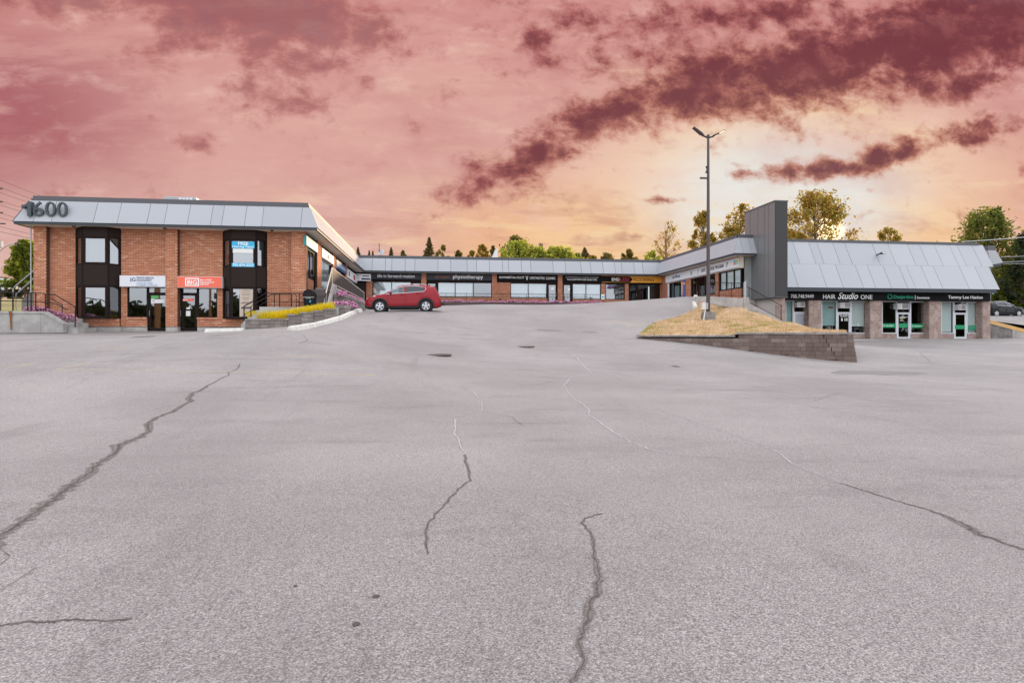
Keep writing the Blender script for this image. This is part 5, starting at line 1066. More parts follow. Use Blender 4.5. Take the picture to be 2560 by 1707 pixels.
# lawn height field
LC = []
for px in (1600, 1700, 1800, 1843): q = FB.at(wall_a(px), z_lo - 0.01, -0.35); LC.append(tuple(q))
for px in (1850, 1950, 2060, 2130): q = FB.at(wall_a(px), z_hi - 0.01 if px < 2100 else z_hi - 0.02, -0.35); LC.append(tuple(q))
def lc(px, py, D): q = at_d(px, py, D); LC.append(tuple(q))
edgeK = [(1590, 846, 32.4), (1629, 811, 37), (1700, 792, 41), (1732, 778, 43.5), (1744, 768, 44.6)]
for px, py, D in edgeK: q = at_d(px, py, D); LC.append((q.x + 0.15, q.y, h(q.x, q.y) + 0.10))
for px, py, D in ((1772, 800, 38), (1760, 760, 45), (1748, 747, 48), (1862, 752, 42.0), (1860, 770, 41.5), (1900, 783, 40.8), (1950, 802, 40.8), (1985, 809, 41), (2026, 821, 40), (2064, 830, 38), (2100, 833, 33), (1850, 800, 37), (1700, 815, 35.5), (1800, 748, 43.0)): lc(px, py, D)
LCa = np.array(LC); _m = len(LCa); _B = np.zeros((_m + 3, _m + 3)); _lx = LCa[:, :2] / 10
_B[:_m, :_m] = _tps(((_lx[:, None] - _lx[None]) ** 2).sum(-1)) + np.eye(_m) * 3e-3; _B[:_m, _m] = 1; _B[:_m, _m + 1:] = _lx; _B[_m, :_m] = 1; _B[_m + 1:, :_m] = _lx.T
_LW = np.linalg.solve(_B, np.concatenate([LCa[:, 2], np.zeros(3)]))
def HL(x, y):
    x, y = np.asarray(x, float), np.asarray(y, float); q = np.stack([x.ravel(), y.ravel()], 1) / 10
    return (_tps(((q[:, None] - _lx[None]) ** 2).sum(-1)) @ _LW[:_m] + _LW[_m] + q @ _LW[_m + 1:]).reshape(x.shape)
def hl(x, y): return float(HL(np.array([x]), np.array([y]))[0])
wall_pts = [FB.at(a, 0, -0.36) for a in np.linspace(0.1, WLEN - 0.3, 24)]
poly = [(p.x, p.y) for p in wall_pts]
for px, py, D in ((2110, 833, 34.5), (2064, 830, 38.2), (2026, 821, 40.2), (1985, 809, 41.2), (1962, 803, 40.9)): q = at_d(px, py, D); poly.append((q.x, q.y))
for px, D in ((1955, 40.6), (1872, 41.0), (1862, 41.6), (1800, 42.2), (1765, 44.5), (1748, 48)): q = at_d(px, HZ, D); poly.append((q.x, q.y))
for px, py, D in edgeK[::-1]: q = at_d(px, py, D); poly.append((q.x + 0.08, q.y))
def inpoly(x, y, P):
    x, y = np.asarray(x), np.asarray(y); r = np.zeros(x.shape, bool); j = len(P) - 1
    for i in range(len(P)):
        xi, yi = P[i]; xj, yj = P[j]
        with np.errstate(divide='ignore', invalid='ignore'): c = ((yi > y) != (yj > y)) & (x < (xj - xi) * (y - yi) / (yj - yi) + xi)
        r ^= c; j = i
    return r
px_, py_ = zip(*poly); gx, gy = np.meshgrid(np.arange(min(px_), max(px_), 0.3), np.arange(min(py_), max(py_), 0.3)); ins = inpoly(gx, gy, poly)
pts2 = [Vector((a, b)) for a, b in poly] + [Vector((a, b)) for a, b in zip(gx[ins], gy[ins])]
vo, _, fo, *_r = mgeo.delaunay_2d_cdt(pts2, [], [list(range(len(poly)))], 1, 1e-4)
va = np.array([(v.x, v.y) for v in vo]); vz = HL(va[:, 0], va[:, 1]) + np.array([0.03 * math.sin(a * 5.1) * math.cos(b * 4.3) for a, b in va])
M_SOIL = mat('dry_turf', (0.58, 0.42, 0.27), 0.95, 0.25, 1.6, col2=(0.44, 0.30, 0.16), bump=0.5, bscale=18)
ln = link_mesh('lawn', [(a, b, c) for (a, b), c in zip(va, vz)], [tuple(f) for f in fo], M_SOIL, None, True); tag(ln, kind='structure')
def blades(name, X, Y, Z, hgt, wid, m, lean=0.5, kind='stuff', parent=None):
    n = len(X); ang = RNG.uniform(0, 2 * math.pi, n); dx, dy = np.cos(ang) * wid, np.sin(ang) * wid; la = RNG.uniform(0, 2 * math.pi, n); ll_ = RNG.uniform(0, lean, n) * hgt
    V = np.empty((n, 4, 3)); tx, ty = X + np.cos(la) * ll_, Y + np.sin(la) * ll_
    V[:, 0] = np.stack([X - dx, Y - dy, Z - 0.02], 1); V[:, 1] = np.stack([X + dx, Y + dy, Z - 0.02], 1); V[:, 2] = np.stack([tx + dx * 0.25, ty + dy * 0.25, Z + hgt], 1); V[:, 3] = np.stack([tx - dx * 0.25, ty - dy * 0.25, Z + hgt], 1)
    o = np_mesh(name, V.reshape(-1, 3), np.arange(4 * n).reshape(n, 4), m, parent)
    if kind: tag(o, kind=kind)
    return o
N = 100000; X = RNG.uniform(min(px_), max(px_), N); Y = RNG.uniform(min(py_), max(py_), N); k = inpoly(X, Y, poly); X, Y = X[k], Y[k]
cl = np.sin(X * 1.7 + np.sin(Y * 1.3) * 2) * np.cos(Y * 2.1 + np.sin(X * 0.9) * 2); tl_ = np.exp(-((X - at_d(1605, 835, 33).x) ** 2 + (Y - 33.5) ** 2) / 2.0)
g = (RNG.random(len(X)) < np.clip((cl - 0.42) * 2.0, 0, 1) * 0.8 + tl_ * 0.9)
M_STRAW = mat('straw_blades', (0.66, 0.48, 0.30), 0.9, 0.3, 1.2, per=0.35, col2=(0.50, 0.34, 0.18), trans=0.3); M_GRASS = mat('green_blades', (0.30, 0.29, 0.05), 0.9, 0.2, 3, per=0.3, trans=0.3)
Zb = HL(X, Y); blades('dry_grass', X[~g], Y[~g], Zb[~g], RNG.uniform(0.03, 0.14, (~g).sum()), 0.009, M_STRAW, 0.9); blades('green_grass', X[g], Y[g], Zb[g], RNG.uniform(0.05, 0.12, g.sum()), 0.012, M_GRASS, 0.7)
# kerb along the lawn and the two chunky stones at its end
kb = thing('kerb', 'pale concrete kerb curving up the ramp along the dry lawn', 'kerb', at_d(1629, 811, 37)); pts = [at_d(*q) for q in ((1618, 818, 36), (1645, 806, 38), (1672, 799, 39.5), (1700, 792, 41), (1722, 783.5, 42.7), (1735, 777, 43.8))]
for a, b in zip(pts[:-1], pts[1:]):
    d = (b - a); d.z = 0; d.normalize(); s = Vector((d.y, -d.x, 0)) * 0.16; za, zb_ = h(a.x, a.y), h(b.x, b.y); a2, b2 = a + d * 0.01, b - d * 0.01
    MB().hexa([(a2.x, a2.y, za - 0.1), (b2.x, b2.y, zb_ - 0.1), (b2.x + s.x, b2.y + s.y, zb_ - 0.1), (a2.x + s.x, a2.y + s.y, za - 0.1), (a2.x + s.x * .15, a2.y + s.y * .15, za + 0.13), (b2.x + s.x * .15, b2.y + s.y * .15, zb_ + 0.13), (b2.x + s.x, b2.y + s.y, zb_ + 0.14), (a2.x + s.x, a2.y + s.y, za + 0.14)]).build('kerb_stone', M_CONC, kb, bevel=0.02)
def chunky(p, q, wd, hh, label, m=M_KERB):
    a, b = Vector(p), Vector(q); d = (b - a); d.z = 0; d.normalize(); s = Vector((-d.y, d.x, 0)) * wd / 2
    o = MB().hexa([a - s - Vector((0, 0, .1)), b - s - Vector((0, 0, .1)), b + s - Vector((0, 0, .1)), a + s - Vector((0, 0, .1)), a - s * .55 + Vector((0, 0, hh)), b - s * .55 + Vector((0, 0, hh)), b + s * .55 + Vector((0, 0, hh)), a + s * .55 + Vector((0, 0, hh))]).build('kerb_block', m, None, bevel=0.04, org=a)
    return tag(o, label, 'kerb', 'white painted kerb blocks')
chunky(at_d(1740, 775, 44), at_d(1735, 762, 46.6), 0.42, 0.28, 'nearer of two chunky white kerb blocks at the top of the dry lawn'); chunky(at_d(1744, 757, 46.8), at_d(1739, 746, 49.5), 0.45, 0.30, 'further of two chunky white kerb blocks at the top of the dry lawn')
pts = [at_d(x, y, D) for x, y, D in ((1738, 744.5, 50), (1700, 745.5, 51.5), (1660, 749, 53.5))]
for i in range(2): chunky(pts[i], pts[i + 1], 0.22, 0.10, ('right' if i == 0 else 'left') + ' length of low pale kerb at the crest before the right wing', M_CONC)

# ------------------------------------------------------------------ lamp post on the lawn
lpos = at_d(1770.5, 800.5, 38); lz = lpos.z - 0.1
M_POLE = mat('bronze_pole', (0.055, 0.038, 0.040), 0.45, 0.15, 4)
lamp = thing('lamp_post', 'tall brown lamp post with two spread heads on a concrete foot in the dry lawn', 'lamp post', (lpos.x, lpos.y, lz))
x, y = lpos.x, lpos.y
MB().hexa([(x - .38, y - .38, lz - .2), (x + .38, y - .38, lz - .2), (x + .38, y + .38, lz - .2), (x - .38, y + .38, lz - .2), (x - .31, y - .31, lz + .62), (x + .31, y - .31, lz + .62), (x + .31, y + .31, lz + .62), (x - .31, y + .31, lz + .62)]).build('concrete_foot', M_CONCD, lamp, bevel=0.03)
ztop = at_d(1770.5, 340, 38).z
MB().tube([(x, y, lz + .6), (x, y, lz + 6), (x, y, ztop)], [0.13, 0.105, 0.075], 8).disc((x, y, lz + .62), (0, 0, 1), 0, 0.22, 0.04, 8).build('pole', M_POLE, lamp)
MB().tube([(x - 0.32, y, ztop - 0.02), (x, y, ztop - 0.12), (x + 0.36, y, ztop - 0.02)], [0.05, 0.075, 0.05], 6).disc((x, y, ztop - .1), (0, 0, 1), 0, 0.09, 0.16, 10).build('cross_arm', M_POLE, lamp)
b = MB().tube([(x - .30, y, ztop - .0), (x - .58, y - .05, ztop + .16)], 0.09, 6); b.build('head_bracket', M_POLE, lamp)
def head(p, q, wd, th):
    p, q = Vector(p), Vector(q); d = (q - p).normalized(); s = Vector((0, 1, 0)) * wd / 2; nn = d.cross(Vector((0, 1, 0))).normalized() * th / 2
    MB().hexa([p - s - nn, q - s * .8 - nn, q + s * .8 - nn, p + s - nn, p - s + nn, q - s * .8 + nn * .6, q + s * .8 + nn * .6, p + s + nn]).build('lamp_head', M_POLE, lamp, bevel=0.015)
head((x - .45, y - .05, ztop + .06), (x - 1.06, y - .15, ztop + .42), 0.34, 0.10); head((x + .34, y, ztop), (x + .68, y, ztop + .17), 0.3, 0.13); head((x + .62, y, ztop + .15), (x + 1.06, y, ztop + .40), 0.36, 0.05)
for py, w, x0 in ((446, 20, 1749), ): q = at_d(1760, py, 38); MB().box(at_d(x0, py, 38).x, x - 0.08, y - 0.06, y + 0.06, q.z - 0.05, q.z + 0.05).build('camera_arm', M_POLE, lamp, bevel=0.01)
q = at_d(1766, 424, 38); MB().tube([(q.x - .02, y, q.z - .22), (q.x + .03, y, q.z), (q.x - .02, y, q.z + .2)], [0.07, 0.03, 0.05], 6).build('sensor', M_POLE, lamp)
mx_ = thing('meter_box', 'white electrical box strapped to the left side of the lamp post', 'electrical box', (x - .2, y - .2, lz + .7)); q0, q1 = at_d(1755, 774, 37.8), at_d(1768, 756.5, 37.8); MB().box(q0.x, q1.x - .13, y - .3, y - .05, q0.z, q1.z).build('case', M_AC, mx_, bevel=0.015); MB().box(q1.x - .12, q1.x, y - .32, y - .06, q0.z + .02, q1.z - .02).build('meter_door', M_GALV, mx_, bevel=0.01); MB().tube([(q0.x + .2, y - .2, q0.z), (q0.x + .12, y - .25, lz + .5), (q0.x, y - .35, lz)], 0.035, 6).build('conduit', M_WFRAME, mx_)

# ------------------------------------------------------------------ railings
def rail_set(root, tops, base_z, bars=True, r=0.022, posts=(), m=M_RAIL, gap=0.13, low=0.10, mid_rail=None, bar_name='baluster'):
    """tops: 3-D points of the handrail; base_z(i, f) gives the foot height under segment i at fraction f"""
    MB().tube(tops, r, 6).build('handrail', m, root)
    for i in range(len(tops) - 1):
        a, b = Vector(tops[i]), Vector(tops[i + 1]); L = math.hypot(b.x - a.x, b.y - a.y); lo0, lo1 = base_z(i, 0) + low, base_z(i, 1) + low
        MB().tube([(a.x, a.y, lo0), (b.x, b.y, lo1)], r * 0.8, 5).build('bottom_rail', m, root)
        if mid_rail: MB().tube([(a.x, a.y, a.z - mid_rail), (b.x, b.y, b.z - mid_rail)], r * 0.8, 5).build('middle_rail', m, root)
        if bars:
            k = max(1, int(L / gap))
            for j in range(1, k):
                f = j / k; q = a.lerp(b, f); zb_ = lo0 + (lo1 - lo0) * f; MB().tube([(q.x, q.y, zb_), (q.x, q.y, q.z)], 0.009, 4).build(bar_name, m, root)
    for q, zb_ in posts: MB().tube([(q[0], q[1], zb_), (q[0], q[1], q[2])], r * 1.1, 6).build('post', m, root)
# walk and rail before the middle row
walk = tag(MB().box(fm(915), fm(1560), 55.9, 58.4, 1.5, 2.92).build('walkway', M_CONC), kind='structure')
yr = 56.3; rl = thing('railing', 'long black picket railing along the raised walk of the middle shops', 'railing', (6, yr, 2.92)); tp = [at_y(p, 733 + (p - 1100) * 0.0105, yr) for p in (1090, 1115, 1166, 1217, 1267, 1316, 1365, 1411, 1461, 1508)]
zr = tp[1].z; tp = [Vector((q.x, yr, zr)) for q in tp]; rail_set(rl, tp, lambda i, f: 2.92, posts=[((q.x, q.y, q.z), 2.9) for q in tp[1:]], gap=0.15)
ns = thing('parking_sign', 'small white disabled parking sign on the right end post of the picket railing', 'sign', (tp[-1].x, yr - .05, 3.4)); a0 = at_y(1507, 742, yr - .05); MB().box(a0.x - .16, a0.x + .16, yr - .07, yr - .05, a0.z - .24, a0.z + .24).build('plate', M_PAPER, ns); MB().box(a0.x - .1, a0.x + .1, yr - .076, yr - .072, a0.z - .12, a0.z + .08).build('blue_symbol', M_SKYBL, ns)
# timber edged flower strip in front of the walk
M_TIMB = mat('dark_timber', (0.085, 0.062, 0.055), 0.9, 0.25, 3, per=0.2); pl = thing('planter_edging', 'dark stacked timber edging of the long flower strip below the middle shops', 'planter', (6, 55.3, 2.6)); q = fm(1085); k = 0
while q < at_y(1492, 760, 55.3).x:
    for j in range(3):
        zz = 2.52 + j * 0.14; MB().box(q + (j % 2) * 0.9, q + 2.36 + (j % 2) * 0.9, 55.2, 55.4, zz, zz + 0.135).build('timber', M_TIMB, pl, bevel=0.01)
    q += 2.4
MB().box(fm(1085), at_y(1492, 760, 55.4).x, 55.41, 55.95, 2.0, 2.86).build('soil', mat('dark_soil', (0.05, 0.035, 0.028), 0.95), pl)
M_PINK = mat('pink_petals', (0.88, 0.42, 0.62), 0.8, 0.2, 6, per=0.25, trans=0.25, col2=(0.72, 0.26, 0.52)); M_LEAFD = mat('dark_leaf', (0.035, 0.06, 0.018), 0.8, 0.3, 4, per=0.3, trans=0.2)
def mound(name, label, cx, cy, z, rx, ry, hh, nf=420, m=M_PINK, group='mounds of pink flowers', leaf=True, s=0.035, cat='flowers'):
    t_ = thing(name, label, cat, (cx, cy, z), group); u = RNG.normal(size=(nf, 3)); u /= np.linalg.norm(u, axis=1)[:, None]; u[:, 2] = np.abs(u[:, 2]); rr = RNG.uniform(0.75, 1.05, nf)[:, None]; P = u * rr * np.array([rx, ry, hh]) + np.array([cx, cy, z])
    quads(P, s, m, t_, 'blossoms')
    if leaf: P = u * rr * 0.86 * np.array([rx, ry, hh]) + np.array([cx, cy, z]) + RNG.normal(size=(nf, 3)) * 0.03; quads(P[: nf // 2], s * 1.2, M_LEAFD, t_, 'foliage')
    return t_
def quads(P, s, m, parent, name, flat=0.0, kind=None, asp=1.0):
    n = len(P); a = RNG.normal(size=(n, 3)); a[:, 2] *= (1 - flat); a /= np.linalg.norm(a, axis=1)[:, None]; b = np.cross(a, RNG.normal(size=(n, 3))); b /= np.linalg.norm(b, axis=1)[:, None]; sz = (s * RNG.uniform(0.6, 1.4, n))[:, None] if np.isscalar(s) else s[:, None]
    V = np.stack([P - a * sz * asp, P + b * sz * .6, P + a * sz * asp, P - b * sz * .6], 1); return np_mesh(name, V.reshape(-1, 3), np.arange(4 * n).reshape(n, 4), m, parent)
ORD = ('first', 'second', 'third', 'fourth', 'fifth', 'sixth', 'seventh', 'eighth', 'ninth', 'tenth', 'eleventh', 'twelfth', 'thirteenth', 'fourteenth', 'fifteenth')
xx = at_y(1118, 755, 55.65).x; k = 0; xend = at_y(1492, 755, 55.65).x; nm = 15
for k in range(nm):
    cx = xx + (xend - xx) * k / (nm - 1); lab = ('leftmost mound of pink flowers, beside the red car' if k == 0 else 'rightmost mound of pink flowers, by the parking sign' if k == nm - 1 else ORD[k] + ' mound of pink flowers, counted from the red car, before the picket railing')
    mound('flower_mound', lab, cx, 55.62, 2.84, 0.62 * random.uniform(.9, 1.2), 0.3, 0.3 * random.uniform(.8, 1.3), group='mounds of pink flowers before the picket railing', s=0.05, nf=300)

# right: low wall, rail and stair rail beside the tower
sw = thing('stair_wall', 'pale concrete stair wall descending beside the dry lawn', 'wall', at_d(1865, 760, 41.2)); FS = Frame('front', 39.15)
g = lambda px, py: FS.px(px, py)
MB().prism([FS.at(*g(1740, 752)), FS.at(*g(1858, 775)), FS.at(*g(1858, 745.5)), FS.at(*g(1776, 741)), FS.at(*g(1740, 741))], (0, 0.25, 0)).build('wall_section', M_CONC, sw)
MB().prism([FS.at(*g(1858.3, 790), 0.06), FS.at(*g(1874, 790), 0.06), FS.at(*g(1874, 759), 0.06), FS.at(*g(1871.5, 743.5), 0.06), FS.at(*g(1858.3, 743.5), 0.06)], (0, 0.4, 0)).build('end_block', M_CONC, sw, bevel=0.03)
MB().prism([FS.at(*g(1874.2, 800)), FS.at(*g(1958, 830)), FS.at(*g(1958, 803)), FS.at(*g(1874.2, 759))], (0, 0.25, 0)).build('wall_section', M_CONC, sw)
rr_ = thing('railing', 'grey picket railing on the low wall left of the tower', 'railing', FS.at(*g(1800, 742), -.1)); tp = [FS.at(*g(p, 705 + (p - 1776) * 0.028), -.1) for p in (1774, 1800, 1831, 1860.5)]; rail_set(rr_, tp, lambda i, f: g(1800, 742)[1], gap=0.11, m=M_RAIL, posts=[((q.x, q.y, q.z), 2.4) for q in tp[1:3]])
MB().prism([FS.at(*g(1860.7, 743.5), -.02), FS.at(*g(1866, 743.5), -.02), FS.at(*g(1866, 702), -.02), FS.at(*g(1860.7, 706), -.02)], (0, 0.12, 0)).build('wide_post', M_GALV, rr_)
rs_ = thing('railing', 'picket stair railing descending in front of the tower foot', 'railing', FS.at(*g(1900, 780), -.1)); tp = [FS.at(*g(1866.5, 714.5), -.1), FS.at(*g(1874.5, 719), -.1), FS.at(*g(1959, 765.5), -.1)]
bz = lambda i, f: (g(1866.5, 741)[1], g(1874.5, 757)[1], g(1956, 801)[1])[i] * (1 - f) + (g(1866.5, 741)[1], g(1874.5, 757)[1], g(1956, 801)[1])[i + 1] * f
rail_set(rs_, tp, bz, gap=0.14, low=0.04, posts=[((tp[1].x, tp[1].y, tp[1].z), g(1874.5, 760)[1]), (tuple(FS.at(*g(1955, 763), -.1)), g(1955, 801)[1])])
# ------------------------------------------------------------------ left front: stair, planters, kerbs, bin
M_YGR = mat('yellow_ornamental_grass', (0.88, 0.66, 0.015), 0.8, 0.2, 3, per=0.2, trans=0.35, col2=(0.76, 0.64, 0.02))
M_PBLK = brick_mat('planter_block', (0.17, 0.145, 0.135), (0.27, 0.235, 0.22), (0.13, 0.11, 0.105))
pt = thing('planter', 'stepped grey block planter full of yellow ornamental grass beside the stairs', 'planter', at_d(690, 822, 32.4))
c0, c1, c2 = at_d(613, HZ, 32.7), at_d(700, HZ, 32.1), at_d(838, HZ, 32.9)
f0 = PFrame((c0.x, c0.y), (c1.x, c1.y)); f1 = PFrame((c1.x, c1.y), (c2.x, c2.y))
def pz(py, D): return (HZ - py) / F_PX * D
zt = pz(796, 32.4)
for j in range(3): course_blocks(f0, 0, f0.len, zt - 0.1 - 0.2 * (j + 1), zt - 0.1 - 0.2 * j, 0.0, 0.40, pt, seed=60 + j, m=M_PBLK, depth=0.22)
course_blocks(f0, -0.02, f0.len + 0.02, zt - 0.1, zt, 0.02, 0.45, pt, seed=64, m=M_PBLK, depth=0.26)
tt = [0, 0.13, 0.38, 0.60, 0.80, 1.0]; ztp = [zt, pz(784.5, 32.3), pz(779.5, 32.5), pz(775.5, 32.7), pz(771.5, 32.9)]
for i in range(5):
    a0, a1 = tt[i] * f1.len, tt[i + 1] * f1.len; z1 = ztp[i]; nn = -0.07 * (i % 2)
    for j in range(3): course_blocks(f1, a0, a1, z1 - 0.1 - 0.2 * (j + 1), z1 - 0.1 - 0.2 * j, nn, 0.40, pt, seed=70 + 4 * i + j, m=M_PBLK, depth=0.24)
    course_blocks(f1, a0 - 0.05, a1 + 0.06, z1 - 0.1, z1, nn + 0.02, 0.46, pt, seed=90 + i, m=M_PBLK, depth=0.3)
pp = [(c0.x + .1, c0.y + .25), (c1.x, c1.y + .25), (c2.x - .05, c2.y + .1), (c2.x - .3, c2.y + .45), (at_d(700, HZ, 34.3).x, at_d(700, HZ, 34.3).y), (at_d(625, HZ, 34.0).x, at_d(625, HZ, 34.0).y)]
def pgz(x, y): f = np.clip(((x - c1.x) * f1.u.x + (y - c1.y) * f1.u.y) / f1.len, 0, 1); return zt - 0.06 + (ztp[4] - zt) * f
MB().prism([(a, b, -0.1) for a, b in pp], (0, 0, 0.55)).build('soil', MATS['dark_soil'], pt)
n = 30000; X = RNG.uniform(min(a for a, b in pp), max(a for a, b in pp), n); Y = RNG.uniform(min(b for a, b in pp), max(b for a, b in pp), n); k = inpoly(X, Y, pp); X, Y = X[k], Y[k]
blades('ornamental_grass', X, Y, pgz(X, Y), RNG.uniform(0.14, 0.52, len(X)), 0.010, M_YGR, 0.75)
# stair beside the building
st = thing('staircase', 'concrete stair climbing to the right in front of the brick block, behind the yellow grass', 'stairs', FL.at(A(640), .2, .8))
xs0, xs1 = A(604, 0.5), A(667, 0.5); ns_ = 7; zl_, zu_ = 0.2, 1.5
for k in range(ns_): x0 = xs0 + (xs1 - xs0) * k / ns_; MB().box(x0 + .002, xs1 + 3.9 if k == ns_ - 1 else xs0 + (xs1 - xs0) * (k + 1) / ns_, YP - 1.25, YP - 0.1, -0.2, zl_ + (zu_ - zl_) * (k + 1) / ns_).build('step', M_CONC, st)
FSt = Frame('front', YP - 1.3); g = lambda x, y: FSt.px(x, y)
MB().prism([FSt.at(*g(600, 827)), FSt.at(*g(617, 829)), FSt.at(*g(672, 800)), FSt.at(*g(672, 772)), FSt.at(*g(608, 804))], (0, 0.14, 0)).build('stringer', M_CONC, st)
def rail_px(label, fr, tp, mid_dy, posts, group='black pipe railings of the left stairs'):
    P = lambda x, y: fr.at(*fr.px(x, y)); t_ = thing('railing', label, 'railing', P(*tp[0]), group)
    MB().tube([P(*q) for q in tp], 0.026, 6).build('handrail', M_RAIL, t_)
    if mid_dy: MB().tube([P(x, y + mid_dy) for x, y in tp], 0.022, 6).build('middle_rail', M_RAIL, t_)
    for x, y0, y1 in posts: MB().tube([P(x, y0), P(x, y1)], 0.027, 6).build('post', M_RAIL, t_)
    return t_
rail_px('rear black pipe railing climbing the stair in front of the brick block', Frame('front', YP - 0.25), [(610, 765), (632, 753), (664, 733), (700, 733), (760, 733)], 21.5, [(610, 765, 806), (633.5, 752, 795), (699, 733, 775), (748, 733, 772)])
rail_px('front black pipe railing climbing the stair behind the yellow grass', Frame('front', YP - 1.2), [(627.5, 795), (627.5, 765), (632, 762.5), (678, 736), (740.5, 736), (740.5, 770)], 0, [(686, 736, 772), (729, 736, 768)])
P = lambda x, y: Frame('front', YP - 1.2).at(*Frame('front', YP - 1.2).px(x, y))
# bin
bx0, bx1 = at_d(761, HZ, 34.2).x, at_d(788, HZ, 34.2).x; by = at_d(775, HZ, 34.2).y; bzb, bzt = 1.52, at_d(775, 724.5, 34.2).z; M_BIN = mat('black_bin_plastic', (0.006, 0.006, 0.008), 0.45, spec=0.2)
bn = thing('litter_bin', 'black litter bin with a blue diamond emblem at the top of the stair', 'bin', ((bx0 + bx1) / 2, by, bzb)); hw = (bx1 - bx0) / 2; cx = (bx0 + bx1) / 2
MB().hexa([(bx0 + .04, by - hw, bzb), (bx1 - .04, by - hw, bzb), (bx1 - .04, by + hw, bzb), (bx0 + .04, by + hw, bzb), (bx0, by - hw - .03, bzb + .55), (bx1, by - hw - .03, bzb + .55), (bx1, by + hw, bzb + .55), (bx0, by + hw, bzb + .55)]).build('body', M_BIN, bn, bevel=0.03)
hp = [(cx + (hw + .02) * math.cos(k), by - hw - .04, bzb + .57 + (bzt - bzb - .57) * math.sin(k) ** 0.7) for k in np.linspace(0, math.pi, 14)]
MB().prism(hp, (0, 2 * hw + .06, 0)).build('hood', M_BIN, bn); MB().box(bx0 - .005, bx1 + .005, by - hw - .045, by - hw - .03, bzb + .545, bzb + .575).build('silver_strip', M_GALV, bn); MB().prism([(cx + (hw * .62) * math.cos(k), by - hw - .048, bzb + .61 + .12 * math.sin(k)) for k in np.linspace(0, math.pi, 10)], (0, .006, 0)).build('opening', M_SPAN, bn)
MB().prism([(cx + .085, by - hw - .04, bzb + .25), (cx + .14, by - hw - .045, bzb + .33), (cx + .085, by - hw - .045, bzb + .41), (cx + .03, by - hw - .045, bzb + .33)], (0, .012, 0)).build('emblem', M_SKYBL, bn)
FB_ = Frame('front', by - hw - .04); text('LITTER', FB_, cx - .14, cx + .12, bzb + .48, bzb + .53, 0.008, M_PAPER, bn)
# upper stair, parapet, wing walk and its dark fence
us = thing('staircase', 'stained grey concrete steps rising behind the litter bin to the left wing', 'stairs', (-6.7, 36, 1.5))
for k in range(6): MB().box(-7.2, -6.3, 35.7 + 0.33 * k, 38.2, 1.2, 1.72 + 0.19 * k).build('step', M_CONCD, us)
pa = thing('stair_parapet', 'pale sloping concrete parapet right of the stained steps', 'wall', (-6.1, 36, 1.4))
MB().prism([(-6.28, 34.75, 0.6), (-6.28, 37.6, 0.6), (-6.28, 37.6, 2.98), (-6.28, 37.2, 2.98), (-6.28, 34.75, 1.32)], (0.34, 0, 0)).build('parapet_slab', M_CONC, pa)
ww = tag(MB().box(-7.24, -6.0, 38.21, 55.88, 0.5, 2.86).build('wing_walkway', M_CONC), kind='structure')
fc = thing('picket_fence', 'dark close-set picket fence along the raised walk of the left wing', 'fence', (-6.05, 45, 2.9)); xf = -6.05
tz = lambda y: 3.95 - (y - 37) * 0.022
pts = [Vector((xf, 34.95, 2.32)), Vector((xf, 37.0, 3.96))] + [Vector((xf, y, tz(y))) for y in (41, 45, 49, 53.2)]
MB().tube(pts, 0.03, 6).build('handrail', M_SOFF, fc); MB().tube([(xf, 35.1, 1.62), (xf, 37.0, 3.02), (xf, 53.2, 2.98)], 0.025, 6).build('bottom_rail', M_SOFF, fc)
k = 35.2
M_PICK = mat('dark_brown_picket', (0.055, 0.038, 0.034), 0.6, 0.2, 3, per=0.25)
while k < 53.2:
    zt0 = tz(k) if k > 37 else 2.32 + (k - 34.95) * 0.8; zb0 = 3.0 if k > 37 else 1.62 + (k - 35.1) * 0.737; MB().box(xf - .012, xf + .012, k, k + .075, zb0, zt0 - .02).build('picket', M_PICK, fc); k += 0.125
for y in (37.0, 53.2): MB().tube([(xf, y, 2.86), (xf, y, tz(y))], 0.035, 6).build('post', M_SOFF, fc)
mp = thing('sign_post', 'short black post with a flat bracket between the grass and the parapet', 'post', at_d(814, 765, 34.3)); q = at_d(814, 765, 34.3); b = MB().tube([(q.x, q.y, 1.3), (q.x, q.y, at_d(814, 727, 34.3).z)], 0.022, 6); b.build('pole', M_RAIL, mp); zz = at_d(814, 730.5, 34.3).z; MB().box(q.x - .02, at_d(829, 730, 34.3).x, q.y - .03, q.y + .03, zz - .015, zz + .015).build('bracket', M_RAIL, mp); MB().disc((q.x, q.y, 1.25), (0, 0, 1), 0, .16, .22, 10).build('base', M_IRON, mp)
# block planters with pink flowers right of the parapet
p2 = thing('planter', 'upper dark block planter with pink flowers below the picket fence', 'planter', (-5.6, 36.7, 1.3)); fa = Frame('front', 36.6); x0, x1 = fa.a(834), -5.12
fs = Frame('right', x1)
for j in range(6):
    z1 = 2.36 - 0.2 * j; course_blocks(fa, x0, x1 - 0.003, z1 - 0.2, z1, 0.0 if j else .02, 0.4, p2, seed=110 + j, m=M_PBLK, depth=0.2)
    for q0, q1 in ((36.62, 46.5),): course_blocks(fs, q0, q1, z1 - 0.2, z1, 0.0 if j else .02, 0.4, p2, seed=120 + j, m=M_PBLK, depth=0.2)
MB().box(-5.98, x1 - .2, 36.8, 46.5, 0.5, 2.3).build('soil', MATS['dark_soil'], p2)
p3 = thing('planter', 'lower dark block planter with pink flowers near the front of the red car', 'planter', (-5.6, 35.3, 1.0)); fa2 = Frame('front', 35.2); x2, x3 = fa2.a(822), fa2.a(877)
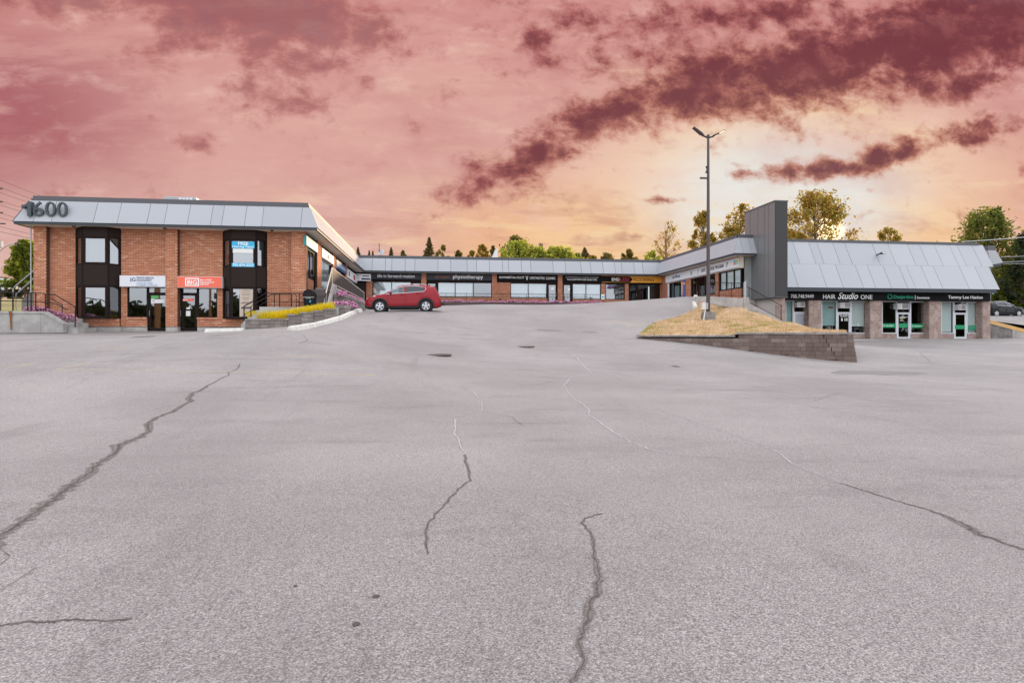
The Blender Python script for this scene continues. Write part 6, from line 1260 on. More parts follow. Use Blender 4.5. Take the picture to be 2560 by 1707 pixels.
for j in range(4): course_blocks(fa2, x2, x3, 1.66 - .2 * (j + 1), 1.66 - .2 * j, 0.02 if j == 0 else 0, 0.42, p3, seed=130 + j, m=M_PBLK, depth=0.22); course_blocks(Frame('right', x3), 35.22, 36.58, 1.66 - .2 * (j + 1), 1.66 - .2 * j, 0.02 if j == 0 else 0, 0.42, p3, seed=140 + j, m=M_PBLK, depth=0.22)
MB().box(x2 + .05, x3 - .24, 35.45, 36.55, 0.6, 1.58).build('soil', MATS['dark_soil'], p3)
for k in range(3): mound('flower_mound', ('left', 'middle', 'right')[k] + ' pink flower mound in the lower block planter by the red car', x2 + .3 + k * .42, 35.75, 1.55, .36, .4, .36, 420, group='pink flowers in the block planters', s=0.045)
for k in range(9):
    y = 36.95 + k * 1.12; mound('flower_mound', ('front mound of pink flowers in the upper block planter' if k == 0 else 'rearmost mound of pink flowers in the upper block planter' if k == 8 else ORD[k] + ' mound of pink flowers from the front of the upper block planter'), -5.5, y, 2.28, .36, .6, .3, 420, group='pink flowers in the block planters', s=0.045)
# kerb blocks along the planter and by the right door
kp = [gp(*q) for q in ((738, 826), (803, 814.5), (863, 796.8), (894, 782.5), (911, 774.5))]; off = Vector((-0.2, 0.0, 0))
for i in range(4): chunky(kp[i] + off + (kp[i + 1] - kp[i]) * 0.01, kp[i + 1] + off - (kp[i + 1] - kp[i]) * 0.015, 0.40, 0.17, ('nearest white kerb block, by the yellow grass planter', 'second white kerb block beside the planter', 'third white kerb block beside the planter', 'furthest white kerb block, next to the front of the red car')[i])
q0, q1 = gp(514, 830.2), gp(590, 828); chunky(q0, q1 + Vector((0.2, 0.25, 0)), 0.30, 0.13, 'low white wheel stop lying before the right shop door of the brick block')
# far-left ramp wall, steps and rails
FR1 = Frame('front', 33.2); g = lambda x, y: FR1.px(x, y)
M_RUST = mat('rust_stain', (0.20, 0.075, 0.025), 0.9, 0.3, 8)
lw_ = thing('ramp_wall', 'stained pale concrete ramp wall with a rust streak at the left edge', 'wall', FR1.at(*g(60, 826)))
MB().prism([FR1.at(*g(-260, 832)), FR1.at(*g(101.5, 832)), FR1.at(*g(101.5, 783)), FR1.at(*g(-260, 780))], (0, 0.3, 0)).build('wall_section', M_CONC, lw_); MB().prism([FR1.at(*g(102, 832)), FR1.at(*g(158.5, 832)), FR1.at(*g(158.5, 811.5)), FR1.at(*g(113, 783.8)), FR1.at(*g(102, 783.2))], (0, 0.3, 0)).build('wall_section', M_CONC, lw_)
cp = [FR1.at(*g(x, y), 0.05) for x, y in ((-260, 777.5), (111, 778.5), (159.5, 808))]; dn_ = Vector((0, 0, -0.1))
for a, b in zip(cp[:-1], cp[1:]): MB().prism([a, b, b + dn_, a + dn_], (0, 0.4, 0)).build('coping', M_CONC, lw_)
MB().prism([FR1.at(*g(23, 778), .055), FR1.at(*g(33, 778), .055), FR1.at(*g(31, 795), .055), FR1.at(*g(31.5, 824), .055), FR1.at(*g(28, 824), .055), FR1.at(*g(26, 795), .055)], (0, 0.003, 0)).build('rust_streak', M_RUST, lw_)
ls_ = thing('staircase', 'small concrete steps with pink flowers at the left corner of the brick block', 'stairs', FL.at(A(180), .1, .6))
for k, (x0, x1, zt0) in enumerate(((160, 206, .35), (160, 186, .62), (160, 172, .85))): MB().box(Frame('front', 34.1).a(x0) + .01, Frame('front', 34.1).a(x1 + 4) - .02 * k, 33.55 + k * .3, 35.28 - .003 * k, -.3, zt0).build('step', M_CONC, ls_)
MB().fbox(FL, A(189, .1), A(206, .1), -.1, .86, -.1, .3).build('cheek_wall', M_CONC, ls_)
rail_px('front black pipe railing of the left ramp, nearest the camera', Frame('front', 33.25), [(-60, 729), (0, 730.5), (104, 732.5), (113, 736), (138, 736.5), (159, 750), (188.5, 767)], 0, [(1.5, 730.5, 777), (32, 730.5, 777), (77.5, 732, 777), (89.5, 732.5, 775), (113.5, 736, 778), (188, 767, 818)])
rail_px('lower bar of the front black railing at the left ramp', Frame('front', 33.3), [(-60, 750.5), (0, 752), (103, 754), (113, 757), (140, 758.5), (170, 776)], 0, [(69, 732, 777)])
rail_px('rear black pipe railing descending the left corner steps', Frame('front', 34.6), [(127, 745), (155.5, 762), (155.5, 803)], 0, [])
gs = thing('railing', 'bright steel stair railing rising to the left side of the brick block', 'railing', FR1.at(*g(33, 775))); FG = Frame('front', 37.5)
for tp in ([(33, 775), (33, 722), (36, 718), (86, 675)], [(40, 775), (40, 736), (86, 695)]): MB().tube([FG.at(*FG.px(x, y)) for x, y in tp], 0.035, 6).build('handrail', M_GALV, gs)
MB().prism([FG.at(*FG.px(x, y), -.4) for x, y in ((42, 776), (86, 776), (86, 712), (42, 749))], (0, 0.25, 0)).build('stringer', M_CONCD, gs)
for k, px in enumerate((75, 92, 103, 124, 133, 147, 152, 180, 172)):
    q = at_y(px, 0, 34.0 + .1 * (k % 3)); mound('flower_mound', (('left', 'middle', 'right')[k] + ' small clump of pink flowers behind the left ramp wall' if k < 3 else ORD[k - 3] + ' dark leafy clump with pink flowers from the left at the corner steps'), q.x, q.y, 1.18 if px < 110 else 0.95 - (px - 124) * .005, .3, .25, .25 if px < 110 else .38, 160, group='clumps of flowers at the left corner steps', s=0.04 if px < 110 else .03)

# ------------------------------------------------------------------ vehicles
M_TYRE = mat('tyre_rubber', (0.014, 0.014, 0.015), 0.85); M_RIM = mat('alloy_rim', (0.55, 0.56, 0.58), 0.3, metal=0.7); M_CLAD = mat('black_cladding', (0.012, 0.012, 0.013), 0.6); M_CARGL = glass('car_glass', 0.09, (0.42, 0.48, 0.5)); M_PRIV = glass('privacy_glass', 0.06, (0.05, 0.05, 0.055)); M_CHROME = mat('chrome_trim', (0.7, 0.7, 0.72), 0.2, metal=1.0); M_TAIL = mat('red_tail_lamp', (0.42, 0.012, 0.012), 0.15, coat=0.6); M_HEADL = mat('clear_head_lamp', (0.62, 0.64, 0.66), 0.12, coat=0.8); M_SEAT = mat('car_interior', (0.05, 0.05, 0.052), 0.9)
def interp(x, T): return float(np.interp(x, [a for a, b in T], [b for a, b in T]))
TOP = [(0, .66), (.06, .80), (.22, .90), (.655, 1.035), (1.16, 1.12), (1.50, 1.34), (1.86, 1.525), (2.29, 1.60), (2.95, 1.615), (3.6, 1.575), (4.06, 1.50), (4.20, 1.30), (4.32, 1.06), (4.41, .78), (4.45, .6), (4.47, .5)]
BELT = [(1.16, 1.06), (1.30, 1.075), (2.38, 1.135), (3.43, 1.21), (4.1, 1.25), (4.2, 1.2)]
WTOP = [(1.16, 1.10), (1.5, 1.28), (1.965, 1.45), (2.38, 1.517), (2.95, 1.53), (3.47, 1.475), (4.06, 1.42), (4.2, 1.25)]
def make_car(label, paint, group=None, plate=True):
    root = thing('parked_car', label, 'car', (0, 0, 0), group); xw = (0.87, 3.54); R = 0.345; RA = 0.425
    S = sorted(set([0, .03, .06, .12, .22, .4, .655, .9, 1.16, 1.28, 1.4, 1.5, 1.68, 1.86, 2.05, 2.29, 2.34, 2.40, 2.7, 2.95, 3.08, 3.14, 3.3, 3.45, 3.6, 3.8, 4.06, 4.13, 4.20, 4.26, 4.32, 4.41, 4.45, 4.47] + [round(c + RA * math.cos(t), 3) for c in xw for t in np.linspace(0, math.pi, 15)]))
    rings = []
    for x in S:
        w = 0.925 * (1 - 0.30 * max(0, (0.55 - x) / 0.55) ** 2.2 - 0.16 * max(0, (x - 3.9) / 0.57) ** 2)
        zb = 0.27 + 0.16 * max(0, (0.25 - x) / 0.25) + 0.1 * max(0, (x - 4.2) / .27)
        for c in xw:
            if abs(x - c) < RA: zb = max(zb, R + math.sqrt(RA * RA - (x - c) ** 2))
        zt_ = interp(x, TOP)
        if 1.16 < x < 4.2: ze, zwt = interp(x, BELT), interp(x, WTOP); k5, k6 = 0.955 - 0.19 * (zwt - ze) / 0.4, 0.70
        else: ze, zwt, k5, k6 = zt_ - 0.07, zt_ - 0.03, 0.90, 0.70
        zm = zb + (ze - zb) * 0.42; zm2 = zb + (ze - zb) * 0.75
        sc = 1.0
        p = [(w * .935, zb), (w * .965, zb + (ze - zb) * .12), (w * .99, zb + (ze - zb) * .27), (w * .962, zb + (ze - zb) * .46), (w, zb + (ze - zb) * .80), (w * .965, ze), (w * k5, zwt), (w * min(k5, k6 + .04), zt_ - .018), (0, zt_)]
        rings.append([(x, -a, z) for a, z in p] + [(x, a, z) for a, z in p[-2::-1]])
    nR = len(rings[0]); V = [q for r in rings for q in r]; body, gside, gpriv, gws, inner = [], [], [], [], []
    for i in range(len(S) - 1):
        xm = (S[i] + S[i + 1]) / 2
        for j in range(nR - 1):
            f = (i * nR + j, i * nR + j + 1, (i + 1) * nR + j + 1, (i + 1) * nR + j); side = j in (5, nR - 7)
            if side and 1.40 < xm < 2.30: gside.append(f)
            elif side and 2.40 < xm < 3.45: gpriv.append(f)
            elif j in (6, 7, nR - 9, nR - 8) and (1.16 < xm < 1.86): gws.append(f)
            elif j in (6, 7, nR - 9, nR - 8) and (4.06 < xm < 4.30): gpriv.append(f)
            else: body.append(f)
    body += [tuple(range(nR))[::-1], tuple(range((len(S) - 1) * nR, len(S) * nR))]
    bo = link_mesh('body', V, body, paint, root, True)
    body, gside, gpriv, gws = [[f[::-1] for f in L_] for L_ in (body, gside, gpriv, gws)]
    for nm, fs, m in (('side_window', gside, M_CARGL), ('rear_side_window', gpriv, M_PRIV), ('windscreen', gws, M_CARGL)): link_mesh(nm, V, fs, m, root, True)
    b = MB(); b.box(1.2, 4.15, -.8, .8, .28, .95); b.box(0.5, 1.2, -.45, .45, .28, .85); b.build('floor_pan', M_SEAT, root)
    for sgn in (-1, 1): MB().box(1.95, 2.2, sgn * .4 - .24, sgn * .4 + .24, .9, 1.36).box(2.9, 3.1, sgn * .4 - .3, sgn * .4 + .3, .9, 1.3).build('seat', M_SEAT, root, bevel=0.04)
    for c in xw:
        for sg in (-1, 1):
            y = sg * 0.845; wl = MB().disc((c, y - .1, R), (0, 1, 0), R * .66, R, .2, 36).build('wheel', M_TYRE, root, True, 0.02)
            ax = sg; b = MB(); b.disc((c, y + sg * .075, R), (0, sg, 0), R * .60, R * .665, .03, 36); b.disc((c, y + sg * .06, R), (0, sg, 0), 0, R * .14, .05, 16)
            for k in range(5):
                for dl in (-.13, .13):
                    t = 2 * math.pi * k / 5 + math.pi / 2 + dl; t2 = 2 * math.pi * k / 5 + math.pi / 2 + dl * 1.25; e = Vector((math.cos(t2), 0, math.sin(t2))) * R * .62; s0 = Vector((math.cos(t), 0, math.sin(t))) * R * .1; q = Vector((-math.sin(t), 0, math.cos(t))) * R * .062; o = Vector((c, y + sg * .075, R)); dd = Vector((0, sg * .03, 0))
                    b.hexa([o + s0 - q, o + e - q * 1.25, o + e + q * 1.25, o + s0 + q, o + s0 - q + dd, o + e - q * 1.25 + dd * .8, o + e + q * 1.25 + dd * .8, o + s0 + q + dd])
            b.build('rim', M_RIM, wl); MB().disc((c, y + sg * .03, R), (0, sg, 0), 0, R * .6, .01, 24).build('brake_disc', M_SEAT, wl)
            MB().disc((c, sg * .5, R), (0, sg, 0), 0, RA - .01, .2, 24).build('wheel_well', M_SEAT, root)
            th = np.linspace(-0.12, math.pi + 0.12, 22); a = MB(); vs = []
            for t in th:
                for rr, yy in ((RA - .012, .905), (RA + .06, .895), (RA + .06, .93), (RA - .012, .94)): vs.append((c + rr * math.cos(t), sg * yy * (0.985 if c < 1 else 1), R + rr * math.sin(t)))
            a.add(vs, [(4 * i + j, 4 * i + (j + 1) % 4, 4 * i + 4 + (j + 1) % 4, 4 * i + 4 + j) for i in range(len(th) - 1) for j in range(4)]); a.build('arch_trim', M_CLAD, root, True)
    for sg in (-1, 1):
        MB().hexa([(1.31, sg * .86, .20), (3.10, sg * .86, .20), (3.10, sg * .80, .20), (1.31, sg * .80, .20), (1.31, sg * .925, .37), (3.10, sg * .925, .37), (3.10, sg * .8, .37), (1.31, sg * .8, .37)]).build('sill_trim', M_CLAD, root, bevel=0.015)
        wl_ = [(x, sg * (.925 * .972), interp(x, BELT) - .012) for x in (1.22, 1.6, 2.0, 2.38, 2.9, 3.45)] + [(3.56, sg * .87, 1.34), (3.5, sg * .80, 1.46)] + [(x, sg * .925 * (0.968 - 0.19 * (interp(x, WTOP) - interp(x, BELT)) / .4), interp(x, WTOP) + .006) for x in (3.2, 2.95, 2.6, 2.38, 2.1, 1.9, 1.7, 1.5, 1.32)]
        MB().tube(wl_, 0.014, 5).build('window_trim', M_CHROME, root)
        for x0 in (2.30, 3.22): z0 = interp(x0, BELT) - .16; MB().hexa([(x0 - .26, sg * .925, z0), (x0 - .02, sg * .925, z0 + .01), (x0 - .02, sg * .90, z0 + .01), (x0 - .26, sg * .90, z0), (x0 - .25, sg * .955, z0 + .035), (x0 - .03, sg * .955, z0 + .045), (x0 - .03, sg * .9, z0 + .05), (x0 - .25, sg * .9, z0 + .04)]).build('door_handle', paint, root, bevel=0.008)
        for x0 in (1.30, 2.36, 3.30):
            zz = interp(x0, BELT) - .02; MB().box(x0 - .005, x0 + .005, sg * .915 - .012, sg * .915 + .012, .42 if x0 < 3.2 else .85, zz).build('door_gap', M_CLAD, root)
        mr = MB().hexa([(1.42, sg * .93, 1.06), (1.58, sg * .93, 1.06), (1.58, sg * 1.10, 1.08), (1.45, sg * 1.10, 1.08), (1.42, sg * .93, 1.20), (1.58, sg * .93, 1.20), (1.58, sg * 1.10, 1.19), (1.46, sg * 1.10, 1.18)]).build('wing_mirror', paint, root, bevel=0.03); MB().box(1.46, 1.56, sg * .86, sg * .95, 1.03, 1.08).build('mirror_stalk', M_CLAD, mr)
        w = lambda x: 0.925 * (1 - 0.30 * max(0, (0.55 - x) / 0.55) ** 2.2)
        MB().hexa([(.07, sg * w(.07) * .98, .72), (.62, sg * (w(.62) + .004), .90), (.62, sg * w(.62) * .82, .90), (.07, sg * w(.07) * .6, .72), (.13, sg * w(.13) * .93, .83), (.62, sg * w(.62) * .965, 1.0), (.62, sg * w(.62) * .76, 1.035), (.15, sg * w(.15) * .6, .875)]).build('headlight', M_HEADL, root, bevel=0.015)
        MB().hexa([(3.86, sg * .93, 1.01), (4.33, sg * .86, .98), (4.33, sg * .6, .98), (4.0, sg * .6, 1.0), (3.80, sg * .93, 1.07), (4.30, sg * .87, 1.09), (4.3, sg * .6, 1.1), (4.0, sg * .6, 1.08)]).build('tail_light', M_TAIL, root, bevel=0.02)
        MB().hexa([(.035, sg * .60, .45), (.16, sg * .775, .45), (.2, sg * .7, .45), (.08, sg * .55, .45), (.03, sg * .62, .66), (.14, sg * .78, .64), (.2, sg * .7, .64), (.08, sg * .55, .66)]).build('fog_lamp_recess', M_CLAD, root, bevel=0.02)
        MB().tube([(2.0, sg * .62, 1.585), (2.2, sg * .63, 1.64), (3.4, sg * .63, 1.64), (3.6, sg * .62, 1.60)], 0.018, 6).build('roof_rail', M_CHROME, root)
    MB().hexa([(.02, -.72, .24), (.42, -.86, .24), (.42, .86, .24), (.02, .72, .24), (-.015, -.70, .42), (.42, -.89, .40), (.42, .89, .40), (-.015, .70, .42)]).build('front_bumper_trim', M_CLAD, root, bevel=0.03)
    MB().hexa([(3.98, -.86, .25), (4.40, -.76, .33), (4.40, .76, .33), (3.98, .86, .25), (3.90, -.935, .56), (4.49, -.80, .58), (4.49, .80, .58), (3.90, .935, .56)]).build('rear_bumper_trim', M_CLAD, root, bevel=0.03)
    MB().hexa([(.0, -.42, .56), (.06, -.42, .56), (.06, .42, .56), (.0, .42, .56), (.02, -.48, .74), (.08, -.48, .74), (.08, .48, .74), (.02, .48, .74)]).build('grille', M_CLAD, root, bevel=0.02)
    MB().hexa([(3.98, -.55, 1.50), (4.16, -.53, 1.475), (4.16, .53, 1.475), (3.98, .55, 1.50), (3.98, -.56, 1.525), (4.17, -.54, 1.49), (4.17, .54, 1.49), (3.98, .56, 1.525)]).build('roof_spoiler', paint, root, bevel=0.008)
    MB().hexa([(3.62, -.03, 1.58), (3.82, -.03, 1.55), (3.82, .03, 1.55), (3.62, .03, 1.58), (3.76, -.01, 1.66), (3.82, -.01, 1.66), (3.82, .01, 1.66), (3.76, .01, 1.66)]).build('aerial_fin', paint, root)
    return root
M_REDP = mat('metallic_red_paint', (0.26, 0.006, 0.014), 0.35, 0.06, 3, coat=0.2, spec=0.25); M_BLKP = mat('black_car_paint', (0.006, 0.006, 0.010), 0.3, coat=0.25, spec=0.2)
car = make_car('shiny red SUV parked nose to the block planter before the left wing', M_REDP)
xf_ = at_y(949.6, 780, 36.05).x; zf_, zr_ = at_y(949.6, 780.6, 36.05).z, at_y(1064.8, 779.3, 36.05).z
car.location = (xf_ - 0.87, 36.05 + 0.93, zf_ - (zr_ - zf_) * 0.87 / 2.67); car.rotation_euler = (0, -math.atan2(zr_ - zf_, 2.67), 0)
c2_ = make_car('black SUV on the upper lot right of the stone shops, partly cut by the frame', M_BLKP); yb2 = 57.0; xr = at_y(2300 + 1735 / 9.046, 780, yb2).x
zc2 = at_y(2492, 791.5, yb2).z; c2_.location = (xr + 3.54, yb2 + .93, zc2); c2_.rotation_euler = (0, 0, math.pi); 
far_car = make_car('white car parked by the dry field at the far left edge', mat('white_car_paint', (0.7, 0.72, 0.74), 0.3, coat=0.6), 'white cars at the far left edge'); q = at_d(8, 728, 78); far_car.location = (q.x - 3.4, q.y, q.z); far_car.rotation_euler = (0, 0, 0.15)
fc2 = copy_tree(far_car); fc2['label'] = 'second white car further right, half hidden by the far-left tree'; q = at_d(26, 727, 92); fc2.location = (q.x - 2.2, q.y, q.z); fc2.rotation_euler = (0, 0, 0.2)

# ------------------------------------------------------------------ trees
M_BARK = mat('bark', (0.085, 0.062, 0.048), 0.9, 0.3, 5); M_TWIG = mat('bare_twig', (0.19, 0.11, 0.065), 0.9, 0.2, 4)
def leafm(key, a, b, tr=0.55): return mat(key, a, 0.75, 0.3, 0.8, col2=b, per=0.35, trans=tr)
LM = dict(green=leafm('green_leaves', (0.12, 0.15, 0.022), (0.20, 0.19, 0.03)), lime=leafm('lime_leaves', (0.36, 0.385, 0.055), (0.46, 0.43, 0.06)), amber=leafm('backlit_leaves', (0.30, 0.225, 0.03), (0.42, 0.26, 0.04)), dark=leafm('dark_green_leaves', (0.03, 0.045, 0.012), (0.05, 0.06, 0.016)), olive=leafm('olive_leaves', (0.16, 0.14, 0.03), (0.24, 0.17, 0.035)), conif=leafm('conifer_needles', (0.10, 0.08, 0.025), (0.15, 0.10, 0.03), 0.4), sunny=leafm('sunlit_leaves', (0.26, 0.27, 0.016), (0.10, 0.14, 0.014)))
def crown_tree(label, px, top, wpx, D, base_py, mk, n=2600, s=0.17, low=0.25, sparse=0.55, ncl=26, group='trees behind the shops', seed=0, name='tree', bare=False, lopsided=0.0, cat='tree'):
    rg = np.random.default_rng(100 + seed); base = at_d(px, base_py, D); zt0 = at_d(px, top, D).z; Hh = zt0 - base.z; W = wpx / F_PX * D / 2
    t_ = thing(name, label, cat, base, group); n, ncl, s = int(n * 1.35), int(ncl * 1.7), s * 0.78; tr = MB(); r0 = max(0.06, Hh * 0.018)
    ph = rg.uniform(-.06, .06, 3) * Hh; sp = [base + Vector((0, 0, -.4)), base + Vector((ph[0] * .3, 0, Hh * .3)), base + Vector((ph[0] * .6, ph[1], Hh * .6)), base + Vector((ph[0], ph[1], Hh * .9))]
    tr.tube(sp, [r0, r0 * .75, r0 * .45, r0 * .12], 7); C, Rr = [], []
    for k in range(ncl):
        th, f = rg.uniform(0, 2 * math.pi), rg.random(); zf = low + (1 - low) * (0.06 + 0.9 * rg.random()); u = (zf - low) / (1 - low); env = math.sin(math.pi * min(1, (0.12 + 0.88 * u)) ** 0.8) ** 0.6 * (1 - 0.35 * u); rad = W * env * (0.35 + 0.65 * math.sqrt(f)) * 0.9
        c = np.array([base.x + rad * math.cos(th) + lopsided * W * u, base.y + rad * math.sin(th) * .8, base.z + Hh * zf]); C.append(c); Rr.append(min(W, Hh) * rg.uniform(.07, .17))
        z0 = base.z + Hh * max(low * .6, zf - .28); a = Vector((base.x + ph[0] * .5, base.y, z0)); m_ = a.lerp(Vector(c), .55) + Vector((0, 0, -.03 * Hh)); tr.tube([a, m_, Vector(c)], [r0 * .32, r0 * .2, r0 * .06], 5, cap=False)
    tr.build('trunk', M_TWIG if bare else M_BARK, t_)
    P = []; 
    for c, r in zip(C, Rr):
        m_ = int(n / ncl * rg.uniform(.5, 1.5)); v = rg.normal(size=(m_, 3)) * r * .55; dr = c - np.array([base.x, base.y, base.z + Hh * (low + .1)]); dr /= np.linalg.norm(dr) + 1e-6; P.append(c + v + dr * (rg.normal(size=m_) * r * .85)[:, None])
    P = np.concatenate(P); P = P[P[:, 2] < zt0 + .1]
    quads(P, s, LM[mk], t_, 'crown', asp=1.1); return t_
def conifer(label, px, top, wpx, D, base_py, seed=0, mk='conif', group='conifers behind the shops'):
    rg = np.random.default_rng(300 + seed); base = at_d(px, base_py, D); zt0 = at_d(px, top, D).z; Hh = zt0 - base.z; W = 1.5 * wpx / F_PX * D / 2; t_ = thing('conifer_tree', label, 'tree', base, group)
    MB().tube([base, base + Vector((0, 0, Hh))], [Hh * .02, Hh * .003], 6).build('trunk', M_BARK, t_); P = []
    L = 30
    for k in range(L):
        u = k / L; z = base.z + Hh * (.06 + .94 * u); rad = W * (1 - u) ** .9 + .05
        for j in range(rg.integers(5, 9)):
            th = rg.uniform(0, 2 * math.pi); rr = rad * rg.uniform(.55, 1.1); m_ = int(8 + 22 * (1 - u)); f = rg.random(m_) ** .7
            P.append(np.stack([base.x + np.cos(th) * rr * f, base.y + np.sin(th) * rr * f, z - .25 * rr * f + rg.normal(size=m_) * .05 * W], 1) + rg.normal(size=(m_, 3)) * .035 * W)
    quads(np.concatenate(P), max(.06, W * .10), LM[mk], t_, 'crown', asp=1.4); return t_
crown_tree('green roadside tree beside the left edge of the brick block', 62, 604, 110, 58, 740, 'sunny', 5200, .22, .12, .6, 44, None, 1, lopsided=.1)
crown_tree('tall amber-lit tree with open branches right of the clad tower', 2040, 478, 225, 70, 640, 'amber', 5200, .19, .05, .55, 46, seed=2)
crown_tree('amber-lit tree just left of the clad tower', 1850, 512, 120, 74, 640, 'amber', 3000, .19, .05, .55, 30, seed=3)
crown_tree('leafy amber tree behind the top of the lamp pole', 1757, 530, 88, 78, 650, 'amber', 2600, .19, .05, .6, 28, seed=4)
crown_tree('half-bare tree with thin reddish limbs left of the lamp pole', 1664, 545, 80, 80, 660, 'amber', 420, .17, .1, .5, 26, seed=5, bare=True, lopsided=.35)
crown_tree('small amber tree behind the stone shop roof', 2222, 570, 85, 80, 640, 'amber', 1500, .2, .05, .6, 18, seed=6)
crown_tree('big dense green tree behind the right end of the stone shops', 2465, 522, 235, 78, 780, 'green', 6500, .26, .12, .6, 60, seed=7)
crown_tree('dark green tree at the far right edge behind the hedge', 2575, 580, 150, 72, 780, 'dark', 5200, .25, .02, .6, 40, seed=8)
crown_tree('dark low tree directly right of the stone shop roof', 2500, 640, 110, 82, 785, 'dark', 4200, .25, .02, .6, 34, seed=18)
crown_tree('darker rounded tree top over the lime bush behind the middle shops', 1290, 592, 105, 96, 690, 'olive', 2400, .3, .05, .6, 26, seed=9)
for k, (px, tp, w, lab) in enumerate(((1296, 604, 130, 'left lime green bush over the middle shop roof'), (1398, 618, 120, 'right lime green bush over the middle shop roof'), (1346, 620, 80, 'low lime green bush between the two larger ones on the roof line'))): crown_tree(lab, px, tp, w, 88, 700, 'lime', 3200, .3, .1, .75, 26, 'lime bushes behind the middle shops', 10 + k)
for k, (px, tp, w, mk, lab) in enumerate(((1105, 610, 36, 'olive', 'small olive tree right of the tall conifer over the middle roof'), (1147, 627, 24, 'olive', 'low olive tree above the propel sign'), (1205, 613, 36, 'amber', 'thin amber tree left of the white roof vent'), (1232, 616, 24, 'olive', 'thin olive tree touching the white roof vent'), (1570, 626, 46, 'olive', 'rounded olive tree above the flooring sign'), (1518, 634, 34, 'olive', 'faint low tree above the endless sign'), (1632, 628, 40, 'lime', 'lime green low bush at the foot of the half-bare tree'), (1480, 640, 30, 'amber', 'low amber bush right of the small conifer'), (1008, 627, 16, 'olive', 'tiny round tree over the left of the middle roof'), (1180, 628, 26, 'amber', 'amber low bush left of the thin amber tree'), (1440, 634, 40, 'lime', 'low lime bush right of the roof pole'))):
    crown_tree(lab, px, tp, w * 1.25, 92, 662, mk, 800, .24, .0, .6, 14, 'small trees behind the middle shops', 30 + k)
for k, (px, tp, w, lab) in enumerate(((1073, 594, 26, 'tall pointed conifer over the middle roof right of the dish'), (978, 618, 14, 'short conifer right of the satellite dish'), (1402, 613, 10, 'slim conifer rising over the lime bushes'), (1462, 620, 24, 'spreading conifer above the full scope sign'), (895, 617, 12, 'slim conifer at the inner roof corner of the left wing'), (923, 626, 7, 'tiny conifer left of the satellite dish'), (932, 627, 5, 'thinnest conifer just left of the satellite dish'))): conifer(lab, px, tp, w, 95, 654, k)
for k, (px, tp, w, lab) in enumerate(((5, 690, 60, 'rounded bush by the white cars at the far left'), (42, 706, 50, 'dark bush left of the roadside tree trunk'), (-40, 680, 80, 'large bush cut by the left edge'))): crown_tree(lab, px, tp, w, 95, 742, 'olive' if k == 0 else 'dark', 1800, .3, .02, .7, 20, 'bushes at the far left', 60 + k, cat='bush', name='bush')
for k, (px, tp, w, mk, lab) in enumerate(((2500, 722, 55, 'sunny', 'lime hedge bush right behind the black SUV'), (2545, 722, 70, 'sunny', 'lime hedge bush below the white dish at the right edge'), (2590, 705, 80, 'sunny', 'tall lime hedge bush at the right edge'), (2470, 735, 40, 'sunny', 'low lime hedge bush beside the stone shop corner'))): crown_tree(lab, px, tp, w, 73, 800, mk, 2600, .2, .02, .75, 24, 'hedge bushes behind the black SUV', 70 + k, cat='bush', name='bush')
woods = []
rg = np.random.default_rng(5)
for k in range(900):
    x = rg.uniform(-330, 420); 
    if -60 < x < 75: continue
    y = rg.uniform(150, 260); woods.append((x, y, 4.5 + rg.uniform(0, 9)))
P = np.concatenate([np.array([x, y, z]) + rg.normal(size=(40, 3)) * np.array([2.6, 2.6, 2.2]) for x, y, z in woods]); tag(quads(P, .8, LM['dark'], None, 'far_woods'), 'far dark woods beyond the shops', None, None, 'stuff')

P = []
for x0, x1, hh, n_ in ((-84, -62, 3.6, 70), (-66, -50, 6.0, 80), (-54, -40, 4.2, 60), (-43, -30, 6.5, 70), (-32, -14, 2.5, 50), (-10, 30, 3.0, 60), (62, 150, 15, 300)):
    for k in range(n_):
        x = rg.uniform(x0, x1); e = math.sin(math.pi * (x - x0) / (x1 - x0)) ** .5; P.append(np.array([x, rg.uniform(-52, -44), -1.6 + (hh + 1.6) * e * rg.random()]) + rg.normal(size=(70, 3)) * np.array([1.1, 1.1, .7]))
tag(quads(np.concatenate(P), .75, LM['dark'], None, 'street_woods'), 'dark trees across the street that the shop windows mirror', None, None, 'stuff')
for k, (x, y) in enumerate(((-43.5, -30), (-37, -34))):
    t_ = thing('utility_pole', ('thick', 'thin')[k] + ' brown utility pole across the street, mirrored in the left bay window', 'utility pole', (x, y, -1.7)); MB().tube([(x, y, -1.8), (x, y, 11)], (.45, .2)[k], 8).build('pole', M_TWIG, t_); MB().box(x - 1.2, x + 1.2, y - .06, y + .06, 9.6, 9.75).build('cross_arm', M_TWIG, t_)
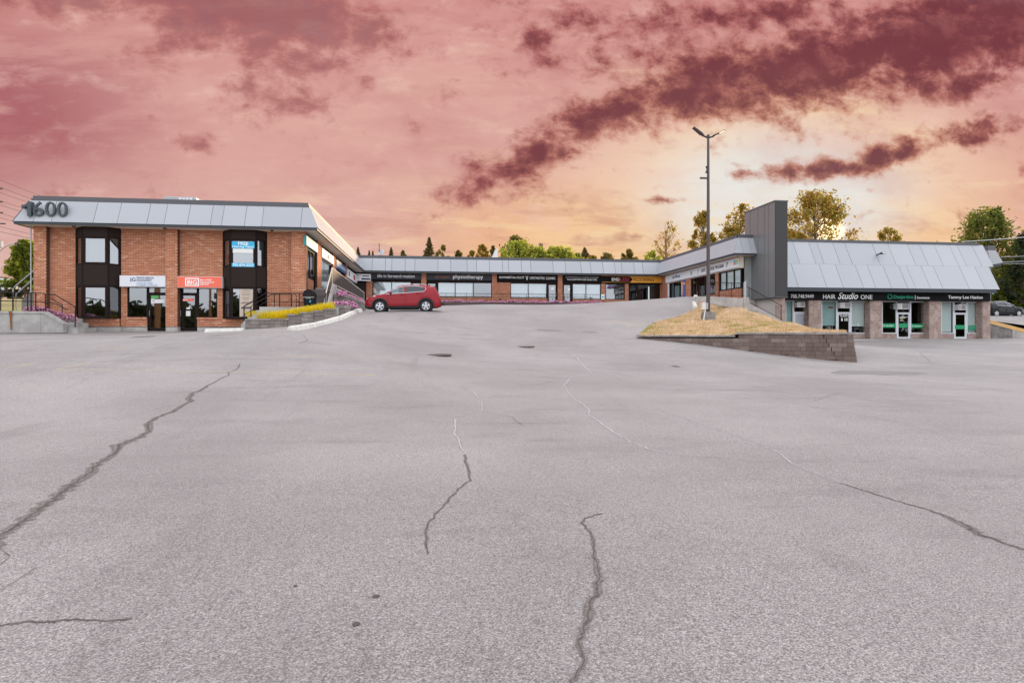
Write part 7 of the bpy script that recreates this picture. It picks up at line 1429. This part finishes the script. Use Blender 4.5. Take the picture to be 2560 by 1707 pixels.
# ------------------------------------------------------------------ roof things, poles, wires
def dish(label, px, py, wpx, D, base_z, m, grp=None, tilt=0.5, az=0.0):
    c = at_d(px, py, D); r = wpx / F_PX * D / 2; t_ = thing('satellite_dish', label, 'satellite dish', (c.x, c.y, base_z), grp)
    ax = Vector((math.sin(az), -math.cos(az) * math.cos(tilt), math.sin(tilt))).normalized(); a = ax.cross(Vector((0, 0, 1))).normalized(); b = ax.cross(a); V, Fq = [c - ax * r * .22], []
    for i in range(1, 6):
        for j in range(24): t = 2 * math.pi * j / 24; rr = r * i / 5; V.append(c + a * rr * math.cos(t) + b * rr * math.sin(t) - ax * r * .22 * (1 - (i / 5) ** 2))
    Fq = [(0, 1 + j, 1 + (j + 1) % 24) for j in range(24)] + [(1 + i * 24 + j, 1 + i * 24 + (j + 1) % 24, 25 + i * 24 + (j + 1) % 24, 25 + i * 24 + j) for i in range(4) for j in range(24)]
    d = link_mesh('reflector', V, Fq, m, t_, True); sd = d.modifiers.new('thick', 'SOLIDIFY'); sd.thickness = 0.03
    MB().tube([c - ax * r * .2, c + b * (r * .5 if b.z < 0 else -r * .5) - ax * .1, (c.x, c.y, base_z)], 0.05, 6).build('mount', M_GALV, t_)
    MB().tube([c + (b if b.z < 0 else -b) * r * .9, c + ax * r * .8], 0.03, 5).build('feed_arm', M_GALV, t_); MB().tube([c + ax * r * .74, c + ax * r * .9], 0.08, 8).build('feed_horn', M_SEAM, t_); return t_
M_DISH = mat('dish_grey', (0.45, 0.45, 0.47), 0.5, 0.08, 2)
dish('grey satellite dish on the middle roof near the left wing', 953, 631, 17, 64, ZC, M_DISH, tilt=.35, az=-.5)
mz = thing('roof_mast', 'thin mast beside the satellite dish on the middle roof', 'mast', at_d(949, 636, 64.4)); q = at_d(948, 608, 64.4); MB().tube([(q.x, q.y, ZC), q], 0.05, 6).build('pole', M_TWIG, mz)
rv = thing('roof_vent', 'white wedge shaped vent on the middle roof before the lime bush', 'vent', at_d(1233, 643, 62)); q0, q1, q2, q3 = at_d(1223, 645, 62), at_d(1244, 645, 62), at_d(1244, 622, 62), at_d(1240, 621, 62); MB().prism([(q0.x, q0.y, ZC), (q1.x, q0.y, ZC), (q1.x, q0.y, q2.z), (q3.x, q0.y, q2.z)], (0, 1.2, 0)).build('hood', M_WFRAME, rv); MB().box(at_d(1234, 640, 62).x, q1.x + .01, q0.y - .01, q0.y + 1.2, ZC + .1, ZC + .3).build('flange', M_GALV, rv)
rp = thing('utility_pole', 'thin distant pole rising between the lime bushes', 'utility pole', at_d(1351, 690, 90)); q = at_d(1351, 608, 90); MB().tube([at_d(1351, 690, 90), q], 0.14, 6).build('pole', M_TWIG, rp); MB().box(q.x - .25, q.x + .35, q.y - .2, q.y + .2, q.z - .9, q.z - .1).build('transformer', M_TWIG, rp)
dish('white satellite dish above the hedge at the right edge', 2539, 722, 30, 78, 3.0, mat('dish_white', (0.66, 0.67, 0.70), 0.5), tilt=.25, az=.1)
rh = thing('back_block', 'shop block end with pale mansard and grey cap behind the stone shops', 'building', at_y(2490, 690, 60)); FBk = Frame('front', 60.0); g = lambda x, y, n=0.0: FBk.at(*FBk.px(x, y, n), n)
MB().prism([g(2478, 662), g(2508, 657), g(2490, 626), g(2470, 626)], (0, 6, 0)).build('metal_panel', M_PANEL, rh); MB().prism([g(2470, 626), g(2488.5, 626), g(2488.5, 614), g(2470, 614)], (0, 6, 0)).build('roof_cap', M_CAP, rh); MB().prism([g(2478, 663), g(2504, 658), g(2504, 664), g(2478, 668)], (0, 6, 0)).build('eaves_trim', M_TRIM, rh); MB().prism([g(2440, 790), g(2478, 790), g(2478, 669), g(2440, 669)], (0, 6, 0)).build('wall', M_CONCD, rh)
up_ = thing('utility_pole', 'wooden utility pole with stacked cross arms at the left edge of the view', 'utility pole', at_d(-14, 740, 62)); q = at_d(-14, 400, 62); b0 = at_d(-14, 745, 62); MB().tube([b0, q], [0.2, 0.13], 8).build('pole', M_BARK, up_)
for y, e in ((471, 4), (504, 4), (531, 4), (558.5, 10)): a, c = at_d(-32, y, 62), at_d(e, y, 62); MB().box(a.x, c.x, a.y - .06, a.y + .06, a.z - .06, a.z + .06).build('cross_arm', M_BARK, up_)
c = at_d(0, 611, 61.6); MB().disc((c.x - .05, c.y, c.z - .28), (0, 0, 1), 0, .3, .6, 12).build('transformer', M_GALV, up_)
sl = thing('street_lamp', 'curved street lamp arm reaching in from the left edge', 'street lamp', at_d(-10, 640, 55)); MB().tube([at_d(-12, 640, 55), at_d(0, 627, 55), at_d(14, 616, 55), at_d(28, 610, 55), at_d(40, 609, 55)], 0.05, 6).build('arm', M_GALV, sl); h0, h1 = at_d(38, 608.6, 55), at_d(48.5, 609, 55); MB().box(h0.x, h1.x, h0.y - .12, h0.y + .12, h1.z - .04, h0.z + .06).build('lamp_head', M_TRIM, sl, bevel=0.03); MB().tube([at_d(-12, 745, 55), at_d(-12, 638, 55)], 0.09, 8).build('pole', M_GALV, sl)
M_WIRE = mat('wire', (0.10, 0.07, 0.07), 0.6)
def wire(label, p, q, sag, r=0.022, grp='overhead wires', m=None):
    p, q = Vector(p), Vector(q); pts = [p.lerp(q, f) + Vector((0, 0, -sag * 4 * f * (1 - f))) for f in np.linspace(0, 1, 14)]; o = MB().tube(pts, r, 4).build('overhead_wire', m or M_WIRE, None, org=p); return tag(o, label, 'wire', grp)
for i, (y0, y1) in enumerate(((420, 532), (440, 545), (455, 552), (478, 565), (490, 572), (511, 590), (524, 596), (548, 612), (562, 620))): wire(ORD[i] + ' overhead wire from the top behind the left end of the brick block', at_d(-70, y0, 52), at_d(230, y1, 80), .25)
for i, (x0, y0, x1, y1, r, lab) in enumerate(((2405, 604.5, 2700, 578, .035, 'thick pale cable from the stone shop roof towards the right edge'), (2502, 642, 2700, 630, .02, 'thin wire before the big green tree, uppermost of three'), (2508, 655, 2700, 640, .02, 'thin wire before the big green tree, middle of three'), (2508, 659, 2700, 652, .02, 'thin wire before the big green tree, lowest of three'))): wire(lab, at_d(x0, y0, 52), at_d(x1, y1, 58), .1, r, 'overhead wires at the right', M_GALV)
# small fittings by the inner right corner
def post_thing(name, label, cat, px, y0, y1, D, r, m):
    a, b = at_d(px, y1, D), at_d(px, y0, D); t_ = thing(name, label, cat, a); MB().tube([a, b], r, 8).build('shaft', m, t_); MB().disc(b, (0, 0, 1), 0, r * 1.25, .03, 10).build('cap', M_GALV, t_)
post_thing('bollard', 'slim white post before the flooring shop window', 'post', 1622, 717, 752, 56, .06, M_PAPER)
dsp = thing('downspout', 'white downspout at the inner corner of the right wing', 'downspout', WR.at(wa(1674), 2.7, .1)); MB().tube([WR.at(wa(1674), 2.6, .1), WR.at(wa(1674), 4.95, .1)], .09, 8).build('pipe', M_WFRAME, dsp)
MB().disc(WR.at(wa(1674), 3.6, .1), (0, 0, 1), .09, .11, .06, 10).build('strap', M_GALV, dsp)
eb = thing('electrical_box', 'small grey electrical box on the brick beside the flooring shop', 'electrical box', FM.at(fm(1667), 3.9, .03)); MB().fbox(FM, fm(1664), fm(1670), 3.85, 4.45, .012, .14).build('case', M_GALV, eb, bevel=.015); MB().fbox(FM, fm(1665), fm(1669), 4.15, 4.4, .141, .15).build('meter_window', M_SEAM, eb)
gv = thing('wall_vent', 'tiny dark vent low on the brick wall left of the clinic windows', 'vent', FM.at(fm(1250), 3.3, .0)); MB().fbox(FM, fm(1248.5), fm(1252.5), 3.25, 3.5, .012, .05).build('hood', M_SEAM, gv); MB().fbox(FM, fm(1249), fm(1252), 3.28, 3.31, .051, .06).build('louvre', M_TRIM, gv)
fit_texts()
SC.cycles.max_bounces = 8; SC.cycles.transparent_max_bounces = 16
